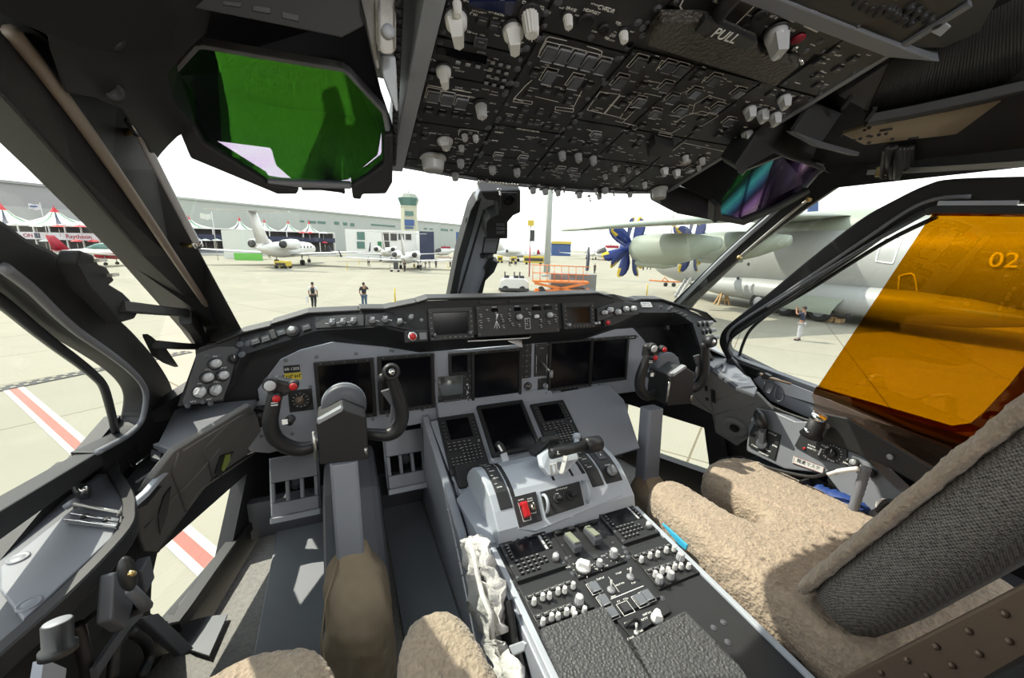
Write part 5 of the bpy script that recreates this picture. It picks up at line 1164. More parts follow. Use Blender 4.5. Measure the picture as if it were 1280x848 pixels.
r = FC.rect(K5(420, 62), K5(520, 70)); mb = MB(); mb.box(*r[:2], 0, *r[2:], .006, FC.M); mb.box(*[a+b for a, b in zip(r[:2], (.10, .001))], 0, *[a+b for a, b in zip(r[2:], (.10, .001))], .006, FC.M); mb.build('slot_cover', 'black', GS)
u, v = FL.px(*K5(160, 102)); mb = MB(); mb.box(u-.02, v-.005, 0, u+.02, v+.005, .006, FL.M); mb.build('slot_cover', 'black', GS, bevel=.002)
# right strip
md = traced(FR1, [K5(938, 92), K5(1020, 62), K5(1130, 70), K5(1120, 118), K5(1010, 125), K5(940, 150)], .001, .005, 'module_black', 'lighting_knob_panel', GS, .001)
for x, y, rr in [(963, 110, .008), (988, 98, .010), (1022, 107, .010), (1057, 94, .010), (1090, 92, .010)]: u, v = FR1.px(*K5(x, y)); knob(FR1, u, v, md, rr, .02, 'knob_grey', w=.005)
for x, y in [(925, 158), (940, 156)]: u, v = FC.px(*K5(x, y)); knob(FC, u, v, GS, .005, .014, 'knob_grey', w=.005)
u, v = FR2.px(*K6(237, 75)); r = FR2.rect(K6(209, 66), K6(264, 88)); mb = MB(); mb.box(*r[:2], 0, *r[2:], .006, FR2.M); o = mb.build('data_plate', 'mark', GS, bevel=.001); legend(FR2, microtext((r[0]+r[2])/2, (r[1]+r[3])/2+.004, 10, .003)+microtext((r[0]+r[2])/2, (r[1]+r[3])/2-.004, 12, .003), o, .0063, 'black')
u, v = FR3.px(*K6(338, 100)); knob(FR3, u, v, GS, .008, .02, 'dark_grey')
for x, y in [(300, 90), (372, 110), (392, 118), (408, 128)]: u, v = FR3.px(*K6(x, y)); knob(FR3, u, v, GS, .005, .01, 'button_grey')
for x, y in [(468, 160), (488, 158), (507, 158), (487, 194), (503, 192), (520, 190), (500, 226), (516, 226), (532, 222)]: u, v = FR4.px(*K6(x, y)); knob(FR4, u, v, GS, .009, .022, 'knob_dull', w=.0)
# red master-caution knobs in small housings
def redbox(fr, x, y, name='master_caution'):
    u, v = fr.px(x, y); mb = MB(); mb.box(u-.017, v-.017, -.02, u+.045, v+.017, .03, fr.M); o = mb.build(name, 'black', GS, bevel=.003)
    mb = MB(); mb.lathe([(.013, 0), (.013, .006), (.009, .007)], 20, fr.at(u, v, .03), 0); mb.build('ring', 'chrome', o); mb = MB(); mb.lathe([(.010, 0), (.009, .010), (.004, .011)], 18, fr.at(u, v, .031)); mb.build('red_button', 'red', o)
    mb = MB(); mb.box(u+.02, v-.01, .03, u+.04, v+.01, .034, fr.M); mb.build('lit_cap', 'mid_grey', o)
redbox(FC, *K5(118, 217))
u, v = FC.px(*K5(972, 156)); mb = MB(); mb.box(u-.012, v-.012, -.02, u+.02, v+.012, .02, FC.M); o = mb.build('master_warning', 'black', GS, bevel=.003); mb = MB(); mb.lathe([(.008, 0), (.007, .008), (.003, .009)], 18, FC.at(u, v, .02)); mb.build('red_button', 'red', o)
# papers tucked under the coaming
mb = MB(); q = [atY(*K5(370, 238), 1.17), atY(*K5(640, 224), 1.17), atY(*K5(655, 212), 1.30), atY(*K5(470, 236), 1.30)]; mb.hull(q, (0, 0, .003)); tag(mb.build('checklist_sheet', 'paper'), 'white checklist sheet sticking out under the middle of the coaming', 'paper')
mb = MB(); q = [atY(*K5(548, 236), 1.18), atY(*K5(612, 264), 1.18), atY(*K5(608, 232), 1.27)]; mb.hull(q, (0, 0, .002)); tag(mb.build('paper_corner', 'paper'), 'folded white paper corner hanging beside the right end of the checklist sheet', 'paper')

# ================================================================ shelf, quilt and latch at the left; mirror at right
def SHz(z): return lambda x, y: atZ(x, y, z)
sh = SHz(-.475)
for nm, fn, pts, s, lab in (('side_shelf', sh, [(196, 556), (219, 509), (228, 510), (278, 503), (321, 499), (311, 512), (218, 565)], -1, 'smooth dark shelf at the left end of the instrument panel'),):
    tag(slab(nm, [fn(*p) for p in pts], (0, 0, -.02), 'mid_grey', None, .004), lab, 'shelf')
q = [(868, 431), (893, 432), (905, 442), (944, 482), (925, 484), (880, 452)]
tag(slab('side_shelf', [atZ(x, y, -.46) for x, y in q], (0, 0, -.02), 'mid_grey', None, .004), 'smooth dark shelf at the right end of the instrument panel', 'shelf')
QL = Frame(V(-.80, 1.15, -.45), Vector((.80-.97, .85-1.15, 0))*-1, (-.10, -.03, -.40))
def planep(o, a, b):
    n = (Vector(a)-Vector(o)).cross(Vector(b)-Vector(o)).normalized(); return lambda x, y, k=0.: hit(x, y, Vector(o)+n*k, n)
ql = planep(V(-.80, 1.15, -.45), V(-.95, .93, -.50), V(-1.05, 1.26, -.86))
def quilt(name, pts, fn, m, lab, s, lines, nb=None):
    t = thing(name, lab, 'wall lining', sum((fn(*p) for p in pts), Vector())/len(pts)-Vector((0, 0, .1)))
    n = None
    P = [fn(*p) for p in pts]; nn = (P[1]-P[0]).cross(P[2]-P[0]).normalized(); 
    if nn.dot(EYE-P[0]) < 0: nn = -nn
    slab('lining', P, -nn*.015, m, t, .004)
    for a in lines:
        mb = MB(); mb.tube([fn(*p)+nn*.001 for p in a], .0028, 6); mb.build('seam', m, t)
    return t, nn
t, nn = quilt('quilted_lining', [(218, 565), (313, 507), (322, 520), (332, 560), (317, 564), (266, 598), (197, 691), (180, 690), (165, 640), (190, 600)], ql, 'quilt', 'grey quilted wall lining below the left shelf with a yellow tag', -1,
    [[(228, 563), (300, 520), (318, 516)], [(266, 598), (255, 560), (285, 530)], [(232, 640), (215, 590), (222, 566)], [(197, 690), (250, 612), (318, 566)], [(180, 660), (240, 600), (275, 560)]])
t2 = [K4b(237, 820), K4b(262, 740), K4b(322, 720), K4b(300, 765), K4b(262, 832)]
slab('slot', [ql(*p)+nn*.002 for p in t2], nn*.002, 'black', t, 0)
slab('pull_tag', [ql(*p)+nn*.005 for p in [K4b(262, 800), K4b(280, 735), K4b(302, 728), K4b(298, 760), K4b(272, 805)]], nn*.003, 'green_yellow', t, 0)
slab('slot', [ql(*p)+nn*.002 for p in [(196, 644), (203, 620), (212, 608), (208, 640), (199, 668)]], nn*.002, 'black', t, 0)
qr = planep(V(.82, 1.25, -.46), V(.93, .90, -.50), V(1.10, 1.24, -.95))
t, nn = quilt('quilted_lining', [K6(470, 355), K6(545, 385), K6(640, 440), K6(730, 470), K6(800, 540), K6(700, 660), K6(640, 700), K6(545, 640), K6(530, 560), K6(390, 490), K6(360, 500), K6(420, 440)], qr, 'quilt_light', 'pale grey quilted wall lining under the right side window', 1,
    [[K6(500, 372), K6(545, 600)], [K6(545, 500), K6(700, 440)], [K6(545, 560), K6(720, 510)], [K6(600, 620), K6(700, 590), K6(760, 530)], [K6(420, 455), K6(530, 550)]])
slab('slot', [qr(*p)+nn*.002 for p in [K6(527, 445), K6(545, 452), K6(548, 510), K6(530, 500)]], nn*.002, 'black', t, 0)
for a in [[K6(500, 430), K6(512, 434), K6(512, 455), K6(500, 452)], [K6(503, 482), K6(516, 486), K6(516, 498), K6(504, 494)]]: slab('snap', [qr(*p)+nn*.002 for p in a], nn*.002, 'black', t, 0)
mb = MB(); c = qr(*K6(635, 612)); R3 = nn.to_track_quat('Z', 'Y').to_matrix().to_4x4(); mb.lathe([(.055, 0), (.055, .01), (.04, .018), (.03, .010), (.005, .008)], 28, Matrix.Translation(c) @ R3); mb.build('air_outlet', 'quilt_light', t)
mb = MB(); mb.lathe([(.02, 0), (.018, .012), (.01, .014)], 18, Matrix.Translation(c+nn*.008) @ R3); mb.build('outlet_knob', 'black', t)
# ================================================================ forward console below the panel
CON = Frame(V(0, 1.31, -.60), (1, 0, 0), (0, .17, .11))
KQ = KT
CO = thing('centre_console', 'grey centre console with two keypad units, a big dark screen and the thrust levers', 'console', V(0, 1.0, -1.19))
traced(CON, [(538, 527), (620, 504), (760, 480), (780, 500), (800, 560), (700, 590), (604, 640), (566, 600)], -.012, 0, 'panel_grey', 'face', CO, .003)
# body and its sides down to the floor
mb = MB()
prof = [(1.36, -.56), (1.31, -.605), (1.12, -.725), (.95, -.745), (.80, -.745), (.28, -.775), (.28, -1.18), (1.70, -1.18), (1.70, -.60)]
M_ = Matrix(((0, 0, 1, 0), (1, 0, 0, 0), (0, 1, 0, 1.19), (0, 0, 0, 1)))
mb.prism([(y, z) for y, z in prof], -.235, .235, M_); mb.build('body', 'panel_grey', CO, bevel=.003)
mb = MB(); mb.hull([V(-.236, 1.62, -.62), V(-.29, 1.34, -.60), V(-.262, .97, -.80), V(-.26, .88, -.86), V(-.236, .80, -1.17), V(-.236, 1.62, -1.17)], (.02, 0, 0)); mb.build('side_panel', 'panel_grey', CO, bevel=.002)
mb = MB()
for k in range(14): mb = MB(); p = V(-.268, 1.33-.032*k, -.64-.02*k); mb.ball(p, .0025, 6); mb.build('rivet', 'panel_grey', CO)
def cdu(a, b, label=None):
    r = CON.rect(a, b); d = display(CON, r, CO, 'keypad_unit', .006, .012, w=0)
    [bpy.data.objects.remove(c) for c in list(d.children)]
    W_, H_ = r[2]-r[0], r[3]-r[1]
    mb = MB(); mb.box(r[0]+.006, r[1]+.006, .004, r[2]-.006, r[3]-.006, .010, CON.M); mb.build('faceplate', 'module_black', d)
    mb = MB(); mb.box(r[0]+W_*.2, r[1]+H_*.57, .010, r[2]-W_*.2, r[3]-H_*.07, .0112, CON.M); mb.build('screen', 'screen', d)
    for k in range(6):
        v = r[3]-H_*(.12+.068*k)
        for u in (r[0]+W_*.1, r[2]-W_*.1): button(CON, u, v, d, W_*.09, H_*.035, .004, w=.010, name='line_key')
    for j in range(2):
        for i in range(5): button(CON, r[0]+W_*(.12+.135*i), r[1]+H_*(.50-.055*j), d, W_*.105, H_*.04, .004, w=.010, name='key', mm='mark')
    for j in range(7):
        for i in range(8 if j < 5 else 6):
            if j < 2 and i < 3: continue
            if i < 3 and j < 3: button(CON, r[0]+W_*(.12+.135*i), r[1]+H_*(.50-.055*j), d, W_*.105, H_*.04, .004, w=.010, name='key', mm='mark'); continue
            button(CON, r[0]+W_*(.12+.105*i), r[1]+H_*(.40-.052*j), d, W_*.075, H_*.036, .004, w=.010, name='key', mm='mark')
    knob(CON, r[2]-W_*.1, r[1]+H_*.47, d, .004, .008, 'knob_dull', w=.010)
    return d
def rq(a, b): return CON.rect(KT(*a), KT(*b))
cdu(KT(112, 190), KT(392, 452)); cdu(KT(602, 118), KT(885, 318))
r = rq((318, 128), (655, 330)); d_ = display(CON, (r[0], r[1]-.012, r[2], r[3]), CO, 'system_display', .013, .014)
d_.name = 'system_display'
# black box under the left keypad
FB = Frame(CON.p(*CON.px(*KT(195, 470)), 0), (1, 0, 0), (0, .35, .94))
mb = MB(); a_, b_ = CON.px(*KT(195, 462)), CON.px(*KT(340, 445))
u0, u1 = a_[0]-.0, a_[0]+.088; v0 = a_[1]-.075; mb.box(u0, v0, -.01, u1, a_[1]+.005, .035, CON.M); o = mb.build('stowage_box', 'black_trim', CO, bevel=.006)
for u in (u0+.018, u1-.018): mb = MB(); mb.cyl(CON.p(u-.007, v0, .006), CON.p(u+.007, v0, .006), .006); mb.build('box_hinge', 'black', o)
# ---------------------------------------------------------------- thrust lever quadrant
Y_ = lambda p: Vector((p[0], p[1], p[2]+1.19))
domep = [(.80, -.735), (.81, -.700), (.845, -.668), (.88, -.642), (.91, -.630), (.94, -.624), (.97, -.621), (1.0, -.628), (1.03, -.645), (1.06, -.672), (1.08, -.70), (1.08, -.75), (.80, -.75)]
def dome(x0, x1, name, m, grow=0., lo=0, hi=11, parent=None):
    mb = MB(); P = [(y, z+grow) for y, z in domep[lo:hi]]; P = P+[(P[-1][0], P[-1][1]-.03-grow), (P[0][0], P[0][1]-.03-grow)] if lo or hi < 13 else P
    mb.prism(P, x0, x1, M_); return mb.build(name, m, parent or CO, bevel=.0015)
mb = MB(); P = domep; mb.prism(P, -.205, .225, M_); qd = mb.build('throttle_quadrant', 'light_grey', CO, bevel=.004)
xl0, xl1 = atY(*KT(415, 415), 1.06).x, atY(*KT(478, 400), 1.06).x
dome(-.185, -.150, 'speedbrake_scale', 'module_black', .003, 2, 9, qd); dome(-.146, -.134, 'lever_slot', 'black', .001, 2, 9, qd)
dome(.085, .097, 'lever_slot', 'black', .001, 3, 9, qd); dome(.100, .140, 'flap_scale', 'module_black', .003, 2, 9, qd); dome(.148, .205, 'flap_panel', 'module_black', .004, 2, 7, qd)
dome(-.012, -.004, 'lever_slot', 'black', .001, 3, 9, qd); dome(.05, .058, 'lever_slot', 'black', .001, 3, 9, qd)
def onf(i, x, k=.5):                                       # frame lying on a dome facet
    (y0, z0), (y1, z1) = domep[i], domep[i+1]
    return Frame(V(x, y0+(y1-y0)*k, z0+(z1-z0)*k), (1, 0, 0), (0, y1-y0, z1-z0))
for i in range(3, 8):
    f = onf(i, -.168); legend(f, microtext(0, 0, 3, .0045)+[(-.012, .012, -.004, .012, .0012)], qd, .0035)
    f = onf(i, -.115); legend(f, microtext(0, 0, 2, .004)+[(-.012, 0, -.006, 0, .0015)], qd, .0006, 'jet_white')
    f = onf(i, .12); legend(f, microtext(0, 0, 3, .0045)+[(-.014, .008, -.006, .008, .0014)], qd, .0035)
f = onf(4, .176); mb = MB(); mb.box(-.012, -.018, .004, .012, .02, .006, f.M); mb.build('switch_frame', 'dark_grey', qd); toggle(f, 0, 0, qd, .016, 10, w=.005)
f = onf(2, .178); knob(f, 0, .01, qd, .013, .02, 'knob_dull', w=.005, style='bar'); legend(f, microtext(0, .03, 4, .004), qd, .005)
# near face: red guarded switch module, knob module, grab handles
FQ = Frame(V(0, .81, -.698), (1, 0, 0), (0, .07, .058))
def trq(pts, w0, w1, m, name, par, bev=.0012): return traced(FQ, [KT(*p) for p in pts], w0, w1, m, name, par, bev)
traced(FQ, [KT(500, 600), KT(1000, 480), KT(1100, 590), KT(640, 780), KT(545, 770)], -.02, .0, 'light_grey', 'near_face', qd, .002)
md = trq([(506, 605), (632, 573), (667, 727), (545, 765)], 0, .005, 'module_black', 'cutoff_panel', qd)
u, v = FQ.px(*KT(570, 670)); mb = MB(); mb.box(u-.008, v-.022, .005, u+.008, v+.014, .024, FQ.M); mb.box(u-.011, v+.008, .005, u+.011, v+.018, .018, FQ.M); mb.build('red_switch_guard', 'red', md, bevel=.003)
legend(FQ, [(u-.011, v-.028, u+.011, v-.028, .001), (u-.011, v-.028, u-.011, v+.02, .001), (u+.011, v-.028, u+.011, v+.02, .001)]+microtext(u, v+.026, 4, .0034), md, .0053)
u, v = FQ.px(*KT(615, 657)); mb = MB(); mb.box(u-.007, v-.008, .005, u+.007, v+.008, .009, FQ.M); mb.build('amber_switch', 'bronze', md); toggle(FQ, u, v, md, .012, 30, w=.008); legend(FQ, microtext(u, v+.017, 4, .0034)+microtext(u, v+.023, 4, .003)+microtext(u, v-.015, 4, .0034), md, .0053)
md = trq([(657, 577), (862, 520), (888, 645), (688, 712)], 0, .006, 'module_black', 'trim_panel', qd)
for x, y in [(745, 615), (812, 597)]:
    u, v = FQ.px(*KT(x, y)); mb = MB(); mb.lathe([(.012, .005), (.013, .009), (.010, .011)], 20, FQ.at(u, v)); mb.cyl(FQ.p(u, v, .008), FQ.p(u+.002, v-.002, .022), .005); mb.ball(FQ.p(u+.002, v-.003, .027), .009, 14); mb.build('trim_knob', 'black', md)
u, v = FQ.px(*KT(770, 560)); legend(FQ, microtext(u, v, 9, .0034)+microtext(u-.02, v-.010, 3, .003)+microtext(u, v-.075, 3, .003), md, .0065)
def loop(fr, a, b, hgt, parent, name='grab_handle', m='light_grey', r=.0045):
    (u0, v0), (u1, v1) = a, b; mb = MB(); P = []
    for k in range(9):
        t = k/8; q = math.sin(math.pi*t)**.5*hgt; P.append(fr.p(u0+(u1-u0)*t, v0+(v1-v0)*t, q))
    mb.tube(P, r, 8); return mb.build(name, m, parent)
loop(FQ, FQ.px(*KT(668, 590)), FQ.px(*KT(690, 690)), .028, qd); loop(FQ, FQ.px(*KT(880, 520)), FQ.px(*KT(908, 630)), .028, qd)
# levers
def P3(x, y, Y): return atY(*KT(x, y), Y)
lv = MB(); A = [P3(655, 385, 0.895), P3(700, 350, 0.915), P3(850, 350, 0.915), P3(870, 395, 0.885), P3(800, 470, 0.845), P3(710, 495, 0.835), P3(670, 440, 0.855)]
l1 = lv.hull(A, (0, .025, -.012)).build('thrust_lever', 'light_grey', qd, bevel=.006)
mb = MB()
mb.tube([P3(712, 430, 0.840), P3(740, 420, 0.840), P3(745, 470, 0.830), P3(722, 482, 0.830)], .004, 6, closed=True); mb.tube([P3(795, 385, 0.855), P3(770, 480, 0.830)], 1, 6, sq=(.006, .004)); mb.build('lever_ribs', 'jet_white', l1)
mb = MB(); mb.tube([P3(712, 372, 0.875), P3(720, 371, 0.875), P3(900, 325, 0.895)], [.0135, .015, .015], 16); g = mb.build('lever_grip', 'panel_black', l1)
mb = MB(); mb.tube([P3(900, 328, 0.895), P3(905, 326, 0.895), P3(965, 316, 0.905), P3(975, 314, 0.905)], [.02, .024, .024, .02], 18); mb.build('palm_switch', 'rubber', l1)
for x, y in ((716, 368), (869, 340)): mb = MB(); mb.ball(P3(x, y, .985), .006, 10); mb.build('grip_button', 'chrome' if x < 800 else 'knob_white', g)
mb = MB(); mb.box(*(P3(752, 366, 0.859)-Vector((.0015, 0, .005))), *(P3(752, 366, 0.859)+Vector((.0015, .001, .005)))); mb.box(*(P3(752, 366, 0.859)-Vector((.0015, 0, .005))), *(P3(760, 372, 0.859)+Vector((.0015, .001, .0)))); mb.build('letter_mark', 'mark', g)
mb = MB(); mb.tube([P3(660, 305, 0.970), P3(705, 296, 0.970), P3(755, 292, 0.970)], [.012, .013, .012], 14); l2 = mb.build('thrust_lever', 'panel_black', qd)
mb = MB(); mb.tube([P3(690, 300, 0.970), P3(650, 345, 0.960), P3(620, 372, 0.950)], 1, 6, sq=(.016, .008)); mb.tube([P3(740, 295, 0.970), P3(775, 330, 0.950), P3(700, 380, 0.920)], 1, 6, sq=(.010, .006)); mb.build('lever_arm', 'black', l2)
mb = MB(); mb.tube([P3(850, 268, 0.970), P3(852, 290, 0.960)], [.012, .013], 12); mb.tube([P3(852, 290, 0.960), P3(850, 330, 0.930)], 1, 6, sq=(.008, .004)); mb.build('flap_lever', 'light_grey', qd)
mb = MB(); mb.tube([P3(428, 312, 1.010), P3(445, 330, 1.000), P3(463, 368, 0.985)], [.009, .011, .012], 10, sq=None); sb = mb.build('speedbrake_lever', 'black', qd)
mb = MB(); mb.tube([P3(463, 368, 0.985), P3(475, 412, 0.970)], 1, 6, sq=(.010, .004)); mb.build('lever_stem', 'light_grey', sb)
mb = MB(); mb.tube([P3(436, 325, 0.988), P3(456, 358, 0.974)], 1, 6, sq=(.0025, .002)); mb.build('lever_stripe', 'mark', sb)
# left deck in front of the aft pedestal with the trim lever
FD = Frame(V(0, .80, -.742), (1, 0, 0), (0, 1, .06))
traced(FD, [KT(345, 470), KT(400, 480), KT(480, 600), KT(545, 800), KT(500, 840), KT(350, 850), KT(300, 760), KT(215, 615)], -.01, .004, 'panel_grey', 'side_deck', CO, .002)
u, v = FD.px(*KT(450, 800)); mb = MB(); mb.box(u-.008, v-.015, .004, u+.008, v+.03, .006, FD.M); o = mb.build('lever_gate', 'black', CO)
mb = MB(); mb.tube([FD.p(u, v, .004), FD.p(u-.002, v+.006, .03), FD.p(u-.006, v+.014, .062)], [.009, .0095, .0105], 12); tl = mb.build('trim_lever', 'black', CO)
for k in range(3): mb = MB(); mb.tube([FD.p(u-.003-k*.001, v+.004+k*.003, .032+.009*k), FD.p(u-.003-k*.001, v+.004+k*.003, .0345+.009*k)], .0112, 12); mb.build('white_band', 'mark_dim', tl)
# ================================================================ aft pedestal
PE = Frame(V(0, .80, -.742), (1, 0, 0), (0, .5, .03))
PD = thing('aft_pedestal', 'black aft pedestal of radio panels with padded arm rests between the seats', 'pedestal', V(0, .55, -1.0))
mb = MB(); mb.box(-.215, -.52, .0, .215, -.0, .006, PE.M); mb.build('deck', 'module_black', PD)
for s in (-1, 1):
    mb = MB(); mb.box(s*.222-.007, -.54, -.03, s*.222+.007, .0, .012, PE.M); mb.build('edge_rail', 'light_grey', PD, bevel=.002)
def rp(a, b): return PE.rect(KP(*a), KP(*b))
def radio(a, b):
    r = rp(a, b); W_, H_ = r[2]-r[0], r[3]-r[1]
    mb = MB(); mb.box(r[0]+.001, r[1]+.001, .006, r[2]-.001, r[3]-.001, .014, PE.M)
    for k in range(4):
        for u in (r[0]+.005, r[2]-.005): screw(mb, PE, u, r[1]+H_*(.08+.28*k), .003, .014)
    d = mb.build('radio_unit', ['module_black', 'dark_grey'], PD, bevel=.001)
    mb = MB(); mb.box(r[0]+W_*.17, r[1]+H_*.5, .014, r[2]-W_*.22, r[3]-H_*.09, .0152, PE.M); mb.build('screen', 'screen', d)
    for k in range(5): button(PE, r[0]+W_*.11, r[3]-H_*(.13+.085*k), d, W_*.07, H_*.055, .005, w=.014, name='line_key', mm='mark'); button(PE, r[2]-W_*.1, r[3]-H_*(.13+.085*k), d, W_*.07, H_*.055, .005, w=.014, name='line_key', mm='mark')
    for k in range(3): button(PE, r[0]+W_*(.3+.17*k), r[3]-H_*.045, d, W_*.11, H_*.035, .003, w=.014, name='key', m='knob_grey', mark=False)
    for j in range(4):
        for i in range(6 if j else 5): 
            if i > 3 and j > 2: continue
            button(PE, r[0]+W_*(.15+.105*i), r[1]+H_*(.43-.1*j), d, W_*.075, H_*.06, .004, w=.014, name='key', mm='mark')
    knob(PE, r[2]-W_*.14, r[1]+H_*.22, d, .0085, .014, 'knob_grey', w=.014, style='plain')
    for k in range(3): mb = MB(); mb.box(r[2]-W_*.2, r[3]-H_*(.5-.14*k), .0152, r[2]-W_*.155, r[3]-H_*(.38-.14*k), .0165, PE.M); mb.build('bright_strip', 'knob_grey', d)
    return d
radio((85, 245), (405, 345)); radio((540, 100), (835, 190))
# levers bay between the radios
r = rp((333, 190), (630, 235)); bay = module(PE, (r[0], r[1]-.005, r[2], r[3]), PD, 'lever_bay', .004, 'black', w=.006)
for i in range(4): mb = MB(); u = r[0]+.016+(r[2]-r[0]-.03)*i/3; mb.box(u-.011, r[3]-.012, .008, u+.011, r[3]-.001, .018, PE.M); mb.build('guide_block', 'black_trim', bay, bevel=.002)
for (x0, y0, x1, y1) in [(420, 170, 445, 250), (510, 140, 540, 215)]:
    ua, va = PE.px(*KP(x0, y0), .03); ub, vb = PE.px(*KP(x1, y1), .03)
    mb = MB(); q = [(va, .016), (va, .030), (vb+.008, .040), (vb, .034), (vb, .016)]
    um = (ua+ub)/2; Mq = Matrix.Translation(PE.p(um, 0, 0)) @ Matrix(((0, 0, 1, 0), (PE.v.y, PE.w.y, 0, 0), (PE.v.z, PE.w.z, 0, 0), (0, 0, 0, 1)))
    mb.prism(q, -.0115, .0115, Mq); l_ = mb.build('control_lever', 'dark_grey', bay, bevel=.002)
    mb = MB(); mb.tube([PE.p(um, va, .031), PE.p(um, vb+.008, .041)], 1, 4, sq=(.008, .0015)); mb.build('lever_cap', 'olive', l_)
# control knobs panel
def quadpanel(pts, name, h=.005, w=.006):
    o = traced(PE, [KP(*p) for p in pts], w, w+h, 'module_black', name, PD, .001); return o
md = quadpanel([(400, 312), (636, 240), (682, 318), (456, 402)], 'weather_radar_panel')
for x, y, rr, hh, st, m in [(480, 340, .015, .020, 'bar', 'knob_white'), (555, 328, .008, .018, 'round', 'knob_grey'), (620, 285, .0105, .022, 'round', 'knob_grey')]:
    u, v = PE.px(*KP(x, y), .01); knob(PE, u, v, md, rr, hh, m, w=.011, style=st, rot=.8); legend(PE, [q for k in range(7) for q in [(u+rr*1.5*math.cos(k*.75), v+rr*1.5*math.sin(k*.75), u+rr*1.8*math.cos(k*.75), v+rr*1.8*math.sin(k*.75), .0012)]]+microtext(u-rr*2.1, v+rr, 3, .0032)+microtext(u+rr*2.1, v-rr*.8, 3, .0032), md, .0115)
u, v = PE.px(*KP(535, 287), .01); button(PE, u, v, md, .018, .014, .003, w=.011, mark=False)
for k in range(3):
    for (x, y) in [(405+k*12, 300+k*38), (670+k*9, 250+k*22)]: u, v = PE.px(*KP(x, y)); mb = FSet(); screw(mb, PE, u, v, .0045, .006, 0); mb.build('fastener', 'dark_grey', PD)
def audio(a4, rowsA, rowsB, big, small):
    md = quadpanel(a4, 'audio_panel')
    lg = []
    for row in (rowsA, rowsB):
        (x0, y0), (x1, y1), n = row
        for i in range(n):
            t = i/(n-1); x, y = x0+(x1-x0)*t, y0+(y1-y0)*t
            u, v = PE.px(*KP(x, y), .011)
            mb = None; button(PE, u, v, md, .0135, .010, .004, w=.011, name='call_button', mm='mark')
            lg += [(u-.0085, v+.0062, u+.0085, v+.0062, .0008), (u-.0085, v-.0062, u+.0085, v-.0062, .0008), (u+.0085, v-.0062, u+.0085, v+.0062, .0008), (u-.0085, v-.0062, u-.0085, v+.0062, .0008)]
            knob(PE, u+.001+(.004 if i % 2 else 0), v-.0175+(.003 if i % 2 else 0), md, .0058, .017, 'knob_white', w=.011, name='volume_knob', style='round')
    for x, y, rr in big: u, v = PE.px(*KP(x, y), .011); knob(PE, u, v, md, rr, .02, 'knob_grey', w=.011)
    for x, y in small: u, v = PE.px(*KP(x, y), .011); knob(PE, u, v, md, .0058, .016, 'knob_white', w=.011, name='volume_knob')
    legend(PE, lg, md, .0114, 'mark_dim')
audio([(175, 440), (412, 368), (530, 535), (272, 630)], ((232, 475), (408, 410), 6), ((272, 566), (410, 518), 5), [(460, 500, .0105)], [(485, 545), (440, 570)])
audio([(688, 268), (868, 205), (1018, 372), (830, 452)], ((725, 285), (875, 236), 5), ((787, 352), (905, 316), 5), [(930, 298, .0105), (885, 385, .009), (832, 405, .009)], [(968, 340)])
# centre switch panel
md = quadpanel([(482, 408), (690, 328), (835, 488), (628, 583)], 'fuel_test_panel')
for x, y, a, b in [(532, 428, .022, .024), (577, 490, .020, .024), (614, 546, .020, .022), (745, 487, .022, .024), (778, 468, .022, .024)]: u, v = PE.px(*KP(x, y), .012); guarded(PE, u, v, md, a, b, .006, w=.011)
u, v = PE.px(*KP(677, 524), .011); button(PE, u, v, md, .02, .02, .004, w=.011, mark=False); lg = [(u-.014, v-.014, u+.014, v-.014, .001), (u-.014, v+.014, u+.014, v+.014, .001), (u-.014, v-.014, u-.014, v+.014, .001), (u+.014, v-.014, u+.014, v+.014, .001)]
for x, y in [(610, 440), (700, 380)]: u, v = PE.px(*KP(x, y), .012); toggle(PE, u, v, md, .024, 8, 'knob_white', w=.011); mb = MB(); mb.lathe([(.009, 0), (.0095, .003), (.006, .006)], 18, PE.at(u, v, .011)); mb.build('switch_collar', 'knob_dull', md)
L2 = lambda a, b, t=.001: (*PE.px(*KP(*a), .011), *PE.px(*KP(*b), .011), t)
lg += [L2((608, 482), (760, 420), .0016), L2((597, 378), (648, 450)), L2((516, 400), (600, 520), .0008)]+[q for (x, y, n) in [(563, 385, 5), (648, 360, 4), (650, 412, 6), (622, 468, 3), (717, 405, 3), (697, 340, 3), (648, 492, 2), (680, 480, 3)] for q in microtext(*PE.px(*KP(x, y), .011), n, .0036)]
legend(PE, lg, md, .0114)
md = quadpanel([(628, 592), (858, 508), (884, 556), (700, 676)], 'selcal_panel')
u, v = PE.px(*KP(822, 588), .011); knob(PE, *PE.px(*KP(822, 578), .011), md, .011, .02, 'knob_white', w=.011, style='bar', rot=-.5)
a, b = PE.px(*KP(672, 612), .011), PE.px(*KP(742, 582), .011); loop(PE, a, b, .022, md, 'guard_loop', 'black', .004)
u, v = PE.px(*KP(727, 640), .011); toggle(PE, u, v, md, .02, 10, 'knob_white', w=.011)
legend(PE, [q for (x, y, n) in [(778, 548, 5), (768, 573, 4), (690, 590, 4), (704, 662, 4), (745, 632, 4)] for q in microtext(*PE.px(*KP(x, y), .011), n, .0036)], md, .0114)
# grained pads
def pad(pts, lab, name='arm_pad'):
    o = traced(PE, [KP(*p) for p in pts], .006, .030, 'grain_pad', name, PD, .004, .02); return o
pad([(278, 632), (572, 525), (800, 880), (800, 1000), (470, 1050)], '')
pad([(700, 678), (950, 548), (1200, 800), (1330, 1000), (900, 1060)], '')
mb = FSet()
for x, y in [(1050, 388), (1130, 600), (1085, 625), (1150, 692), (845, 488), (858, 522), (262, 662), (175, 468), (150, 415), (1005, 345), (430, 372), (445, 345)]: u, v = PE.px(*KP(x, y)); screw(mb, PE, u, v, .0045, .006, 0)
mb.build('fasteners', 'dark_grey', PD)
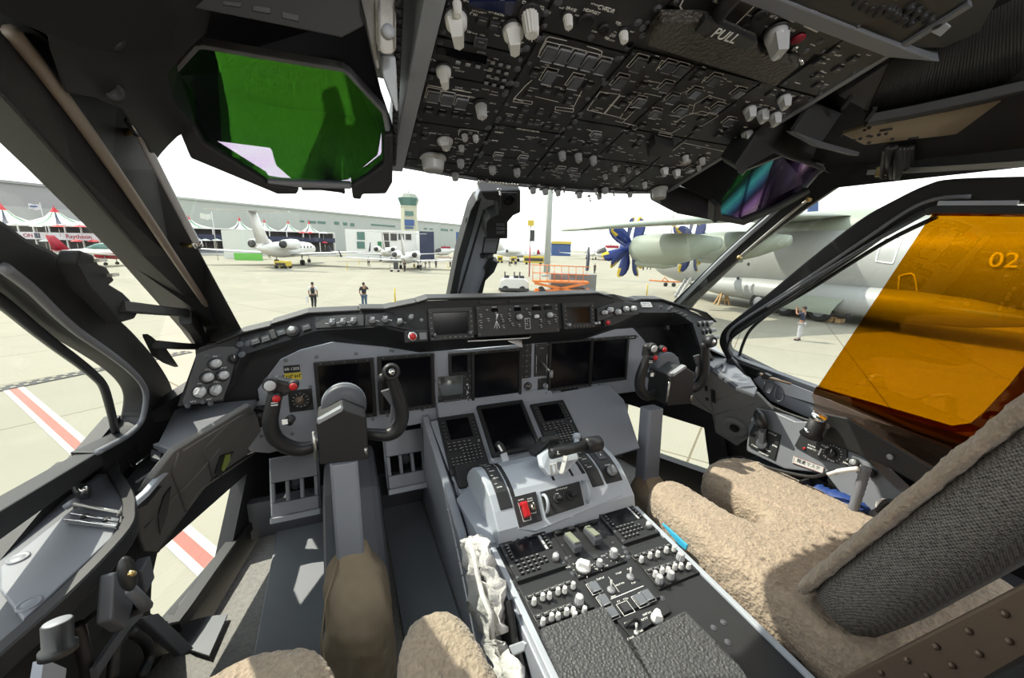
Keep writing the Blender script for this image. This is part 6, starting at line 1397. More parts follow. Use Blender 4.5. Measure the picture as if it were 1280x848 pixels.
# white cloth gaiter and pocket on the left side of the pedestal
KS = lambda x, y: (440+x/2.944, 560+y/2.944)
pb = lambda x, y, X=-.247: atX(*KS(x, y), X)
t = thing('cloth_gaiter', 'crumpled white cloth cover hanging on the left side of the aft pedestal', 'cloth cover', V(-.25, .75, -1.1))
def crumple(pts, X, name, m, th=-.012, seed=1):
    rnd = random.Random(seed); mb = MB()
    P = [pb(x, y, X-rnd.random()*.012) for x, y in pts]; n = len(P)//2
    A = spline(P[:n], 5); B = spline(P[n:][::-1], 5); rows = []
    for i in range(len(A)):
        row = []
        for k in range(7):
            t_ = k/6; p = A[i].lerp(B[i], t_); row.append(p+Vector((-.012*math.sin(t_*9+i*.7)-.006*math.sin(i*1.9+k), 0, 0)))
        rows.append(row)
    mb.loft(rows, closed=False, cap=False); o = mb.build(name, m, t); s_ = o.modifiers.new('solid', 'SOLIDIFY'); s_.thickness = .003; return o
crumple([(418, 335), (420, 450), (440, 560), (480, 700), (540, 820), (600, 900), (640, 850), (560, 740), (530, 640), (500, 520), (478, 420), (445, 325)], -.262, 'left_fold', 'white_cloth', seed=2)
crumple([(445, 325), (480, 430), (505, 540), (520, 620), (545, 690), (560, 680), (560, 560), (530, 460), (500, 380), (470, 320)], -.252, 'right_fold', 'white_cloth', seed=5)
mb = MB(); mb.tube([pb(x, y, -.285) for x, y in [(430, 345), (450, 400), (462, 470), (480, 545), (510, 610), (515, 700)]], .006, 8); mb.build('cord', 'white_cloth', t)
mb = MB(); mb.hull([pb(x, y, -.25) for x, y in [(555, 570), (580, 560), (600, 700), (640, 860), (600, 860), (575, 760), (545, 690)]], (.006, 0, 0)); tag(mb.build('strap', 'black'), 'black webbing strap hanging between the white cloth and the pedestal edge', 'strap')
mb = MB(); mb.hull([pb(x, y, -.285) for x, y in [(575, 730), (625, 712), (640, 722), (632, 750), (592, 768)]], (.004, 0, .0)); tag(mb.build('buckle', 'light_grey', bevel=.002), 'small pale grey buckle tab on the pedestal edge beside the white cloth', 'buckle')
mb = MB(); mb.hull([atX(*KP(x, y), .236) for x, y in [(845, 130), (870, 150), (960, 232), (955, 252), (925, 228), (880, 175)]], (.006, 0, 0)); tag(mb.build('booklet', 'cyan'), 'bright blue booklet edge tucked between the pedestal and the right seat', 'booklet')
# ================================================================ overhead panel
so_, co_ = math.sin(rad(19)), math.cos(rad(19))
OH = Frame(V(0, .96, .17), (1, 0, 0), (0, -co_, so_))
K3 = lambda x, y: (480+x/3.39, y/3.39)
K4 = lambda x, y: (780+x/3.39, y/3.39)
OP = thing('overhead_panel', 'wide black overhead panel crowded with knobs and guarded switches', 'overhead panel', V(0, .7, .2))
mb = MB(); mb.prism([(-.385, 0), (-.25, -.022), (-.12, -.036), (.08, -.038), (.25, -.022), (.362, 0), (.362, .62), (-.385, .62)], -.07, 0, OH.M); mb.build('housing', 'panel_black', OP, bevel=.003)
mb = MB(); mb.loft([[OH.p(u, v+a, w) for a, w in ((.004, -.06), (-.006, -.06), (-.006, .005), (.004, .005))] for u, v in ((-.385, -.001), (-.25, -.023), (-.12, -.037), (.08, -.039), (.25, -.023), (.362, -.001))], sm=False); mb.build('front_lip', 'mid_grey', OP, bevel=.002)
mb = MB(); mb.box(.355, -.004, -.05, .368, .62, .005, OH.M); mb.build('side_rail', 'mid_grey', OP)
mb = MB(); mb.box(-.412, -.01, -.09, -.386, .75, .012, OH.M); mb.build('side_rail', 'panel_grey', OP, bevel=.002)
GRID = [('radio_module', -.384, .355, -.254, .54), ('keypad_module', -.384, .285, -.248, .353), ('engine_start_module', -.384, .163, -.243, .283), ('lamp_module', -.384, .035, -.240, .161), ('reading_light_module', -.384, .002, -.24, .033),
        ('voice_recorder_module', -.252, .402, -.098, .60), ('electrical_module', -.244, .188, -.094, .40), ('fire_detection_module', -.238, .082, -.094, .186), ('lighting_module', -.238, .002, -.090, .080),
        ('fuel_module', -.092, .238, .035, .412), ('hydraulic_module', .037, .238, .192, .412), ('anti_ice_module', -.092, .122, .034, .236), ('cargo_module', -.088, .002, .040, .120), ('pressure_module', .036, .122, .192, .236), ('window_heat_module', .042, .002, .20, .120),
        ('air_module', .194, .238, .354, .412), ('bleed_air_module', .194, .122, .354, .236), ('light_control_module', .202, .002, .354, .120), ('alarm_module', .236, .414, .354, .54), ('escape_module', -.096, .486, .234, .60)]
MODS = {}
for nm, u0, v0, u1, v1 in GRID: MODS[nm] = (u0, v0, u1, v1, module(OH, (u0, v0, u1, v1), OP, nm, .004))
def modat(u, v):
    for nm, (u0, v0, u1, v1, o) in MODS.items():
        if u0-.002 <= u <= u1+.002 and v0-.002 <= v <= v1+.002: return o
    return OP
LG = {}
def lg_add(o, items): LG.setdefault(o.name, (o, []))[1].extend(items)
def ok3(K, x, y, w=.004): return OH.px(*K(x, y), w)
# knobs
ROT = math.pi
for K, lst in ((K3, [(303, 62, .0125, .040, 'bar', 'knob_white'), (545, 118, .0125, .034, 'bar', 'knob_white'), (616, 50, .0115, .034, 'round', 'knob_white'), (308, 4, .006, .02, 'round', 'knob_white'), (777, 66, .0068, .018, 'round', 'knob_white'), (1013, 135, .0068, .016, 'round', 'knob_white'), (251, 288, .0098, .030, 'bar', 'knob_white'), (410, 440, .0105, .026, 'round', 'knob_grey'),
        (258, 592, .0135, .018, 'bar', 'knob_grey'), (341, 568, .0062, .014, 'round', 'knob_grey'), (387, 573, .0062, .014, 'round', 'knob_grey'), (327, 616, .0062, .013, 'round', 'knob_grey'), (323, 676, .0085, .018, 'round', 'knob_dull'), (300, 733, .0085, .018, 'round', 'knob_dull'), (457, 702, .0085, .02, 'round', 'knob_dull'), (561, 713, .0085, .02, 'round', 'knob_dull'),
        (753, 642, .0085, .02, 'round', 'knob_dull'), (822, 650, .0085, .02, 'round', 'knob_dull'), (885, 662, .0085, .02, 'round', 'knob_dull'), (977, 703, .0062, .014, 'round', 'knob_dull'), (1036, 709, .0062, .014, 'round', 'knob_dull'), (1072, 714, .0062, .014, 'round', 'knob_dull'), (936, 738, .0062, .014, 'round', 'knob_dull'), (1012, 748, .0062, .014, 'round', 'knob_dull'),
        (630, 795, .0085, .016, 'round', 'knob_dull'), (682, 800, .0085, .016, 'round', 'knob_dull'), (736, 806, .0075, .016, 'round', 'knob_dull'), (826, 815, .0085, .016, 'round', 'knob_dull'), (910, 818, .0075, .018, 'round', 'knob_dull'), (936, 796, .0095, .016, 'round', 'knob_dull'), (1041, 814, .0075, .015, 'round', 'knob_dull')]),
      (K4, [(640, 128, .0135, .040, 'bar', 'knob_grey'), (676, 408, .010, .024, 'bar', 'knob_grey'), (530, 455, .010, .024, 'bar', 'knob_grey'), (584, 468, .010, .024, 'bar', 'knob_grey'), (637, 482, .010, .024, 'bar', 'knob_grey'), (520, 558, .010, .024, 'bar', 'knob_grey'),
        (260, 658, .0075, .018, 'round', 'knob_grey'), (330, 668, .0075, .018, 'round', 'knob_grey'), (316, 700, .006, .014, 'round', 'knob_grey'), (170, 712, .009, .02, 'bar', 'knob_grey'), (221, 720, .009, .02, 'bar', 'knob_grey'), (86, 770, .0068, .018, 'round', 'knob_grey')])):
    for x, y, r, h, st, m in lst:
        u, v = ok3(K, x, y); o = modat(u, v); knob(OH, u, v, o, r, h, m, w=.004, style=st, rot=ROT+.4)
        s = max(.002, r*.3)
        lg_add(o, microtext(u-r*1.9, v+r*1.2, 3, s)+microtext(u+r*2.0, v+r*.6, 3, s)+microtext(u+r*1.6, v-r*1.6, 3, s))
# guarded, white edged switches
G3 = [(700, 230), (757, 242), (814, 256), (870, 270), (925, 286), (700, 331), (810, 352), (1078, 275), (1000, 352)]
G3s = [(208, 410), (268, 425), (328, 440)]
G4 = [(190, 287), (240, 300), (383, 342), (487, 397), (180, 371), (302, 396), (207, 421), (397, 461), (240, 475), (66, 436), (132, 485), (446, 520), (282, 722)]
for K, L_, a, b in ((K3, G3, .0185, .024), (K3, G3s, .019, .021), (K4, G4, .0185, .018), (K3, [(485, 666), (590, 678), (898, 578), (750, 722), (800, 730), (812, 752)], .017, .014)):
    for x, y in L_:
        u, v = ok3(K, x, y, .01); guarded(OH, u, v, modat(u, v), a, b, .009, w=.004)
# plain dark push buttons
B3 = [(640, 305), (690, 383), (745, 395), (865, 360), (612, 400), (780, 430), (596, 463), (660, 475), (720, 488), (525, 505), (570, 510), (618, 520), (690, 530), (645, 522), (727, 540), (188, 468), (245, 480), (300, 488), (355, 495), (175, 555), (170, 580), (410, 172), (415, 80), (465, 102), (700, 700), (690, 718), (945, 600), (860, 610), (800, 595), (960, 640), (905, 490), (930, 410), (1010, 440), (1050, 405)]
B4 = [(125, 256), (320, 302), (300, 330), (78, 360), (20, 412), (350, 430), (110, 470), (330, 500), (238, 527), (310, 545), (75, 530), (20, 470), (30, 560), (400, 570), (440, 545), (70, 590), (50, 620), (883, 215), (968, 250), (822, 260), (903, 290), (815, 318), (818, 360), (735, 420), (620, 395)]
for K, L_ in ((K3, B3), (K4, B4)):
    for x, y in L_:
        u, v = ok3(K, x, y); o = modat(u, v); button(OH, u, v, o, .0155, .014, .004, w=.004); lg_add(o, microtext(u, v+.0095, 3, .0022))
# lit amber cap
# keypad
o = MODS['keypad_module'][4]
for j in range(4):
    for i in range(3):
        x0, y0 = 460+j*-9, 258+j*29; u, v = ok3(K3, x0+i*33, y0+i*9); button(OH, u, v, o, .0085, .0068, .004, w=.004, m='knob_dull', name='key')
for i in range(3): u, v = ok3(K3, 313+i*42, 258+i*9); button(OH, u, v, o, .0095, .0068, .004, w=.004, m='knob_dull', name='key')
r = [ok3(K3, *p) for p in ((222, 190), (438, 238), (432, 268), (220, 222))]; mb = MB(); mb.prism(r, .004, .006, OH.M); mb.build('readout', 'screen', o)
r = [ok3(K3, *p) for p in ((360, 0), (560, 0), (540, 62), (362, 18))]; mb = MB(); mb.prism(r, .004, .006, OH.M); mb.build('readout', 'screen_blue', MODS['radio_module'][4])
r = [ok3(K3, *p) for p in ((385, 150), (440, 160), (432, 200), (378, 188))]; mb = MB(); mb.prism(r, .004, .007, OH.M); mb.build('grille', 'dark_grey', MODS['radio_module'][4])
# jack and screws
for K, x, y, r_ in ((K3, 855, 85, .013), (K3, 930, 118, .009), (K3, 672, 605, .008), (K4, 572, 60, .010)):
    u, v = ok3(K, x, y); mb = MB(); mb.lathe([(r_, 0), (r_, .004), (r_*.8, .006), (r_*.6, .003), (r_*.01, .003)], 24, OH.at(u, v, .004)); mb.build('jack', 'black', modat(u, v))
mb = FSet()
for K, L_ in ((K3, [(225, 22), (200, 130), (605, 205), (655, 165), (683, 55), (738, 8), (1042, 188), (1075, 95), (878, 158), (188, 205), (175, 275), (165, 335), (565, 292), (538, 352), (560, 355), (512, 400), (486, 502), (445, 540), (410, 655), (388, 655), (430, 605), (500, 540), (832, 482), (810, 512), (785, 540), (758, 548), (698, 655), (735, 575), (990, 248), (935, 352), (862, 420), (136, 490), (125, 570), (105, 650)]), (K4, [(80, 118), (60, 95), (80, 150), (25, 188), (142, 35), (515, 110), (570, 68), (830, 175), (770, 215), (840, 370)])):
    for x, y in L_: u, v = ok3(K, x, y); screw(mb, OH, u, v, .0038, .004, 0)
mb.build('fasteners', 'dark_grey', OP)
# toggles
for K, L_ in ((K3, [(655, 780), (708, 790), (758, 790), (897, 798), (968, 805), (868, 828), (487, 800)]), (K4, [(722, 200)])):
    for x, y in L_: u, v = ok3(K, x, y); toggle(OH, u, v, modat(u, v), .018 if K is K3 else .034, 12, w=.004)
for (x0, n) in ((400, 3), (447, 4), (492, 4), (540, 3)):
    for i in range(n): u, v = ok3(K3, x0+i*12, 757+(x0-400)*.09+i*1.5); mb = MB(); mb.lathe([(.0038, 0), (.0038, .007), (.002, .009)], 10, OH.at(u, v, .004)); mb.build('test_jack', 'chrome', MODS['lighting_module'][4])
# printed lines and boxes
def ln(K, a, b, t=.0011):
    p, q = ok3(K, *a), ok3(K, *b); return (*p, *q, t)
def poly(K, pts, o, t=.0011, closed=False):
    pts = pts+[pts[0]] if closed else pts
    lg_add(o, [ln(K, pts[i], pts[i+1], t) for i in range(len(pts)-1)])
E_ = MODS['electrical_module'][4]; F_ = MODS['fuel_module'][4]; H_ = MODS['hydraulic_module'][4]
poly(K3, [(655, 240), (660, 215), (690, 160), (700, 155), (775, 172)], E_, .0013); poly(K3, [(860, 195), (905, 208), (925, 218), (918, 240)], E_, .0013)
poly(K3, [(628, 338), (600, 362), (580, 385), (552, 415), (590, 432)], E_); poly(K3, [(640, 408), (740, 432)], E_); poly(K3, [(838, 385), (825, 410), (800, 460), (725, 452)], E_); poly(K3, [(550, 418), (630, 430), (625, 442), (548, 430)], E_, .001, True); poly(K3, [(728, 452), (805, 462), (800, 475), (724, 464)], E_, .001, True)
poly(K3, [(185, 360), (250, 372)], MODS['engine_start_module'][4], .0014); poly(K3, [(290, 378), (370, 392)], MODS['engine_start_module'][4], .0014)
poly(K3, [(315, 572), (320, 548), (345, 548), (400, 556), (398, 575)], MODS['lamp_module'][4])
poly(K3, [(915, 388), (860, 465), (930, 482), (1000, 400)], F_, .0012, True); poly(K3, [(1000, 405), (935, 482), (1000, 498), (1060, 415)], F_, .0012, True); poly(K3, [(1060, 470), (1010, 520), (980, 512)], F_)
poly(K4, [(135, 300), (160, 255), (185, 262)], F_); poly(K4, [(100, 340), (170, 355), (150, 392)], F_); poly(K4, [(30, 445), (90, 395), (160, 410)], F_); poly(K4, [(0, 520), (60, 535), (40, 560), (0, 552)], F_)
poly(K4, [(160, 430), (230, 400), (300, 370), (345, 385)], H_); poly(K4, [(330, 350), (345, 325), (420, 345)], H_); poly(K4, [(300, 440), (360, 405), (430, 425), (345, 490), (290, 478)], H_, .001, True); poly(K4, [(215, 520), (260, 490), (330, 470), (400, 490), (290, 560)], H_); poly(K4, [(120, 545), (200, 565), (260, 530)], H_); poly(K4, [(150, 560), (205, 572), (200, 582), (146, 570)], H_, .001, True)
A_ = MODS['alarm_module'][4]; poly(K4, [(652, 60), (720, 92)], A_, .0022); poly(K4, [(762, 108), (820, 135)], A_, .0022)
S_ = MODS['escape_module'][4]; poly(K4, [(250, 0), (237, 25), (245, 40), (290, 55)], S_, .0018); poly(K4, [(490, 0), (545, 15), (552, 25), (468, 108)], S_, .0018)
poly(K4, [(205, 640), (250, 605), (420, 640)], MODS['window_heat_module'][4])
rnd = random.Random(3)
for nm, (u0, v0, u1, v1, o) in MODS.items():
    for k in range(int((u1-u0)*(v1-v0)*900)): lg_add(o, microtext(rnd.uniform(u0+.02, u1-.02), rnd.uniform(v0+.012, v1-.01), rnd.randint(3, 6), .0021))
for o, items in LG.values(): legend(OH, items, o, .0043)
# readable words
def word(K, x, y, body, s, o, sx=1.): u, v = ok3(K, x, y, .0045); text(body, OH, u, v, s, 'mark', o, w=.0045, name='lettering', depth=.0003)
for x, y, b, s in [(942, 40, 'CVFDR', .0085), (880, 50, 'HEADSET', .0062), (793, 40, 'ERASE', .0058), (993, 98, 'CVR', .0045), (945, 162, 'FDR', .0045)]: word(K3, x, y, b, s, MODS['voice_recorder_module'][4])
word(K3, 610, 553, 'FIRE DETECT/EXTG', .0058, MODS['fire_detection_module'][4]); word(K3, 487, 562, 'DETECT', .0048, MODS['fire_detection_module'][4]); word(K3, 470, 597, 'EXTG', .0048, MODS['fire_detection_module'][4]); word(K3, 632, 22, 'CHAN/FREQ', .0058, MODS['radio_module'][4])
# pull down handle with brown grained pad
pts = [ok3(K4, *p, .03) for p in ((175, 70), (742, 268), (640, 358), (95, 180))]
HN = traced(OH, [K4(160, 80), K4(330, 82), K4(360, 88), K4(565, 178), K4(560, 205), K4(742, 275), K4(640, 360), K4(95, 185), K4(110, 150)], .004, .024, 'grain_pad_brown', 'pull_pad', OP, .003, .02)
mb = MB(); q = [ok3(K4, *p, .03) for p in ((345, 82), (565, 180), (520, 215), (300, 140))]; mb.prism(q, .02, .030, OH.M); pl_ = mb.build('pull_handle', 'panel_black', HN, bevel=.001)
u, v = ok3(K4, 430, 156, .031); text('PULL', OH, u, v, .0215, 'mark', pl_, w=.0305, depth=.0004)
mb = MB(); u, v = ok3(K4, 425, 40, .02); mb.cyl(OH.p(u-.002, v+.06, .01), OH.p(u+.003, v-.035, .02), .011); mb.build('release_bar', 'black', MODS['escape_module'][4])
# gasper outlets
def gasper(K, x, y, r, tgt, label):
    u, v = ok3(K, x, y); t = OP; mb = MB(); prof = []
    for k in range(6): prof += [(r*(1-.02*k), .008+.0035*k), (r*(1-.02*k)*.93, .010+.0035*k)]
    mb.box(u-r*1.25, v-r*1.1, .0, u+r*1.25, v+r*1.1, .006, OH.M, 1); M = OH.at(u, v, 0) @ Matrix.Rotation(tgt, 4, 'X')
    mb.lathe([(r*1.1, .0), (r*1.12, .008)]+prof+[(r*.8, .032), (r*.7, .026), (.001, .026)], 28, M); mb.build('air_nozzle', ['knob_grey', 'black'], OP)
gasper(K3, 208, 668, .025, rad(15), ''); gasper(K4, 150, 800, .021, rad(10), '')
# small square box on the right part
u, v = ok3(K4, 148, 640, .02); mb = MB(); mb.prism([ok3(K4, *p, .02) for p in ((110, 625), (135, 600), (215, 622), (190, 660), (100, 660))], .004, .024, OH.M); mb.build('selector_housing', 'black_trim', OP, bevel=.003)
u, v = ok3(K4, 262, 686); mb = MB(); mb.lathe([(.013, 0), (.012, .004)], 20, OH.at(u, v, .004)); mb.build('cream_collar', 'quilt_light', OP)
u, v = ok3(K4, 738, 160); mb = MB(); mb.lathe([(.010, 0), (.010, .003), (.007, .005)], 20, OH.at(u, v, .004)); mb.build('red_collar', 'sign_red', OP)
# grey cross beam behind and rear module with white slots
b_ = [hit(x, y, OH.p(0, 0, .012), OH.w) for x, y in [(895, -4), (972, -4), (1122, 58), (1112, 70)]]
slab('cross_beam', [hit(x, y, OH.p(0, 0, .008), OH.w) for x, y in [(860, -22), (972, -2), (1175, 78), (1108, 72)]], -OH.w*.03, 'mid_grey', OP, .002)
RP = thing('circuit_breaker_panel', 'black circuit breaker panel with rows of dark breakers behind the overhead beam', 'circuit breaker panel', OH.p(.25, .68, 0))
K5b = lambda x, y: (960+x/4, y/4)
slab('plate', [hit(x, y, OH.p(0, 0, -.004), OH.w) for x, y in [(972, -4), (1250, -4), (1225, 40), (1180, 60), (1125, 60)]], -OH.w*.02, 'panel_black', RP, .002)
lgp = []
f2 = Frame(OH.p(0, 0, -.003), OH.u, OH.v)
for x, y in [(375, 3), (428, 18), (468, 40), (500, 52), (545, 80), (582, 102), (620, 120), (652, 140), (685, 157), (718, 175), (752, 192)]:
    u, v = f2.px(*K5b(x, y)); legend(f2, [(u-.003, v-.003, u+.003, v+.003, .004)], RP, .0005, 'mark_dim', 'slot_mark')
for j, (x0, y0) in enumerate([(705, 30), (440, -10), (560, 20), (610, 45)]):
    for i in range(5 if j == 0 else 4):
        u, v = f2.px(*K5b(x0+i*34, y0+i*20)); mb = MB(); mb.lathe([(.0095, 0), (.0095, .003), (.006, .004), (.006, .008), (.005, .009)], 16, f2.at(u, v)); mb.build('circuit_breaker', 'black', RP)
slab('light_plate', [f2.p(*f2.px(*K5b(x, y)), .002) for x, y in [(655, 60), (720, -5), (915, 130), (860, 180), (800, 150), (740, 110)]], -OH.w*.004, 'light_grey', RP, .001)
# rear block with leads (top left of the view)
OB = Frame(V(0, .5, .34), (1, 0, 0), (0, -1, .1))
# ================================================================ head-up displays
def hud(name, label, cat, glass_px, Yb, tilt, s, thick=.010):
    #: bottom forward, top towards the pilot
    fr = Frame(V(s*.56, .82, .16), (1, 0, 0), (0, -.11, .15))
    return fr
HF = Frame(V(-.56, .82, .16), (1, 0, 0), (0, -.11, .15))
K2 = lambda x, y: (200+x/3.39, y/3.39)
K8 = lambda x, y: (800+x/3.534, 180+y/3.534)
def combiner(fr, K, glass, edge, framebits, label, s, top_edge):
    t = thing('head_up_display', label, 'head-up display', fr.p(*fr.px(*K(*glass[0])), 0))
    mb = MB(); mb.prism([fr.px(*K(*p)) for p in glass], 0, .006, fr.M); mb.build('combiner_glass', 'combiner_glass', t)
    mb = MB(); mb.tube([fr.p(*fr.px(*K(*p)), .003) for p in top_edge], 1, 6, sq=(.0035, .0075)); mb.build('ground_edge', 'mid_grey', t)
    for pts, w0, w1, m, nm in framebits: 
        mb = MB(); mb.prism([fr.px(*K(*p)) for p in pts], w0, w1, fr.M); mb.build(nm, m, t, bevel=.004)
    return t
HL = combiner(HF, K2, [(30, 335), (40, 305), (150, 183), (185, 180), (770, 280), (800, 300), (950, 460), (975, 545), (975, 640), (810, 785), (445, 760), (200, 640), (130, 590), (60, 400)], None,
    [([(30, 400), (60, 400), (100, 420), (190, 590), (450, 750), (455, 765), (590, 785), (580, 808), (500, 808), (135, 655)], -.02, .014, 'black_trim', 'lower_frame'),
     ([(455, 752), (810, 770), (812, 790), (600, 785), (455, 768)], -.005, .012, 'mid_grey', 'bottom_edge'),
     ([(945, 555), (985, 550), (982, 760), (955, 808), (855, 810), (850, 832), (815, 828), (812, 790), (812, 768), (880, 730), (945, 680)], -.03, .014, 'black_trim', 'side_frame'),
     ([(600, 788), (640, 786), (780, 790), (785, 815), (770, 815), (765, 800), (600, 800)], -.02, .008, 'black', 'latch')],
    'left head-up display with a dark faceted glass showing green reflections', -1, [(30, 345), (40, 305), (150, 183), (185, 180), (400, 218), (770, 280), (800, 300), (950, 465), (965, 545)])
HRF = Frame(V(.56, .82, .16), (1, 0, 0), (0, -.11, .15))
K1c = lambda x, y: (800+x/3.534, 180+y/3.534)
HR = combiner(HRF, K1c, [(340, 280), (438, 130), (460, 105), (620, 42), (800, 85), (795, 105), (720, 190), (600, 260), (470, 322), (345, 318)], None,
    [([(318, 262), (345, 258), (350, 305), (440, 325), (600, 262), (735, 190), (740, 205), (610, 280), (445, 350), (335, 330), (315, 340)], -.02, .014, 'black_trim', 'lower_frame')],
    'right head-up display seen edge on with rainbow reflections', 1, [(438, 130), (460, 105), (620, 42), (690, 66), (800, 82), (795, 105), (725, 185)])
# arms holding the glasses and the projector housings on the ceiling
def block(name, pts, fn, off, m, parent=None, bevel=.004):
    return slab(name, [fn(*p) for p in pts], off, m, parent, bevel)
fy = lambda y: (lambda a, b: atY(a, b, y))
block('projector_housing', [K2(0, -20), K2(60, 0), K2(75, 20), K2(770, 160), K2(865, 110), K2(850, 60), K2(845, -40), K2(0, -60)], fy(.62), (0, .06, .04), 'module_dark', HL)
block('added_dark_backing', [K2(30, 120), K2(50, 420), K2(130, 560), K2(200, 598), K2(470, 632), K2(490, 705), K2(560, 765), K2(700, 780), K2(800, 765), K2(925, 660), K2(950, 500), K2(800, 300), K2(400, 180)], fy(.91), (0, .02, .02), 'soft_black', HL)  # added sheet that keeps the view through the left glass dark
block('added_dark_backing', [K1c(330, 300), K1c(345, 230), K1c(440, 110), K1c(620, 30), K1c(810, 75), K1c(800, 110), K1c(725, 200), K1c(600, 275), K1c(440, 330)], fy(.93), (0, .02, .02), 'soft_black', HR)  # added backing so the right glass shows less brightness
block('projector_base', [K2(120, 30), K2(770, 150), K2(865, 95), K2(945, 430), K2(990, 560), K2(980, 660), K2(935, 560), K2(800, 300), K2(600, 240), K2(150, 170), K2(60, 240), K2(40, 120)], fy(.86), (0, .03, .03), 'soft_black', HL)
for a in ([(265, 0), (345, 10), (340, 30), (262, 18)], [(392, 20), (470, 30), (468, 58), (390, 44)], [(515, 45), (590, 62), (588, 90), (515, 75)]): block('cover_plate', [K2(*p) for p in a], fy(.618), (0, .004, 0), 'module_grey', HL, .001)
p = atY(*K2(525, 125), .855); mb = MB(); mb.cyl(p, p+Vector((0, -.004, 0)), .005); mb.build('screw', 'brass', HL)
KH = K4
block('projector_housing', [KH(590, 520), KH(760, 410), KH(925, 480), (1025, 178), (1015, 200), (1040, 218), (985, 198), KH(640, 650), KH(490, 730), KH(470, 700)], fy(.66), (.02, .06, .03), 'black_trim', HR)
block('hinge_bracket', [KH(720, 555), KH(840, 600), KH(1000, 645), KH(995, 662), KH(830, 620), KH(740, 570)], fy(.60), (0, .02, .005), 'dark_grey', HR, .002)
block('hinge_plate', [KH(800, 430), KH(925, 480), KH(835, 610), KH(720, 555)], fy(.61), (0, .01, .005), 'module_dark', HR, .002)
block('support_arm', [K1c(90, 235), K1c(180, 190), K1c(310, 225), K1c(345, 275), K1c(335, 335), K1c(320, 338), K1c(170, 310), K1c(95, 270)], fy(.95), (0, .05, .02), 'black_trim', HR)
block('support_arm', [K1c(180, 185), K1c(320, 60), K1c(440, 0), K1c(620, 38), K1c(440, 120), K1c(330, 262)], fy(.93), (0, .03, .02), 'soft_black', HR)
# black lining round the windscreen head
tr_l = struct(block('trim_12', [(-30, -60), (-10, 14), (58, 44), (105, 60), (150, 70), (190, 67), (214, 52), (222, 30), (205, 0), (190, -60)], planep(V(-.79, .59, .12), V(-.73, .99, .10), V(-.44, .79, .42)), (0, .004, .004), 'soft_black'))
lin = planep(V(-.80, .60, .12), V(-.74, 1.0, .10), V(-.45, .8, .42))
mat('liner', (.03, .03, .032), .8)
tl2 = struct(block('trim_13', [(-20, 10), (0, 20), (58, 45), (60, 62), (80, 118), (118, 124), (150, 138), (180, 180), (192, 204), (203, 190), (222, 172), (243, 160), (214, 122), (209, 92), (240, 57), (258, 44), (262, -60), (-20, -60)], lin, (0.0, .05, .05), 'black_trim'))
for x, y in [(138, 46), (143, 115)]:
    p = lin(x, y); mb = MB(); d = (EYE-p).normalized(); mb.lathe([(.011, 0), (.011, .003), (.007, .005), (.005, .003), (.001, .003)], 18, Matrix.Translation(p) @ d.to_track_quat('Z', 'Y').to_matrix().to_4x4()); mb.build('liner_screw', 'black', tl2)
# chrome rods
mb = MB(); pr1 = [atX(x, y, -.80) for x, y in [(133, 149), (145, 168), (180, 230), (222, 301), (226, 308)]]; mb.tube([p+Vector((.03, -.01, 0)) for p in pr1], .006, 10); rod = thing('grab_rod', 'slim clear grab rod with brass ends on the left windscreen post', 'grab rod', pr1[-1]); mb.build('rod', 'knob_grey', rod)
for a, b in ((pr1[0], pr1[1]), (pr1[-2], pr1[-1])):
    mb = MB(); mb.tube([a+Vector((.03, -.01, 0)), a.lerp(b, .8)+Vector((.03, -.01, 0))], .0085, 12); mb.build('end_fitting', 'chrome', rod)
    mb = MB(); c = a.lerp(b, .6); mb.tube([c+Vector((.03, -.01, 0)), c+Vector((.0, .02, -.003))], .005, 8); mb.build('bracket', 'brass', rod)
mb = MB(); a = [atX(x, y, .80) for x, y in [(1012, 250), (996, 262), (930, 318), (926, 322)]]; mb.tube([p+Vector((-.02, -.01, 0)) for p in a], .0045, 8); rod = thing('grab_rod', 'slim grab rod with brass clip on the right windscreen post', 'grab rod', a[-1]); mb.build('rod', 'steel', rod)
for p in (a[0], a[-1]): mb = MB(); mb.ball(p+Vector((-.02, -.01, 0)), .009, 10); mb.build('end_fitting', 'brass', rod)
# folding black loop and clips on the left window frame
t = thing('sun_visor_bracket', 'black folding bracket loop standing out from the left window frame', 'bracket', sw(160, 432, -1))
q = [sw(x, y, -1)+Vector((.03, 0, 0)) for x, y in [(118, 384), (140, 386), (175, 389), (212, 392), (224, 396), (233, 411), (244, 433)]]; mb = MB(); mb.tube(q, 1, 6, sq=(.007, .009)); mb.build('upper_arm', 'black', t)
q = [sw(x, y, -1)+Vector((.03, 0, 0)) for x, y in [(212, 396), (224, 408), (240, 434)]]; mb = MB(); mb.tube(q, 1, 6, sq=(.012, .020)); mb.build('hinge_plate', 'black_trim', t)
q = [sw(x, y, -1)+Vector((.03, 0, 0)) for x, y in [(172, 432), (205, 434), (243, 435)]]; mb = MB(); mb.tube(q, 1, 6, sq=(.006, .008)); mb.build('lower_arm', 'black', t)
t = thing('window_latch_cover', 'stepped dark cover clipped along the upper edge of the left window frame', 'cover', sw(100, 370, -1))
block('cover', [(56, 312), (75, 318), (84, 330), (96, 334), (108, 351), (101, 356), (120, 366), (132, 376), (130, 388), (143, 392), (138, 400), (118, 405), (92, 380), (70, 360), (50, 330)], lambda x, y: sw(x, y, -1)+Vector((.012, 0, 0)), (.02, 0, 0), 'black_trim', t)
for x, y in ((74, 325), (94, 344)): p = sw(x, y, -1)+Vector((.04, 0, 0)); mb = MB(); mb.box(p.x-.003, p.y-.01, p.z-.002, p.x+.003, p.y+.01, p.z+.002); mb.build('clip', 'steel', t)
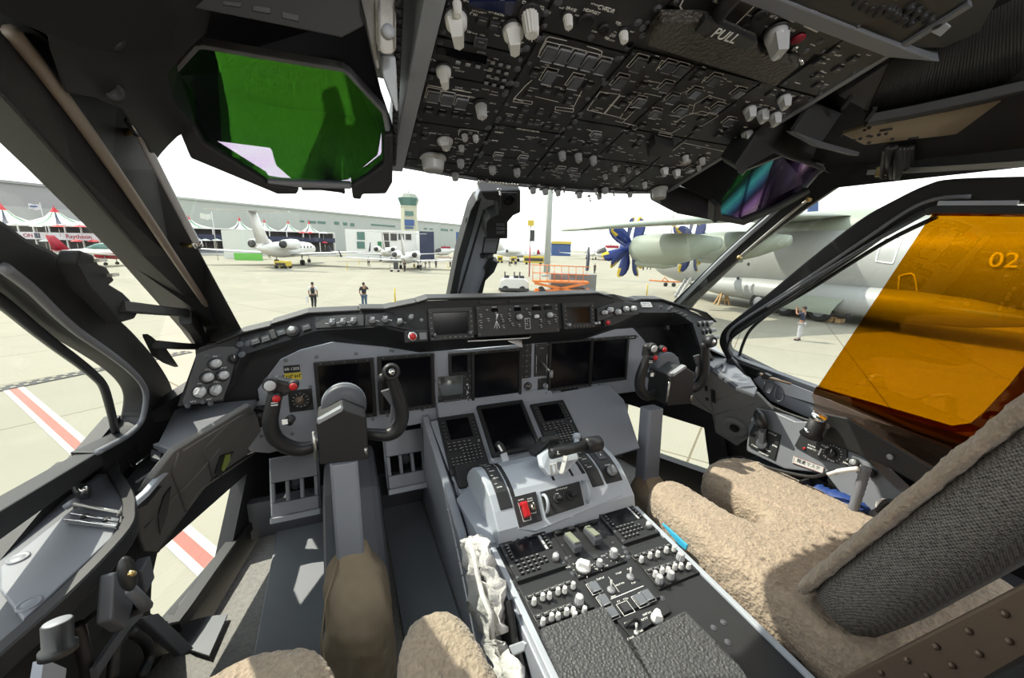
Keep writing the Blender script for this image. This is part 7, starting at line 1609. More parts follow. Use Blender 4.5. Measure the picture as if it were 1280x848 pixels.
block('lower_flap', [(165, 418), (190, 436), (209, 460), (195, 455), (180, 446)], lambda x, y: sw(x, y, -1)+Vector((.012, 0, 0)), (.015, 0, 0), 'black', t)
# ================================================================ pale trim strips beside the overhead
KA = lambda x, y: (200+x/3.39, y/3.39)
t = thing('padded_cover', 'pale padded fabric strip with snap buttons left of the overhead panel', 'padded strip', atY(*KA(960, 200), .62))
block('pad', [KA(915, -20), KA(1000, -20), KA(1005, 60), KA(1000, 215), KA(985, 232), KA(940, 235), KA(920, 180)], fy(.62), (0, .02, .01), 'white_cloth', t, .006)
mb = MB(); [mb.tube([atY(*KA(x, y0), .617), atY(*KA(x, y1), .617)], .0015, 6) for x, y0, y1 in ((928, 0, 215), (996, 0, 205))]; mb.build('stitching', 'quilt_light', t)
for y in (133,): p = atY(*KA(968, y), .617); mb = MB(); mb.lathe([(.0085, 0), (.0085, .002), (.004, .004)], 18, Matrix.Translation(p) @ Matrix.Rotation(rad(90), 4, 'X')); mb.build('snap_button', 'light_grey', t)
t = thing('trim_strip', 'plain pale grey cloth strip left of the padded cover', 'trim strip', atY(*KA(880, 200), .64))
block('strip', [KA(845, -20), KA(912, -20), KA(918, 180), KA(930, 290), KA(920, 295), KA(870, 75)], fy(.64), (0, .02, .01), 'quilt_light', t)
t = thing('bracket_arm', 'light grey metal wedge bracket below the padded cover', 'bracket', atY(*KA(1000, 460), .7))
block('wedge', [KA(935, 235), KA(998, 240), KA(1002, 280), KA(1010, 470), KA(1002, 475), KA(945, 320)], fy(.66), (0, .02, .01), 'light_grey', t)
t = thing('piano_hinge', 'long black toothed hinge between the padded cover and the overhead panel', 'hinge', atY(*KA(1000, 400), .7))
mb = MB(); a, b = atY(*KA(1016, -10), .60), atY(*KA(990, 700), .88)
for k in range(26): c = a.lerp(b, k/26); e = a.lerp(b, (k+.8)/26); mb.cyl(c, e, .005, 8)
mb.build('hinge_knuckles', 'black', t)
# ================================================================ lining at the upper right
rp_ = planep(V(.38, .55, .36), V(.80, .62, .20), V(.42, -.2, .62))
mb = MB(); P = [rp_(*K5b(x, y)) for x, y in [(490, 575), (620, 290), (1020, 100), (1300, -60), (1300, 400), (800, 500)]]
t = thing('ceiling_cover', 'large dark ribbed ceiling panel at the upper right', 'ceiling panel', P[0]); mb.hull(P, (0, .01, .02)); mb.build('plate', 'panel_black', t)
mb = MB()
a0_, a1_, b0_, b1_ = rp_(*K5b(500, 565)), rp_(*K5b(1290, 395)), rp_(*K5b(620, 300)), rp_(*K5b(1290, -40))
for k in range(46):
    f = k/45; p, q = a0_.lerp(a1_, f), b0_.lerp(b1_, f); mb.tube([p, q], .0032, 5)
mb.build('ribs', 'panel_black', t)
t = thing('bronze_strip', 'long tan metal strip with slots below the ribbed ceiling panel', 'metal strip', rp_(*K5b(800, 600)))
P = [rp_(*K5b(x, y)) for x, y in [(370, 650), (520, 602), (900, 535), (1300, 445), (1300, 590), (900, 655), (480, 705)]]; mb = MB(); nn_ = (P[1]-P[0]).cross(P[-1]-P[0]).normalized()
if nn_.dot(EYE-P[0]) < 0: nn_ = -nn_
mb.hull([p+nn_*.012 for p in P], -nn_*.01); mb.build('strip', 'tan_metal', t, bevel=.002)
mb = MB()
for x0, y0, x1, y1 in [(560, 630, 620, 620), (495, 655, 520, 660), (700, 670, 750, 663), (475, 628, 490, 626), (615, 672, 630, 670)]: mb = MB(); mb.tube([rp_(*K5b(x0, y0))+nn_*.012, rp_(*K5b(x1, y1))+nn_*.012], .003, 6); mb.build('slot', 'black', t)
for x, y in [(590, 645), (555, 650), (462, 670), (430, 680), (365, 655), (505, 615), (505, 690)]: mb = MB(); mb.ball(rp_(*K5b(x, y))+nn_*.012, .004, 8); mb.build('rivet', 'black', t)
t = thing('rail', 'dark edge rail under the ribbed ceiling panel', 'rail', rp_(*K5b(700, 540))); mb = MB(); mb.tube([rp_(*K5b(x, y))+nn_*.01 for x, y in [(490, 585), (700, 545), (1000, 480), (1300, 410)]], 1, 6, sq=(.018, .010)); mb.build('bar', 'module_dark', t)
for x, y in ((370, 500), (490, 560)): mb = MB(); mb.tube([rp_(*K5b(x, y))+nn_*.02, rp_(*K5b(x+45, y-60))+nn_*.02], 1, 6, sq=(.004, .004)); mb.build('pin', 'black', t)
P = [rp_(*K5b(x, y)) for x, y in [(350, 480), (610, 310), (590, 360), (500, 560)]]; tag(slab('access_panel', P, -nn_*.01, 'module_grey', None, .002), 'small plain dark access panel beside the right edge of the overhead', 'panel')
P = [rp_(*K5b(x, y))+nn_*.02 for x, y in [(590, 740), (720, 690), (730, 850), (580, 850)]]
t = thing('cable_bundle', 'lumpy black cable bundle hanging above the right side window', 'cable bundle', P[0]); rnd = random.Random(4)
for k in range(7):
    mb = MB(); a = rp_(*K5b(590+k*20, 700)); b = rp_(*K5b(575+k*22, 850)); mb.tube(spline([a+nn_*.02, a.lerp(b, .3)+nn_*rnd.uniform(.01, .05), a.lerp(b, .7)+nn_*rnd.uniform(.01, .05), b+nn_*.02], 5), .008, 6); mb.build('cable', 'black', t)
# rail strip of the window top right
mb = MB(); mb.tube([sw(x, y, 1)+Vector((-.03, 0, 0)) for x, y in [(1093, 217), (1180, 213), (1300, 206)]], 1, 6, sq=(.004, .006)); o = mb.build('curtain_rail', 'steel'); tag(o, 'thin shiny rail along the top of the right side opening', 'rail')
mb = MB(); p = sw(1112, 216, 1)+Vector((-.035, 0, 0)); mb.box(p.x-.004, p.y-.012, p.z-.012, p.x+.004, p.y+.012, p.z+.012); tag(mb.build('rail_clip', 'brass', bevel=.002), 'small brass clip on the shiny rail above the right side window', 'clip')

# ================================================================ control columns
def P_(x, y, Y): return atY(x, y, Y)
def yoke(label, ox):
    """built at the left pilot's place; ox slides the whole thing sideways"""
    d = Vector((ox, 0, 0))
    t = thing('control_column', label, 'control column', V(-.55, 1.10, -1.19)+d, 'control columns')
    # column post
    a = V(-.552, 1.13, -.60)+d; b = V(-.553, 1.115, -.885)+d; c = V(-.553, 1.10, -1.17)+d
    mb = MB(); mb.tube([a, b, c], [1., 1.05, 1.05], 8, sq=(.036, .03), up=(0, 1, 0)); mb.build('post', 'panel_grey', t, bevel=.003)
    # hub box
    h0 = [(395, 530), (428, 512), (458, 522), (461, 575), (400, 582)]
    mb = MB(); mb.hull([P_(x, y, 1.0)+d for x, y in h0], (0, .11, 0)); hb = mb.build('hub', 'black_trim', t, bevel=.004)
    mb = MB(); mb.hull([P_(x, y, .995)+d for x, y in [(398, 531), (427, 515), (429, 512), (426, 510), (396, 527)]], (0, .02, 0)); mb.build('hub_edge', 'knob_dull', hb, bevel=.001)
    # round drum above the hub
    c0 = P_(430, 505, 1.10)+d
    mb = MB(); M = Matrix.Translation(c0+Vector((0, .03, -.01))) @ Matrix.Rotation(rad(78), 4, 'X')
    mb.lathe([(.054, -.03), (.056, -.028), (.056, .012), (.052, .014), (.052, .02), (.056, .022), (.056, .05), (.05, .056), (.03, .058)], 32, M); mb.build('drum', 'dark_grey', t)
    mb = MB(); mb.lathe([(.0565, -.0), (.0575, .002), (.0575, .008), (.0565, .010)], 32, M); mb.build('drum_band', 'light_grey', t)
    mb = MB(); mb.box(c0.x-.028, c0.y-.06, c0.z-.045, c0.x+.028, c0.y-.01, c0.z-.015); mb.build('clip_plate', 'black', t, bevel=.004)
    # the two horns
    L = [((344, 492), 1.03, .015), ((341, 508), 1.035, .0165), ((338, 528), 1.04, .0175), ((343, 546), 1.045, .018), ((356, 557), 1.05, .0185), ((374, 562), 1.055, .018), ((392, 558), 1.06, .0155), ((404, 551), 1.07, .013)]
    R = [((487, 468), 1.03, .014), ((493, 482), 1.035, .0155), ((499, 500), 1.04, .0175), ((503, 520), 1.045, .018), ((497, 537), 1.05, .0185), ((484, 544), 1.055, .018), ((466, 543), 1.06, .0155), ((454, 541), 1.07, .013)]
    for side, H in (('left', L), ('right', R)):
        pts = [P_(*p, y)+d for p, y, r in H]; sp = spline(pts, 5); rr = []
        for i in range(len(sp)): k = i/5; j = min(int(k), len(H)-2); rr.append(H[j][2]*(1-(k-j))+H[j+1][2]*(k-j))
        mb = MB(); mb.tube(sp, rr, 14); hn = mb.build('grip', 'rubber', t)
        top = pts[0]
        if side == 'left':
            mb = MB(); mb.hull([P_(x, y, 1.02)+d for x, y in [(333, 478), (345, 474), (362, 478), (372, 480), (366, 492), (352, 498), (334, 500)]], (0, .035, 0)); hd = mb.build('grip_head', 'rubber', hn, bevel=.008, seg=3) if False else mb.build('grip_head', 'rubber', t, bevel=.008, seg=3)
            for x, y, m, r_ in [(338, 481, 'chrome', .012), (367, 482, 'red', .0085), (346, 497, 'red', .0085)]:
                c = P_(x, y, 1.012)+d; Mx = Matrix.Translation(c) @ Matrix.Rotation(rad(95), 4, 'X')
                mb = MB(); mb.lathe([(r_*1.35, -.012), (r_*1.35, .004), (r_*1.1, .006)], 20, Mx); mb.build('button_collar', 'black', hd)
                mb = MB(); mb.lathe([(r_, .0), (r_, .010), (r_*.7, .013), (.001, .013)], 20, Mx); mb.build('trim_switch' if m == 'chrome' else 'red_button', 'knob_grey' if m == 'chrome' else m, hd)
            mb = MB(); mb.tube([P_(360, 528, 1.035)+d, P_(365, 522, 1.03)+d], [.012, .01], 10); mb.build('selector', 'rubber', hn)
            mb = MB(); p = P_(356, 528, 1.02)+d; mb.box(p.x-.006, p.y, p.z-.006, p.x+.006, p.y+.003, p.z+.006); mb.build('white_mark', 'mark', hn)
            for y in (504, 507): mb = MB(); p = P_(343, y, 1.015)+d; mb.box(p.x-.007, p.y, p.z-.001, p.x+.007, p.y+.003, p.z+.001); mb.build('white_mark', 'mark', hn)
        else:
            c = P_(489, 465, 1.01)+d; Mx = Matrix.Translation(c) @ Matrix.Rotation(rad(75), 4, 'X')
            mb = MB(); mb.lathe([(.021, -.02), (.0225, 0), (.019, .012), (.015, .015), (.014, .010), (.001, .010)], 24, Mx); hd = mb.build('grip_head', 'rubber', t)
            mb = MB(); mb.lathe([(.009, .008), (.009, .014), (.005, .017), (.001, .017)], 18, Mx); mb.build('thumb_button', 'chrome', hd)
            mb = MB(); mb.ball(P_(478, 472, 1.02)+d, .011, 12); mb.tube([P_(478, 472, 1.02)+d, P_(476, 477, 1.02)+d], .009, 10); mb.build('trigger', 'rubber', hd)
            mb = MB(); mb.hull([P_(x, y, 1.05)+d for x, y in [(476, 490), (489, 486), (498, 505), (497, 520), (488, 530), (489, 508)]], (0, .01, 0)); mb.build('web_plate', 'dark_grey', hn, bevel=.002)
    for x, y in ((392, 540), (457, 560)): mb = MB(); p = P_(x, y, 1.0)+d; mb.tube([p, p-Vector((0, 0, .075 if x < 400 else .02))], .004, 8); mb.build('adjuster', 'steel', t)
    # canvas boot
    def ring(cy, z, w, dd, wob, n=20):
        return [V(-.553+w*math.cos(q)*(abs(math.cos(q))**-.25 if abs(math.cos(q)) > .05 else 1)+.004*math.sin(3*q+wob)+.008, cy+dd*math.sin(q)*(abs(math.sin(q))**-.25 if abs(math.sin(q)) > .05 else 1), z+.0)+d for q in [2*math.pi*k/n for k in range(n)]]
    mb = MB(); mb.loft([ring(1.115, -.872, .034, .03, 0), ring(1.11, -.885, .038, .035, 1), ring(1.10, -.91, .052, .06, 2), ring(1.08, -.935, .078, .09, 3), ring(1.06, -.97, .085, .12, 4), ring(1.05, -1.01, .088, .14, 5.5), ring(1.04, -1.08, .094, .155, 7), ring(1.03, -1.14, .10, .17, 8), ring(1.03, -1.188, .105, .18, 9)])
    bo = mb.build('canvas_boot', 'canvas', t, sub=3); tb = bpy.data.textures.get('folds') or bpy.data.textures.new('folds', 'CLOUDS'); tb.noise_scale = .11; tb.noise_depth = 2; dm = bo.modifiers.new('folds', 'DISPLACE'); dm.texture = tb; dm.strength = .035; dm.texture_coords = 'LOCAL'
    mb = MB(); mb.tube([V(-.588, 1.085, -.885)+d, V(-.62, 1.0, -.93)+d, V(-.635, .95, -1.0)+d, V(-.64, .92, -1.18)+d], .0025, 5); mb.build('boot_seam', 'canvas', t)
    return t
yoke('left pilot control column with horned wheel and tan canvas boot', 0)
YR = yoke('right pilot control column with horned wheel beside the right side window', 1.115)
# ---------------------------------------------------------------- rudder pedals
def pedal(label, X, Y0, z0, wd=.165, tilt=.0, slots=3):
    t = thing('rudder_pedal', label, 'rudder pedal', V(X, Y0, z0), 'rudder pedals')
    fr = Frame(V(X, Y0, z0), (1, 0, 0), (0, .10, .20)); h = .22
    mb = MB(); n = slots; w = wd/2; bar = .014; sw_ = (wd-bar*(n+1))/n
    mb.box(-w, 0, -.012, w, .05, .012, fr.M); mb.box(-w, .125, -.012, w, h, .012, fr.M)
    for k in range(n+1): u = -w+k*(sw_+bar); mb.box(u, .05, -.012, u+bar, .125, .012, fr.M)
    mb.build('plate', 'panel_grey', t, bevel=.004)
    mb = MB(); mb.box(-w-.004, -.022, -.03, w+.004, .0, .02, fr.M); mb.build('heel_bar', 'light_grey', t, bevel=.004)
    for s in (-1, 1): mb = MB(); mb.hull([fr.p(s*w, .0, -.01), fr.p(s*w, h, -.01), fr.p(s*w, h, -.05), fr.p(s*w, 0, -.07)], (s*.005, 0, 0)); mb.build('side_cheek', 'panel_grey', t, bevel=.002)
    mb = MB(); mb.tube([fr.p(0, .1, -.02), fr.p(0, .15, -.2)], .018, 10); mb.build('pedal_arm', 'dark_grey', t)
    return t
pedal('left rudder pedal with three slots left of the left control column', -.745, 1.58, -1.03)
pedal('right rudder pedal with three slots between the left column and the centre console', -.325, 1.50, -.96, .155)
pedal('right pilot pedal with slots beside the bright lower right window', .42, 1.46, -.93, .14)
# tunnels and heel plates on the floor
tun = thing('column_tunnel', 'smooth grey raised housing around the left control column between the pedals', 'housing', V(-.53, 1.4, -1.19))
mb = MB(); mb.prism([(1.75, -1.19), (1.75, -.86), (1.45, -.90), (1.18, -1.06), (1.12, -1.19)], -.64, -.44, M_); mb.build('housing', 'mid_grey', tun, bevel=.03)
tun = thing('column_tunnel', 'smooth grey raised housing around the right control column', 'housing', V(.55, 1.4, -1.19))
mb = MB(); mb.prism([(1.75, -1.19), (1.75, -.98), (1.45, -1.04), (1.2, -1.12), (1.14, -1.19)], .45, .65, M_); mb.build('housing', 'mid_grey', tun, bevel=.03)
mat('heel', (.25, .27, .295), .45, noise=.08, nscale=9)
tag(slab('heel_plate', [V(-.84, 1.73, -1.186), V(-.645, 1.73, -1.186), V(-.645, .85, -1.186), V(-.83, .85, -1.186)], (0, 0, .006), 'heel', None, .003), 'blue grey heel plate on the floor left of the tan boot', 'floor plate')
tag(slab('heel_plate', [V(-.42, 1.70, -1.186), V(-.24, 1.70, -1.186), V(-.24, .70, -1.186), V(-.42, .70, -1.186)], (0, 0, .006), 'heel', None, .003), 'blue grey heel plate on the floor beside the centre console', 'floor plate')
tag(slab('heel_plate', [V(.26, 1.75, -1.186), V(.44, 1.75, -1.186), V(.44, .9, -1.186), V(.26, .9, -1.186)], (0, 0, .006), 'heel', None, .003), 'blue grey heel plate right of the centre console', 'floor plate')
# black rail between carpet and lower left window
zf = lambda x, y: atZ(x, y, -1.13)
t = thing('floor_rail', 'black rail along the floor edge under the lower left window', 'rail', zf(300, 640)); mb = MB(); mb.tube([zf(352, 610), zf(300, 668), zf(232, 765), zf(222, 780), zf(205, 782)], 1, 6, sq=(.022, .02)); mb.build('bar', 'black', t); mb = MB(); mb.tube([zf(354, 604), zf(290, 672), zf(225, 757)], .004, 6); mb.build('cable', 'knob_dull', t)
tag(slab('floor_plate', [atZ(x, y, -1.178) for x, y in [(222, 782), (262, 772), (285, 770), (262, 822), (240, 815), (215, 800)]], (0, 0, .006), 'mid_grey', None, .001), 'sunlit pale metal plate with two washers on the floor by the lower left window', 'floor plate')
mb = MB()
mb.box(-.93, 1.70, 0, .93, 1.74, .16); tag(mb.build('toe_board', 'dark_grey'), 'dark toe board across the nose behind the pedals', 'board')

# ================================================================ seats
def seat(S, ox, oy, label, mir=False):
    t = thing('pilot_seat', label, 'seat', V(.56+ox, .35+oy, -1.19), 'pilot seats')
    o = Vector((ox, oy, 0))
    zt = -.70
    out = [(.285, .80), (.31, .84), (.355, .855), (.40, .84), (.425, .79), (.432, .71), (.442, .64), (.475, .60), (.51, .63), (.515, .72), (.525, .80), (.56, .86), (.64, .885), (.71, .875), (.76, .84), (.785, .76), (.795, .6), (.80, .40), (.80, .22), (.55, .22), (.30, .22), (.27, .38), (.26, .55), (.268, .70)]
    out = [(p.x, p.y) for p in spline([Vector((a, b, 0)) for a, b in out+out[:1]], 3)[:-1]]
    if mir: out = [(1.06-a, b) for a, b in out][::-1]
    # fleece cushion: rounded top surface from stacked outlines
    c = Vector((.53, .5))
    def layer(sc, z, wob=0):
        r = []; n = len(out)
        for k, (x, y) in enumerate(out):
            a, b = Vector(out[k-1]), Vector(out[(k+1) % n]); tg = (b-a).normalized(); nr = Vector((tg.y, -tg.x))    # inward normal test
            mid = Vector((x, y)); 
            q = mid - nr*sc*-1
            r.append((q.x, q.y, z))
        return r
    area = sum(out[i][0]*out[(i+1) % len(out)][1]-out[(i+1) % len(out)][0]*out[i][1] for i in range(len(out)))
    sgn = -1 if area < 0 else 1
    mb = MB(); mb.loft([[V(x, y, z)+o for x, y, z in layer(sgn*-d_, z)] for d_, z in ((.0, -.80), (.0, -.745), (.006, -.72), (.014, -.706), (.024, -.699), (.036, -.696))][::1])
    cu = mb.build('fleece_cushion', 'fleece', t); rm = cu.modifiers.new('remesh', 'REMESH'); rm.mode = 'VOXEL'; rm.voxel_size = .006; rm.use_smooth_shade = True
    tx = bpy.data.textures.get('fluff') or bpy.data.textures.new('fluff', 'CLOUDS'); tx.noise_scale = .012; tx.noise_depth = 2
    dm = cu.modifiers.new('fluff', 'DISPLACE'); dm.texture = tx; dm.strength = .009; dm.texture_coords = 'LOCAL'; dm.mid_level = .5
    mb = MB(); mb.loft([[V(x, y, z)+o for x, y, z in layer(sgn*-.008, z)] for z in (-.86, -.75)]); mb.build('cushion_base', 'tweed', t, bevel=.006)
    mb = MB(); mb.box(.29+ox, .24+oy, .05, .79+ox, .66+oy, .34); mb.build('seat_pan', 'bronze', t, bevel=.02)
    for x in (.34, .74): mb = MB(); mb.box(x-.03+ox, .1+oy, 0, x+.03+ox, .75+oy, .05); mb.build('floor_track', 'dark_grey', t, bevel=.004)
    if S:                                                  # backrest, reclined
        bk = S
        # inner side profile in (y, z)
        f0, f1 = Vector((.40, -.69)), Vector((.10+bk, .02)); b0, b1 = Vector((.285, -.74)), Vector((-.03+bk, -.02))
        def P(x, t_, d): p = f0.lerp(f1, t_); q = b0.lerp(b1, t_); r = p.lerp(q, d); return V(x+ox, r.x+oy, r.y)
        mb = MB(); rows = []
        for k in range(9):
            t_ = k/8; w0, w1 = .27, .81; bul = .02*math.sin(math.pi*t_)
            rows.append([P(w0, t_, .15), P(w0, t_, .55), P(w0+.02, t_, .95), P((w0+w1)/2, t_, 1.0), P(w1-.02, t_, .95), P(w1, t_, .55), P(w1, t_, .15), P(w1-.05, t_, 0), P((w0+w1)/2, t_, .12), P(w0+.05, t_, 0)])
        mb.loft(rows); mb.build('backrest', 'tweed', t, sub=1)
        mb = MB(); rows = []
        for k in range(9):
            t_ = -.02+k/8*1.04
            rows.append([P(.262, t_, .12), P(.268, t_, -.06), P(.33, t_, -.14), P(.54, t_, .02), P(.75, t_, -.14), P(.812, t_, -.06), P(.818, t_, .12), P(.75, t_, .10), P(.54, t_, .16), P(.33, t_, .10)])
        mb.loft(rows); fl_ = mb.build('fleece_backrest', 'fleece', t, sub=3)
        dm = fl_.modifiers.new('fluff', 'DISPLACE'); dm.texture = tx; dm.strength = .012; dm.texture_coords = 'LOCAL'; dm.mid_level = .5
        # bronze frame behind
        mb = MB(); rows = []
        side = [P(.262, -.02, 1.05), P(.262, 1.0, 1.02), P(.262, 1.0, 1.55), P(.262, .35, 1.9), P(.262, -.12, 1.75)]
        mb.hull(side, (.02, 0, 0)); fr_ = mb.build('side_frame', 'bronze', t, bevel=.004)
        for k in range(24): mb = MB(); mb.ball(P(.26, .02+.075*k, 1.16) if k < 14 else P(.26, .06*(k-14), 1.34), .005, 8); mb.build('rivet', 'bronze', fr_)
        mb = MB(); cc = P(.258, .06, 1.45); mb.lathe([(.03, 0), (.03, .006), (.022, .008), (.001, .006)], 24, Matrix.Translation(cc) @ Matrix.Rotation(rad(-90), 4, 'Y')); mb.build('bolt_cap', 'black', fr_)
        mb = MB(); mb.tube([P(.235, .12, 1.75), P(.235, .35, 1.62), P(.235, .8, 1.5)], 1, 8, sq=(.02, .035)); mb.build('armrest', 'black_trim', t, bevel=.01)
        mb = MB(); mb.box(.30+ox, .28+oy, .36, .46+ox, .36+oy, .40); mb.build('buckle_pocket', 'tweed', t)
    return t
seat(.0001, 0, 0, 'right pilot seat with sunlit fleece cushion and grey tweed backrest')
sl_ = seat(-.08, -1.115, -.19, 'left pilot seat of which only the two fleece front lobes show at the bottom', True)
# ================================================================ left side ledge
LZ = -.50
zl = lambda x, y, z=LZ: atZ(x, y, z)
t = thing('side_ledge', 'broad grey ledge under the left side window with a latch and round fasteners', 'ledge', zl(80, 700))
P = [(-60, 690), (0, 676), (96, 612), (139, 576), (142, 590), (142, 598), (150, 612), (157, 628), (159, 644), (152, 668), (88, 737), (0, 819), (-60, 870)]
mb = MB(); mb.hull([zl(*p) for p in P], (0, 0, -.03)); mb.build('top', 'dark_grey', t, bevel=.004)
mb = MB(); mb.hull([zl(x, y, -.494) for x, y in [(0, 709), (96, 632), (146, 658), (140, 672), (29, 775), (0, 737)]], (0, 0, -.008)); mb.build('cover_plate', 'mid_grey', t, bevel=.002)
mb = MB(); mb.tube(spline([zl(x, y, -.505) for x, y in [(141, 580), (143, 596), (153, 612), (161, 628), (163, 645), (156, 672), (92, 742), (0, 826), (-60, 880)]], 5), 1, 8, sq=(.010, .016)); mb.build('rubber_edge', 'rubber', t)
KL = lambda x, y: (x/3.419, 600+y/3.419)
def upM(p): return Matrix.Translation(p)
for x, y in [(78, 335), (124, 530)]:
    p = zl(*KL(x, y), -.493); mb = MB(); mb.lathe([(.013, -.004), (.013, .001), (.011, .0015), (.009, 0), (.007, .001), (.001, .001)], 24, upM(p)); mb.build('round_fastener', 'mid_grey', t)
for x, y in [(134, 586)]: p = zl(x, y, -.497); mb = MB(); mb.lathe([(.010, -.004), (.010, .003), (.008, .004), (.003, .003), (.001, .003)], 20, upM(p)); mb.build('round_fastener', 'dark_grey', t)
def latch(pts, z, label):
    a, b = zl(*pts[0], z), zl(*pts[1], z); c, d = zl(*pts[2], z), zl(*pts[3], z)
    t = thing('spring_latch', label, 'latch', a)
    mb = MB(); mb.hull([a, b, c, d], (0, 0, .004)); mb.build('base_plate', 'dark_grey', t, bevel=.001)
    mb = MB(); u = Vector((0, 0, .018)); mb.tube([a+u*.3, a+u*.7, b+u*.7, b+u*.3], .0032, 8); mb.build('handle_bar', 'steel', t)
    mb = MB(); m1, m2 = (a+d)/2, (b+c)/2; mb.tube([d+u*.3, d+u*.5, c+u*.5, c+u*.3], .002, 6); mb.tube([m1+u*.35, m2+u*.35], .0018, 6); mb.build('wire', 'chrome', t)
    for f in (.3, .75): p = m1.lerp(m2, f)+Vector((0, 0, .004)); mb = MB(); mb.lathe([(.006, 0), (.006, .003), (.004, .004)], 14, upM(p)); mb.build('rivet', 'black', t)
latch([KL(325, 130), KL(515, 165), KL(500, 215), KL(280, 188)], -.492, 'spring wire latch on the pale plate of the left ledge')
t = thing('lock_pin', 'small black lever catch with steel pin at the back of the left ledge', 'catch', zl(*KL(340, 90)))
p = [zl(*KL(x, y), -.49) for x, y in [(310, 60), (345, 45), (395, 60), (385, 85), (330, 90)]]; mb = MB(); mb.hull(p, (0, 0, .02)); mb.build('body', 'black', t, bevel=.003)
mb = MB(); mb.tube([zl(*KL(280, 118), -.488), zl(*KL(330, 85), -.478)], .006, 8); mb.build('lever', 'mid_grey', t); mb = MB(); a = zl(*KL(362, 58), -.468); mb.cyl(a, a+Vector((0, 0, .014)), .006); mb.build('pin', 'chrome', t)
# recessed silver rimmed pocket
t = thing('handle_recess', 'silver rimmed rectangular recess holding small levers left of the quilted lining', 'recess', atZ(205, 580, -.53))
KM = lambda x, y: (x/3.534, 400+y/3.534)
rz = lambda x, y, z=-.50: atZ(*KM(x, y), z)
mb = MB(); mb.tube([rz(690, 555), rz(762, 580), rz(795, 600), rz(700, 700), rz(640, 770), rz(560, 840)], 1, 6, sq=(.006, .006)); mb.build('rim', 'light_grey', t)
mb = MB(); mb.hull([rz(690, 560, -.52), rz(762, 590, -.52), rz(785, 610, -.52), rz(640, 780, -.52), rz(540, 830, -.52), rz(510, 760, -.52)], (0, 0, -.02)); mb.build('tray', 'black', t)
mb = MB(); mb.hull([rz(672, 590, -.51), rz(720, 605, -.51), rz(712, 640, -.51), rz(668, 625, -.51)], (0, 0, .012)); mb.build('block', 'dark_grey', t, bevel=.002)
for a, b in (((600, 640), (670, 590)), ((640, 700), (730, 620)), ((600, 720), (690, 660))): mb = MB(); mb.tube([rz(*a, -.505), rz(*b, -.505)], .003, 6); mb.build('rod', 'chrome' if a[1] < 700 else 'dark_grey', t)
# oxygen mask box, lamp and tiller at lower left
t = thing('side_console', 'cluttered dark side console at the lower left below the ledge', 'console', V(-.93, .7, -1.19))
wx = lambda x, y, X=-.90: atX(*KL(x, y), X)
mb = MB(); mb.box(-1.11, -.9, .02, -.97, .78, .62); mb.build('cabinet', 'black_trim', t, bevel=.01)
mb = MB(); mb.hull([wx(420, 410), wx(500, 400), wx(505, 560), wx(470, 660), wx(405, 620)], (.02, 0, 0)); mb.build('upper_link', 'dark_grey', t, bevel=.004)
mb = MB(); mb.hull([wx(560, 600, -.93), wx(640, 580, -.93), wx(800, 730, -.93), wx(740, 760, -.93)], (.015, 0, 0)); mb.build('floor_fairing', 'dark_grey', t, bevel=.003)
mb = MB(); mb.tube([wx(600, 560, -.91), wx(540, 620, -.91), wx(400, 830, -.91)], 1, 6, sq=(.004, .01)); mb.build('divider', 'dark_grey', t)
for k, pts in enumerate([[(540, 650), (500, 700), (490, 760), (480, 850)], [(560, 650), (620, 690), (640, 760), (600, 850)], [(330, 620), (350, 700), (380, 850)], [(520, 500), (420, 560), (330, 640)]]):
    mb = MB(); mb.tube(spline([wx(x, y, -.925) for x, y in pts], 5), .009 if k != 3 else .004, 8); mb.build('hose', 'rubber', t)
mb = MB(); mb.hull([wx(140, 780), wx(240, 820), wx(230, 900), wx(120, 900)], (.01, 0, 0)); mb.build('placard', 'panel_grey', t)
tl_ = thing('steering_tiller', 'black oval steering tiller handle at the lower left', 'tiller', wx(545, 420, -.86))
c = wx(545, 402, -.86); mb = MB(); rg = []
mb.ball(c, .027, 18, sc=(.42, .5, 1.12)); mb.build('handle', 'panel_black', tl_)
mb = MB(); mb.cyl(wx(560, 400, -.84), wx(570, 402, -.845), .004); mb.build('emblem_boss', 'brass', tl_); mb = MB(); mb.tube([c-Vector((0, 0, .03)), c-Vector((.0, -.03, .09)), wx(545, 560, -.91)], [.008, .009, .014], 10); mb.build('stem', 'dark_grey', tl_)
mb = MB(); p = wx(610, 400, -.9); mb.box(p.x-.012, p.y-.02, p.z-.03, p.x+.008, p.y+.02, p.z+.02); mb.build('bracket', 'dark_grey', tl_, bevel=.003)
t2_ = thing('reading_lamp', 'black cylindrical lamp with a pale flat cap at the bottom left corner', 'lamp', wx(250, 740, -.86))
a, b = wx(250, 745, -.87), wx(245, 610, -.87)
mb = MB(); mb.tube([a, a.lerp(b, .25), a.lerp(b, .26), b, b+(b-a)*.03], [.017, .017, .0135, .014, .013], 24); mb.build('body', 'panel_black', t2_)
mb = MB(); mb.tube([b+(b-a)*.02, b+(b-a)*.05], [.013, .012], 24); mb.build('cap', 'knob_dull', t2_)
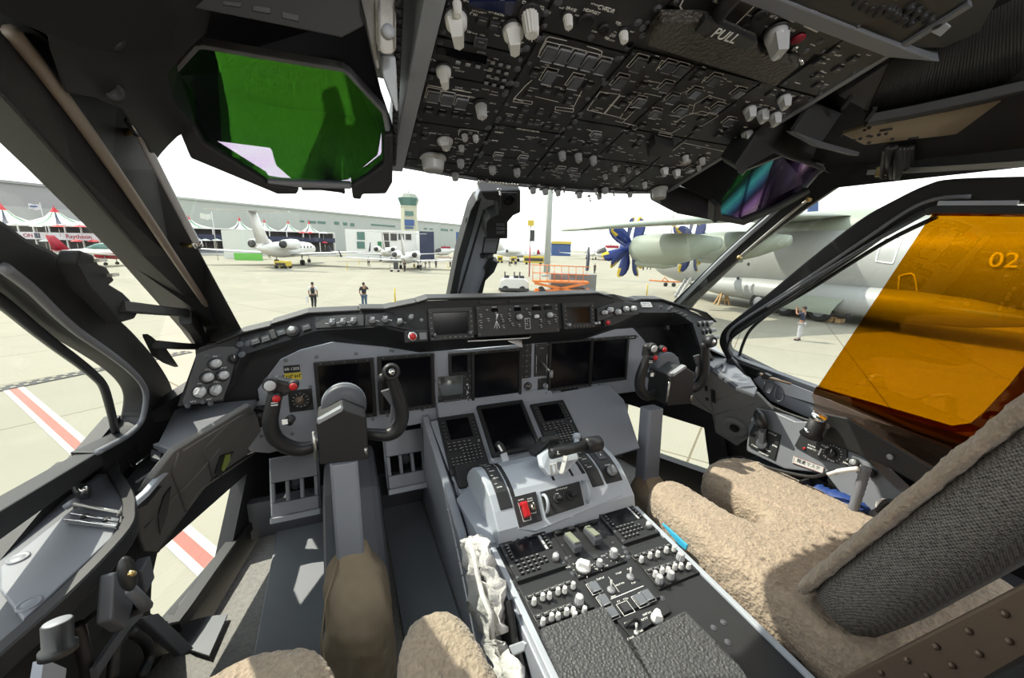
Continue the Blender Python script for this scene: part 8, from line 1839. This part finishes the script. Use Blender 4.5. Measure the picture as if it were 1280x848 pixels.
# ================================================================ right side: ledge, console, visor
RZ = lambda x, y, z=-.485: atZ(x, y, z)
t = thing('side_ledge', 'grey ledge with wire latch under the right side window', 'ledge', RZ(980, 495))
mb = MB(); mb.hull([sw(x, y, 1)+Vector((-.015, 0, 0)) for x, y in [(944, 474), (958, 466), (1020, 490), (1060, 508), (1120, 532), (1110, 548), (1060, 535), (1010, 520), (965, 500)]], (.012, 0, -.005)); mb.build('plate', 'panel_grey', t, bevel=.003)
mb = MB(); mb.tube(spline([sw(x, y, 1)+Vector((-.03, 0, 0)) for x, y in [(918, 448), (930, 462), (944, 482), (956, 500), (985, 516), (1040, 536), (1100, 562), (1160, 590), (1240, 630), (1330, 680)]], 4), 1, 8, sq=(.012, .014)); mb.build('rubber_edge', 'rubber', t)
mb = MB(); q = [sw(*K6(x, y), 1)+Vector((-.03, 0, 0)) for x, y in [(790, 410), (830, 420), (810, 462), (780, 452)]]; mb.hull(q, (.008, 0, 0)); mb.build('latch_plate', 'knob_dull', t, bevel=.001)
mb = MB(); mb.tube(q, .004, 6, closed=True); mb.tube(spline([sw(*K6(x, y), 1)+Vector((-.03, 0, 0)) for x, y in [(830, 415), (860, 440), (870, 480), (850, 498), (832, 480), (838, 430)]], 4), .0028, 6); mb.build('latch_wire', 'mid_grey', t)
mb = MB(); mb.tube([sw(*K6(x, y), 1)+Vector((-.035, 0, 0)) for x, y in [(770, 375), (800, 390), (905, 420)]], .005, 6); mb.build('pull_rod', 'bronze', t)
mb = MB(); q = [sw(*K6(x, y), 1)+Vector((-.04, 0, 0)) for x, y in [(775, 385), (790, 372), (815, 385), (805, 400), (780, 398)]]; mb.hull(q, (.02, 0, 0)); mb.build('catch', 'black', t, bevel=.002)
t = thing('armrest_tray', 'small dark tray with clip between the shelf and the right side window frame', 'tray', atZ(*K6(600, 380), -.47))
mb = MB(); mb.hull([atZ(*K6(x, y), -.465) for x, y in [(535, 365), (560, 330), (600, 345), (700, 395), (730, 440), (720, 470), (640, 440)]], (0, 0, -.015)); mb.build('tray', 'dark_grey', t, bevel=.004)
mb = MB(); mb.tube([atZ(*K6(x, y), -.455) for x, y in [(548, 355), (570, 338), (585, 350), (580, 372)]], .006, 6); mb.build('clip', 'mid_grey', t)
# console boxes
def cxp(x, y, X=.80): return atX(x, y, X)
CF = planep(V(.86, .95, -.55), V(.78, .95, -.80), V(.86, .50, -.55))
cfn = (V(.78, .95, -.80)-V(.86, .95, -.55)).cross(V(.86, .50, -.55)-V(.86, .95, -.55)).normalized()
if cfn.dot(EYE-V(.86, .95, -.55)) < 0: cfn = -cfn
t = thing('side_console', 'grey right side console with handle panel, radio panel and label strip', 'console', V(.95, .7, -1.19))
o = block('body', [K6(720, 530), K6(800, 545), K6(900, 590), K6(945, 590), K6(1090, 640), (1120, 610), (1200, 665), (1180, 700), (1100, 680), K6(1030, 820), K6(850, 800), K6(680, 720), K6(690, 620)], CF, -cfn*.12, 'mid_grey', t, .004)
fC = Frame(CF(960, 545), Vector((0, -1, 0)), V(.86, .95, -.55)-V(.78, .95, -.80))
fC = Frame(CF(960, 545), Vector((0, -1, 0)), V(.86, .95, -.55)-V(.78, .95, -.80)) if fC.w.dot(cfn) > 0 else Frame(CF(960, 545), Vector((0, 1, 0)), V(.86, .95, -.55)-V(.78, .95, -.80))
def tc_(pts, w0, w1, m, name, par, K=K6, bev=.001): return traced(fC, [K(*p) for p in pts], w0, w1, m, name, par, bev)
hp = tc_([(700, 640), (722, 600), (838, 650), (810, 762), (695, 700)], 0, .006, 'panel_black', 'handle_panel', t)
a, b, c_ = [fC.p(*fC.px(*K6(x, y), w), w) for x, y, w in ((750, 690, .012), (755, 620, .035), (735, 560, .04))]
mb = MB(); mb.tube([a, a.lerp(b, .5), b], 1, 8, sq=(.011, .006)); mb.lathe([(.02, .006), (.02, .016), (.015, .018)], 20, Matrix.Translation(a-fC.w*.012) @ fC.M.to_3x3().to_4x4()); hd_ = mb.build('selector_handle', 'dark_grey', hp, bevel=.002)
mb = MB(); mb.tube([b, b.lerp(c_, .3), c_, c_.lerp(b, -.3)], [.014, .019, .017, .009], 12); mb.build('handle_grip', 'panel_black', hp)
legend(fC, [q for x, y, n in [(800, 648, 5), (760, 735, 6), (780, 720, 3), (720, 700, 4), (810, 700, 3)] for q in microtext(*fC.px(*K6(x, y), .006), n, .005)], hp, .0063)
rp2 = tc_([(900, 700), (945, 610), (1040, 640), (1131, 690), (1131, 790), (1010, 760)], 0, .008, 'panel_black', 'radio_panel', t)
K7 = lambda x, y: (960+x/3.2625, 400+y/3.2625)
lgc = [q for x, y, n in [(180, 515, 4), (185, 530, 6), (240, 520, 5), (330, 590, 5), (390, 600, 4), (240, 560, 3), (420, 615, 4), (260, 575, 3)] for q in microtext(*fC.px(*K7(x, y), .008), n, .0045)]
for k in range(18):
    an = rad(20*k); u, v = fC.px(*K7(262, 545), .008); lgc.append((u+.022*math.cos(an), v+.022*math.sin(an), u+.026*math.cos(an), v+.026*math.sin(an), .0012))
lgc += [(*fC.px(*K7(205, 552), .008), *fC.px(*K7(218, 525), .008), .005)]
legend(fC, lgc, rp2, .0084)
for x, y, r_, m in [(262, 545, .014, 'black'), (352, 582, .010, 'knob_dull'), (330, 575, .006, 'black'), (425, 625, .010, 'black')]: u, v = fC.px(*K7(x, y), .01); knob(fC, u, v, rp2, r_, .014, m, w=.008, style='plain')
u, v = fC.px(*K7(148, 525), .01); mb = MB(); mb.lathe([(.004, 0), (.004, .004), (.001, .005)], 10, fC.at(u, v, .008)); mb.build('red_lamp', 'red', rp2)
pl2 = tc_([(893, 743), (1029, 793), (1022, 822), (886, 774)], .0, .004, 'jet_white', 'label_strip', t)
u0, v0 = fC.px(*K6(890, 765), .004); u1, v1 = fC.px(*K6(1026, 798), .004)
P4 = [fC.px(*K6(x, y), .004) for x, y in [(893, 743), (1029, 793), (1022, 822), (886, 774)]]
lc = ((P4[0][0]+P4[2][0])/2, (P4[0][1]+P4[2][1])/2); ang = math.atan2(P4[1][1]-P4[0][1], P4[1][0]-P4[0][0]); wl = math.hypot(P4[1][0]-P4[0][0], P4[1][1]-P4[0][1]); hl = abs(P4[3][1]-P4[0][1])
for i in range(4): a, b = P4[i], P4[(i+1) % 4]; legend(fC, [(*[lc[j]+(a[j]-lc[j])*.95 for j in (0, 1)], *[lc[j]+(b[j]-lc[j])*.95 for j in (0, 1)], .001)], pl2, .0043, 'sign_red', 'red_border')
mat('ink', (.01, .01, .01), .6); text('酸素マスク', fC, lc[0], lc[1], wl*.15, 'ink', pl2, w=.0043, rot=ang)
# lamp with chrome cap on the console and dark ledge strip over it
t = thing('reading_lamp', 'dark cylindrical lamp with chrome cap on the right side console', 'lamp', atX(1022, 545, .80)); a, b = atX(1014, 545, .80), atX(1023, 524, .80)
mb = MB(); mb.tube([a, a.lerp(b, .3), b], [.032, .024, .022], 20); mb.build('body', 'black', t); mb = MB(); mb.tube([b, b+(b-a)*.2], [.023, .02], 20); mb.build('cap', 'chrome', t); mb = MB(); mb.tube([atX(1010, 543, .79), atX(1012, 536, .79)], .016, 14); mb.build('chrome_clamp', 'chrome', t)
SB = lambda x, y: atX(x, y, .84)
t = thing('side_rail', 'wide black rail with screws running under the orange visor', 'rail', SB(1130, 590))
block('rail', [(1010, 520), (1020, 514), (1060, 522), (1199, 604), (1215, 640), (1160, 612), (1100, 580), (1040, 556), (1020, 545)], SB, (.03, 0, -.01), 'panel_black', t, .006)
for x, y in [(1035, 533), (1114, 571)]: p = SB(x, y)-Vector((.004, 0, 0)); mb = MB(); mb.lathe([(.008, 0), (.008, .003), (.004, .004)], 14, Matrix.Translation(p) @ Matrix.Rotation(rad(-90), 4, 'Y')); mb.build('screw', 'knob_dull', t)
# cables, hoses, bag and chrome frame between console and seat
t = thing('hose', 'grey ribbed hose curving down between the right console and seat', 'hose', cxp(1060, 640, .76)); mb = MB(); pts = spline([cxp(x, y, .76) for x, y in [(1083, 585), (1078, 600), (1072, 620), (1062, 650), (1056, 668)]], 6); mb.tube(pts, [.013 if i % 2 else .0115 for i in range(len(pts))], 10); mb.build('ribbed_hose', 'mid_grey', t)
mb = MB(); mb.tube(spline([cxp(x, y, .74) for x, y in [(900, 575), (925, 572), (955, 583), (1010, 596), (1040, 590), (1072, 586)]], 5), .005, 8); tag(mb.build('cable', 'black'), 'black cable sweeping along the foot of the right console', 'cable')
mb = MB(); mb.tube(spline([cxp(x, y, .74) for x, y in [(1035, 593), (1050, 589), (1073, 586)]], 5), .0065, 8); tag(mb.build('cable_sleeve', 'knob_white'), 'white sleeve on the end of the console cable', 'cable sleeve')
mb = MB(); rnd = random.Random(8); pts = [cxp(x, y, .80) for x, y in [(1018, 612), (1032, 622), (1050, 630), (1072, 640), (1085, 645)]]; mb.tube(spline(pts, 4), [.02+.012*math.sin(i*.19)+rnd.uniform(0, .006) for i in range(17)], 12); bl = mb.build('cloth_pouch', 'blue'); tag(bl, 'crumpled dark blue cloth pouch behind the right seat cushion', 'pouch')
mb = MB(); mb.tube(spline([cxp(x, y, .77) for x, y in [(1005, 600), (1012, 625), (1020, 640), (1040, 655)]], 4), 1, 6, sq=(.006, .018)); tag(mb.build('strap', 'black'), 'black webbing strap hanging before the blue pouch', 'strap')
t = thing('headset', 'headset with white cushion and pale wire frame beside the right seat', 'headset', cxp(1110, 650, .72))
for k, pts in enumerate([[(1092, 672), (1096, 652), (1108, 644), (1122, 648), (1128, 662)], [(1100, 676), (1104, 660), (1116, 655), (1120, 668)], [(1095, 665), (1128, 670)]]): mb = MB(); mb.tube(spline([cxp(x, y, .70) for x, y in pts], 5), .006, 8); mb.build('wire_frame', 'olive', t)
mb = MB(); p = cxp(1115, 636, .76); mb.box(p.x-.02, p.y-.03, p.z-.012, p.x+.02, p.y+.03, p.z+.012); mb.build('cushion', 'knob_white', t, bevel=.008)
mb = MB(); mb.tube(spline([cxp(x, y, .73) for x, y in [(1097, 640), (1108, 628), (1125, 630), (1138, 640)]], 5), .007, 8); mb.build('headband', 'black', t)
mb = MB(); mb.tube([cxp(1060, 657, .74), cxp(1098, 670, .74)], 1, 6, sq=(.012, .006)); tag(mb.build('slide_rail', 'steel', bevel=.001), 'short bright metal slide rail below the ribbed hose', 'rail')
mb = MB(); mb.hull([cxp(x, y, .78) for x, y in [(1085, 640), (1100, 632), (1112, 640), (1100, 665), (1085, 660)]], (.02, 0, 0)); tag(mb.build('document_bag', 'dark_grey', bevel=.004), 'dark grey folded bag left of the headset', 'bag')
mb = MB(); mb.box(.90, -.9, .02, 1.10, 1.0, .36); struct(mb.build('trim_14', 'dark_grey', bevel=.01))
# orange sun visor
VZ = planep(V(.955, .80, -.5), V(.955, .3, -.5), V(.72, .5, .12))
vn = (V(.955, .3, -.5)-V(.955, .80, -.5)).cross(V(.72, .5, .12)-V(.955, .80, -.5)).normalized()
if vn.dot(EYE-V(.955, .8, -.5)) < 0: vn = -vn
t = thing('sun_visor', 'large transparent orange sun visor hanging over the right side window', 'sun visor', VZ(1020, 495))
mb = MB(); mb.hull([VZ(x, y) for x, y in [(1168, 263), (1340, 263), (1340, 420), (1275, 500), (1235, 535), (1214, 540), (1190, 541), (1160, 530), (1020, 487)]], -vn*.003); mb.build('orange_sheet', 'visor_orange', t)
mb = MB(); A = [(1021, 483), (1160, 523), (1190, 532), (1213, 529), (1228, 517), (1262, 481), (1340, 382)]; B = [(1017, 492), (1075, 512), (1140, 540), (1200, 562), (1240, 570), (1290, 545), (1400, 480)]
mb.loft([[VZ(*a)+vn*.004, VZ(*b)+vn*.004, VZ(*b)+vn*.001, VZ(*a)+vn*.001] for a, b in zip(A, B)], sm=False); mb.build('dark_border', 'visor_edge', t)
mb = MB(); mb.loft([[VZ(*a)+vn*.004, VZ(*b)+vn*.004, VZ(*b)+vn*.001, VZ(*a)+vn*.001] for a, b in zip([(1168, 262), (1250, 263), (1340, 264)], [(1166, 269), (1250, 270), (1340, 271)])], sm=False); mb.build('dark_border', 'visor_edge', t)
mat('smoke', (.12, .095, .08), .35, noise=.5, nscale=9)
glassmat('smoke_plastic', (.75, .62, .52), (1, .9, .8), .10, .1)
mb = MB(); mb.hull([VZ(x, y)+vn*.008 for x, y in [(1016, 492), (1075, 512), (1140, 540), (1200, 562), (1225, 570), (1205, 600), (1120, 565), (1060, 532), (1018, 515), (1020, 503)]], -vn*.003); mb.build('clear_hem', 'smoke_plastic', t)
mb = MB(); mb.tube([VZ(x, y)+vn*.012 for x, y in [(1163, 263), (1172, 260), (1340, 260)]], 1, 8, sq=(.006, .008)); mb.build('top_bar', 'panel_black', t)
mb = MB(); mb.tube([VZ(x, y)+vn*.0 for x, y in [(1165, 262), (1100, 298), (1010, 352), (960, 384)]], .005, 8); mb.build('guide_rod', 'dark_grey', t)
mb = MB(); mb.tube([sw(x, y, 1)+Vector((-.02, 0, 0)) for x, y in [(1178, 256), (1277, 256)]], 1, 6, sq=(.004, .007)); mb.build('top_track', 'light_grey', t)
for x, y in [(1020, 513), (1101, 551), (1137, 575)]: mb = MB(); mb.ball(VZ(x, y)+vn*.011, .004, 8); mb.build('stud', 'chrome', t)
# fill lights added behind the camera, built at the end

struct(slab('trim_15', [atX(x, y, -1.055) for x, y in [(186, 532), (219, 498), (240, 520), (230, 570), (190, 610), (150, 640), (144, 606), (165, 575)]], (-.02, 0, 0), 'black_trim'))
# ================================================================ camera, light
cam = bpy.data.cameras.new('camera'); cam.lens = FPX/1280*36; cam.sensor_width = 36; cam.clip_start = .02; cam.clip_end = 3000
co = bpy.data.objects.new('camera', cam); COL.objects.link(co)
co.matrix_world = Matrix(((AX.x, AY.x, -AZ.x, EYE.x), (AX.y, AY.y, -AZ.y, EYE.y), (AX.z, AY.z, -AZ.z, EYE.z), (0, 0, 0, 1)))
SC.camera = co
w = bpy.data.worlds.new('sky'); SC.world = w; w.use_nodes = True; nt = w.node_tree; bg = nt.nodes['Background']
tc = nt.nodes.new('ShaderNodeTexCoord'); sx = nt.nodes.new('ShaderNodeSeparateXYZ'); cr = nt.nodes.new('ShaderNodeValToRGB')
nt.links.new(tc.outputs['Generated'], sx.inputs[0]); nt.links.new(sx.outputs['Z'], cr.inputs['Fac']); nt.links.new(cr.outputs['Color'], bg.inputs['Color'])
cr.color_ramp.elements[0].color = (1, .985, .96, 1); cr.color_ramp.elements[1].color = (.85, .93, 1, 1)
bg.inputs['Strength'].default_value = 2.3
AZS, ELS = rad(-42), rad(50)
s = bpy.data.lights.new('sun', 'SUN'); s.energy = 6.0; s.color = (1, .93, .8); s.angle = rad(.6)
so = bpy.data.objects.new('sun', s); COL.objects.link(so)
sd = Vector((math.sin(AZS)*math.cos(ELS), math.cos(AZS)*math.cos(ELS), math.sin(ELS)))
so.rotation_mode = 'QUATERNION'; so.rotation_quaternion = sd.to_track_quat('Z', 'Y'); so.location = EYE + sd*5 + Vector((0, 0, 0))
vs = SC.view_settings; SC.display_settings.display_device = 'sRGB'; vs.view_transform = 'Standard'; vs.look = 'None'; vs.exposure = 0.; vs.gamma = 1.; vs.use_curve_mapping = False
SC.render.engine = 'CYCLES'; SC.cycles.use_denoising = True; SC.cycles.max_bounces = 6; SC.cycles.transparent_max_bounces = 12; SC.cycles.caustics_reflective = False; SC.cycles.caustics_refractive = False
SC.cycles.sample_clamp_indirect = 6.

def lamp(name, label, loc, tgt, size, watts, col=(1, .98, .95)):  # added fill light in a casing, brightens the cockpit from out of view
    t = thing(name, label, 'added fill light', loc, 'added cabin fill lights'); loc = Vector(loc); d = (Vector(tgt)-loc).normalized(); R = d.to_track_quat('-Z', 'Y').to_matrix().to_4x4()
    mb = MB(); mb.box(-size/2-.02, -.09, .004, size/2+.02, .09, .04, Matrix.Translation(loc) @ R); mb.build('housing', 'knob_white', t)
    l = bpy.data.lights.new(name, 'AREA'); l.shape = 'RECTANGLE'; l.size = size; l.size_y = .14; l.energy = watts; l.color = col
    o = bpy.data.objects.new('fill_area_light', l); COL.objects.link(o); place(o, t, Matrix.Translation(loc) @ R)
lamp('added_fill_light', 'added fill light, unseen behind the left seat', V(-.35, -1.0, .62), V(-.2, 1.2, -.6), .6, 11)
lamp('added_fill_light', 'added fill light, unseen behind the right seat', V(.45, -1.0, .62), V(.2, 1.2, -.6), .6, 11)
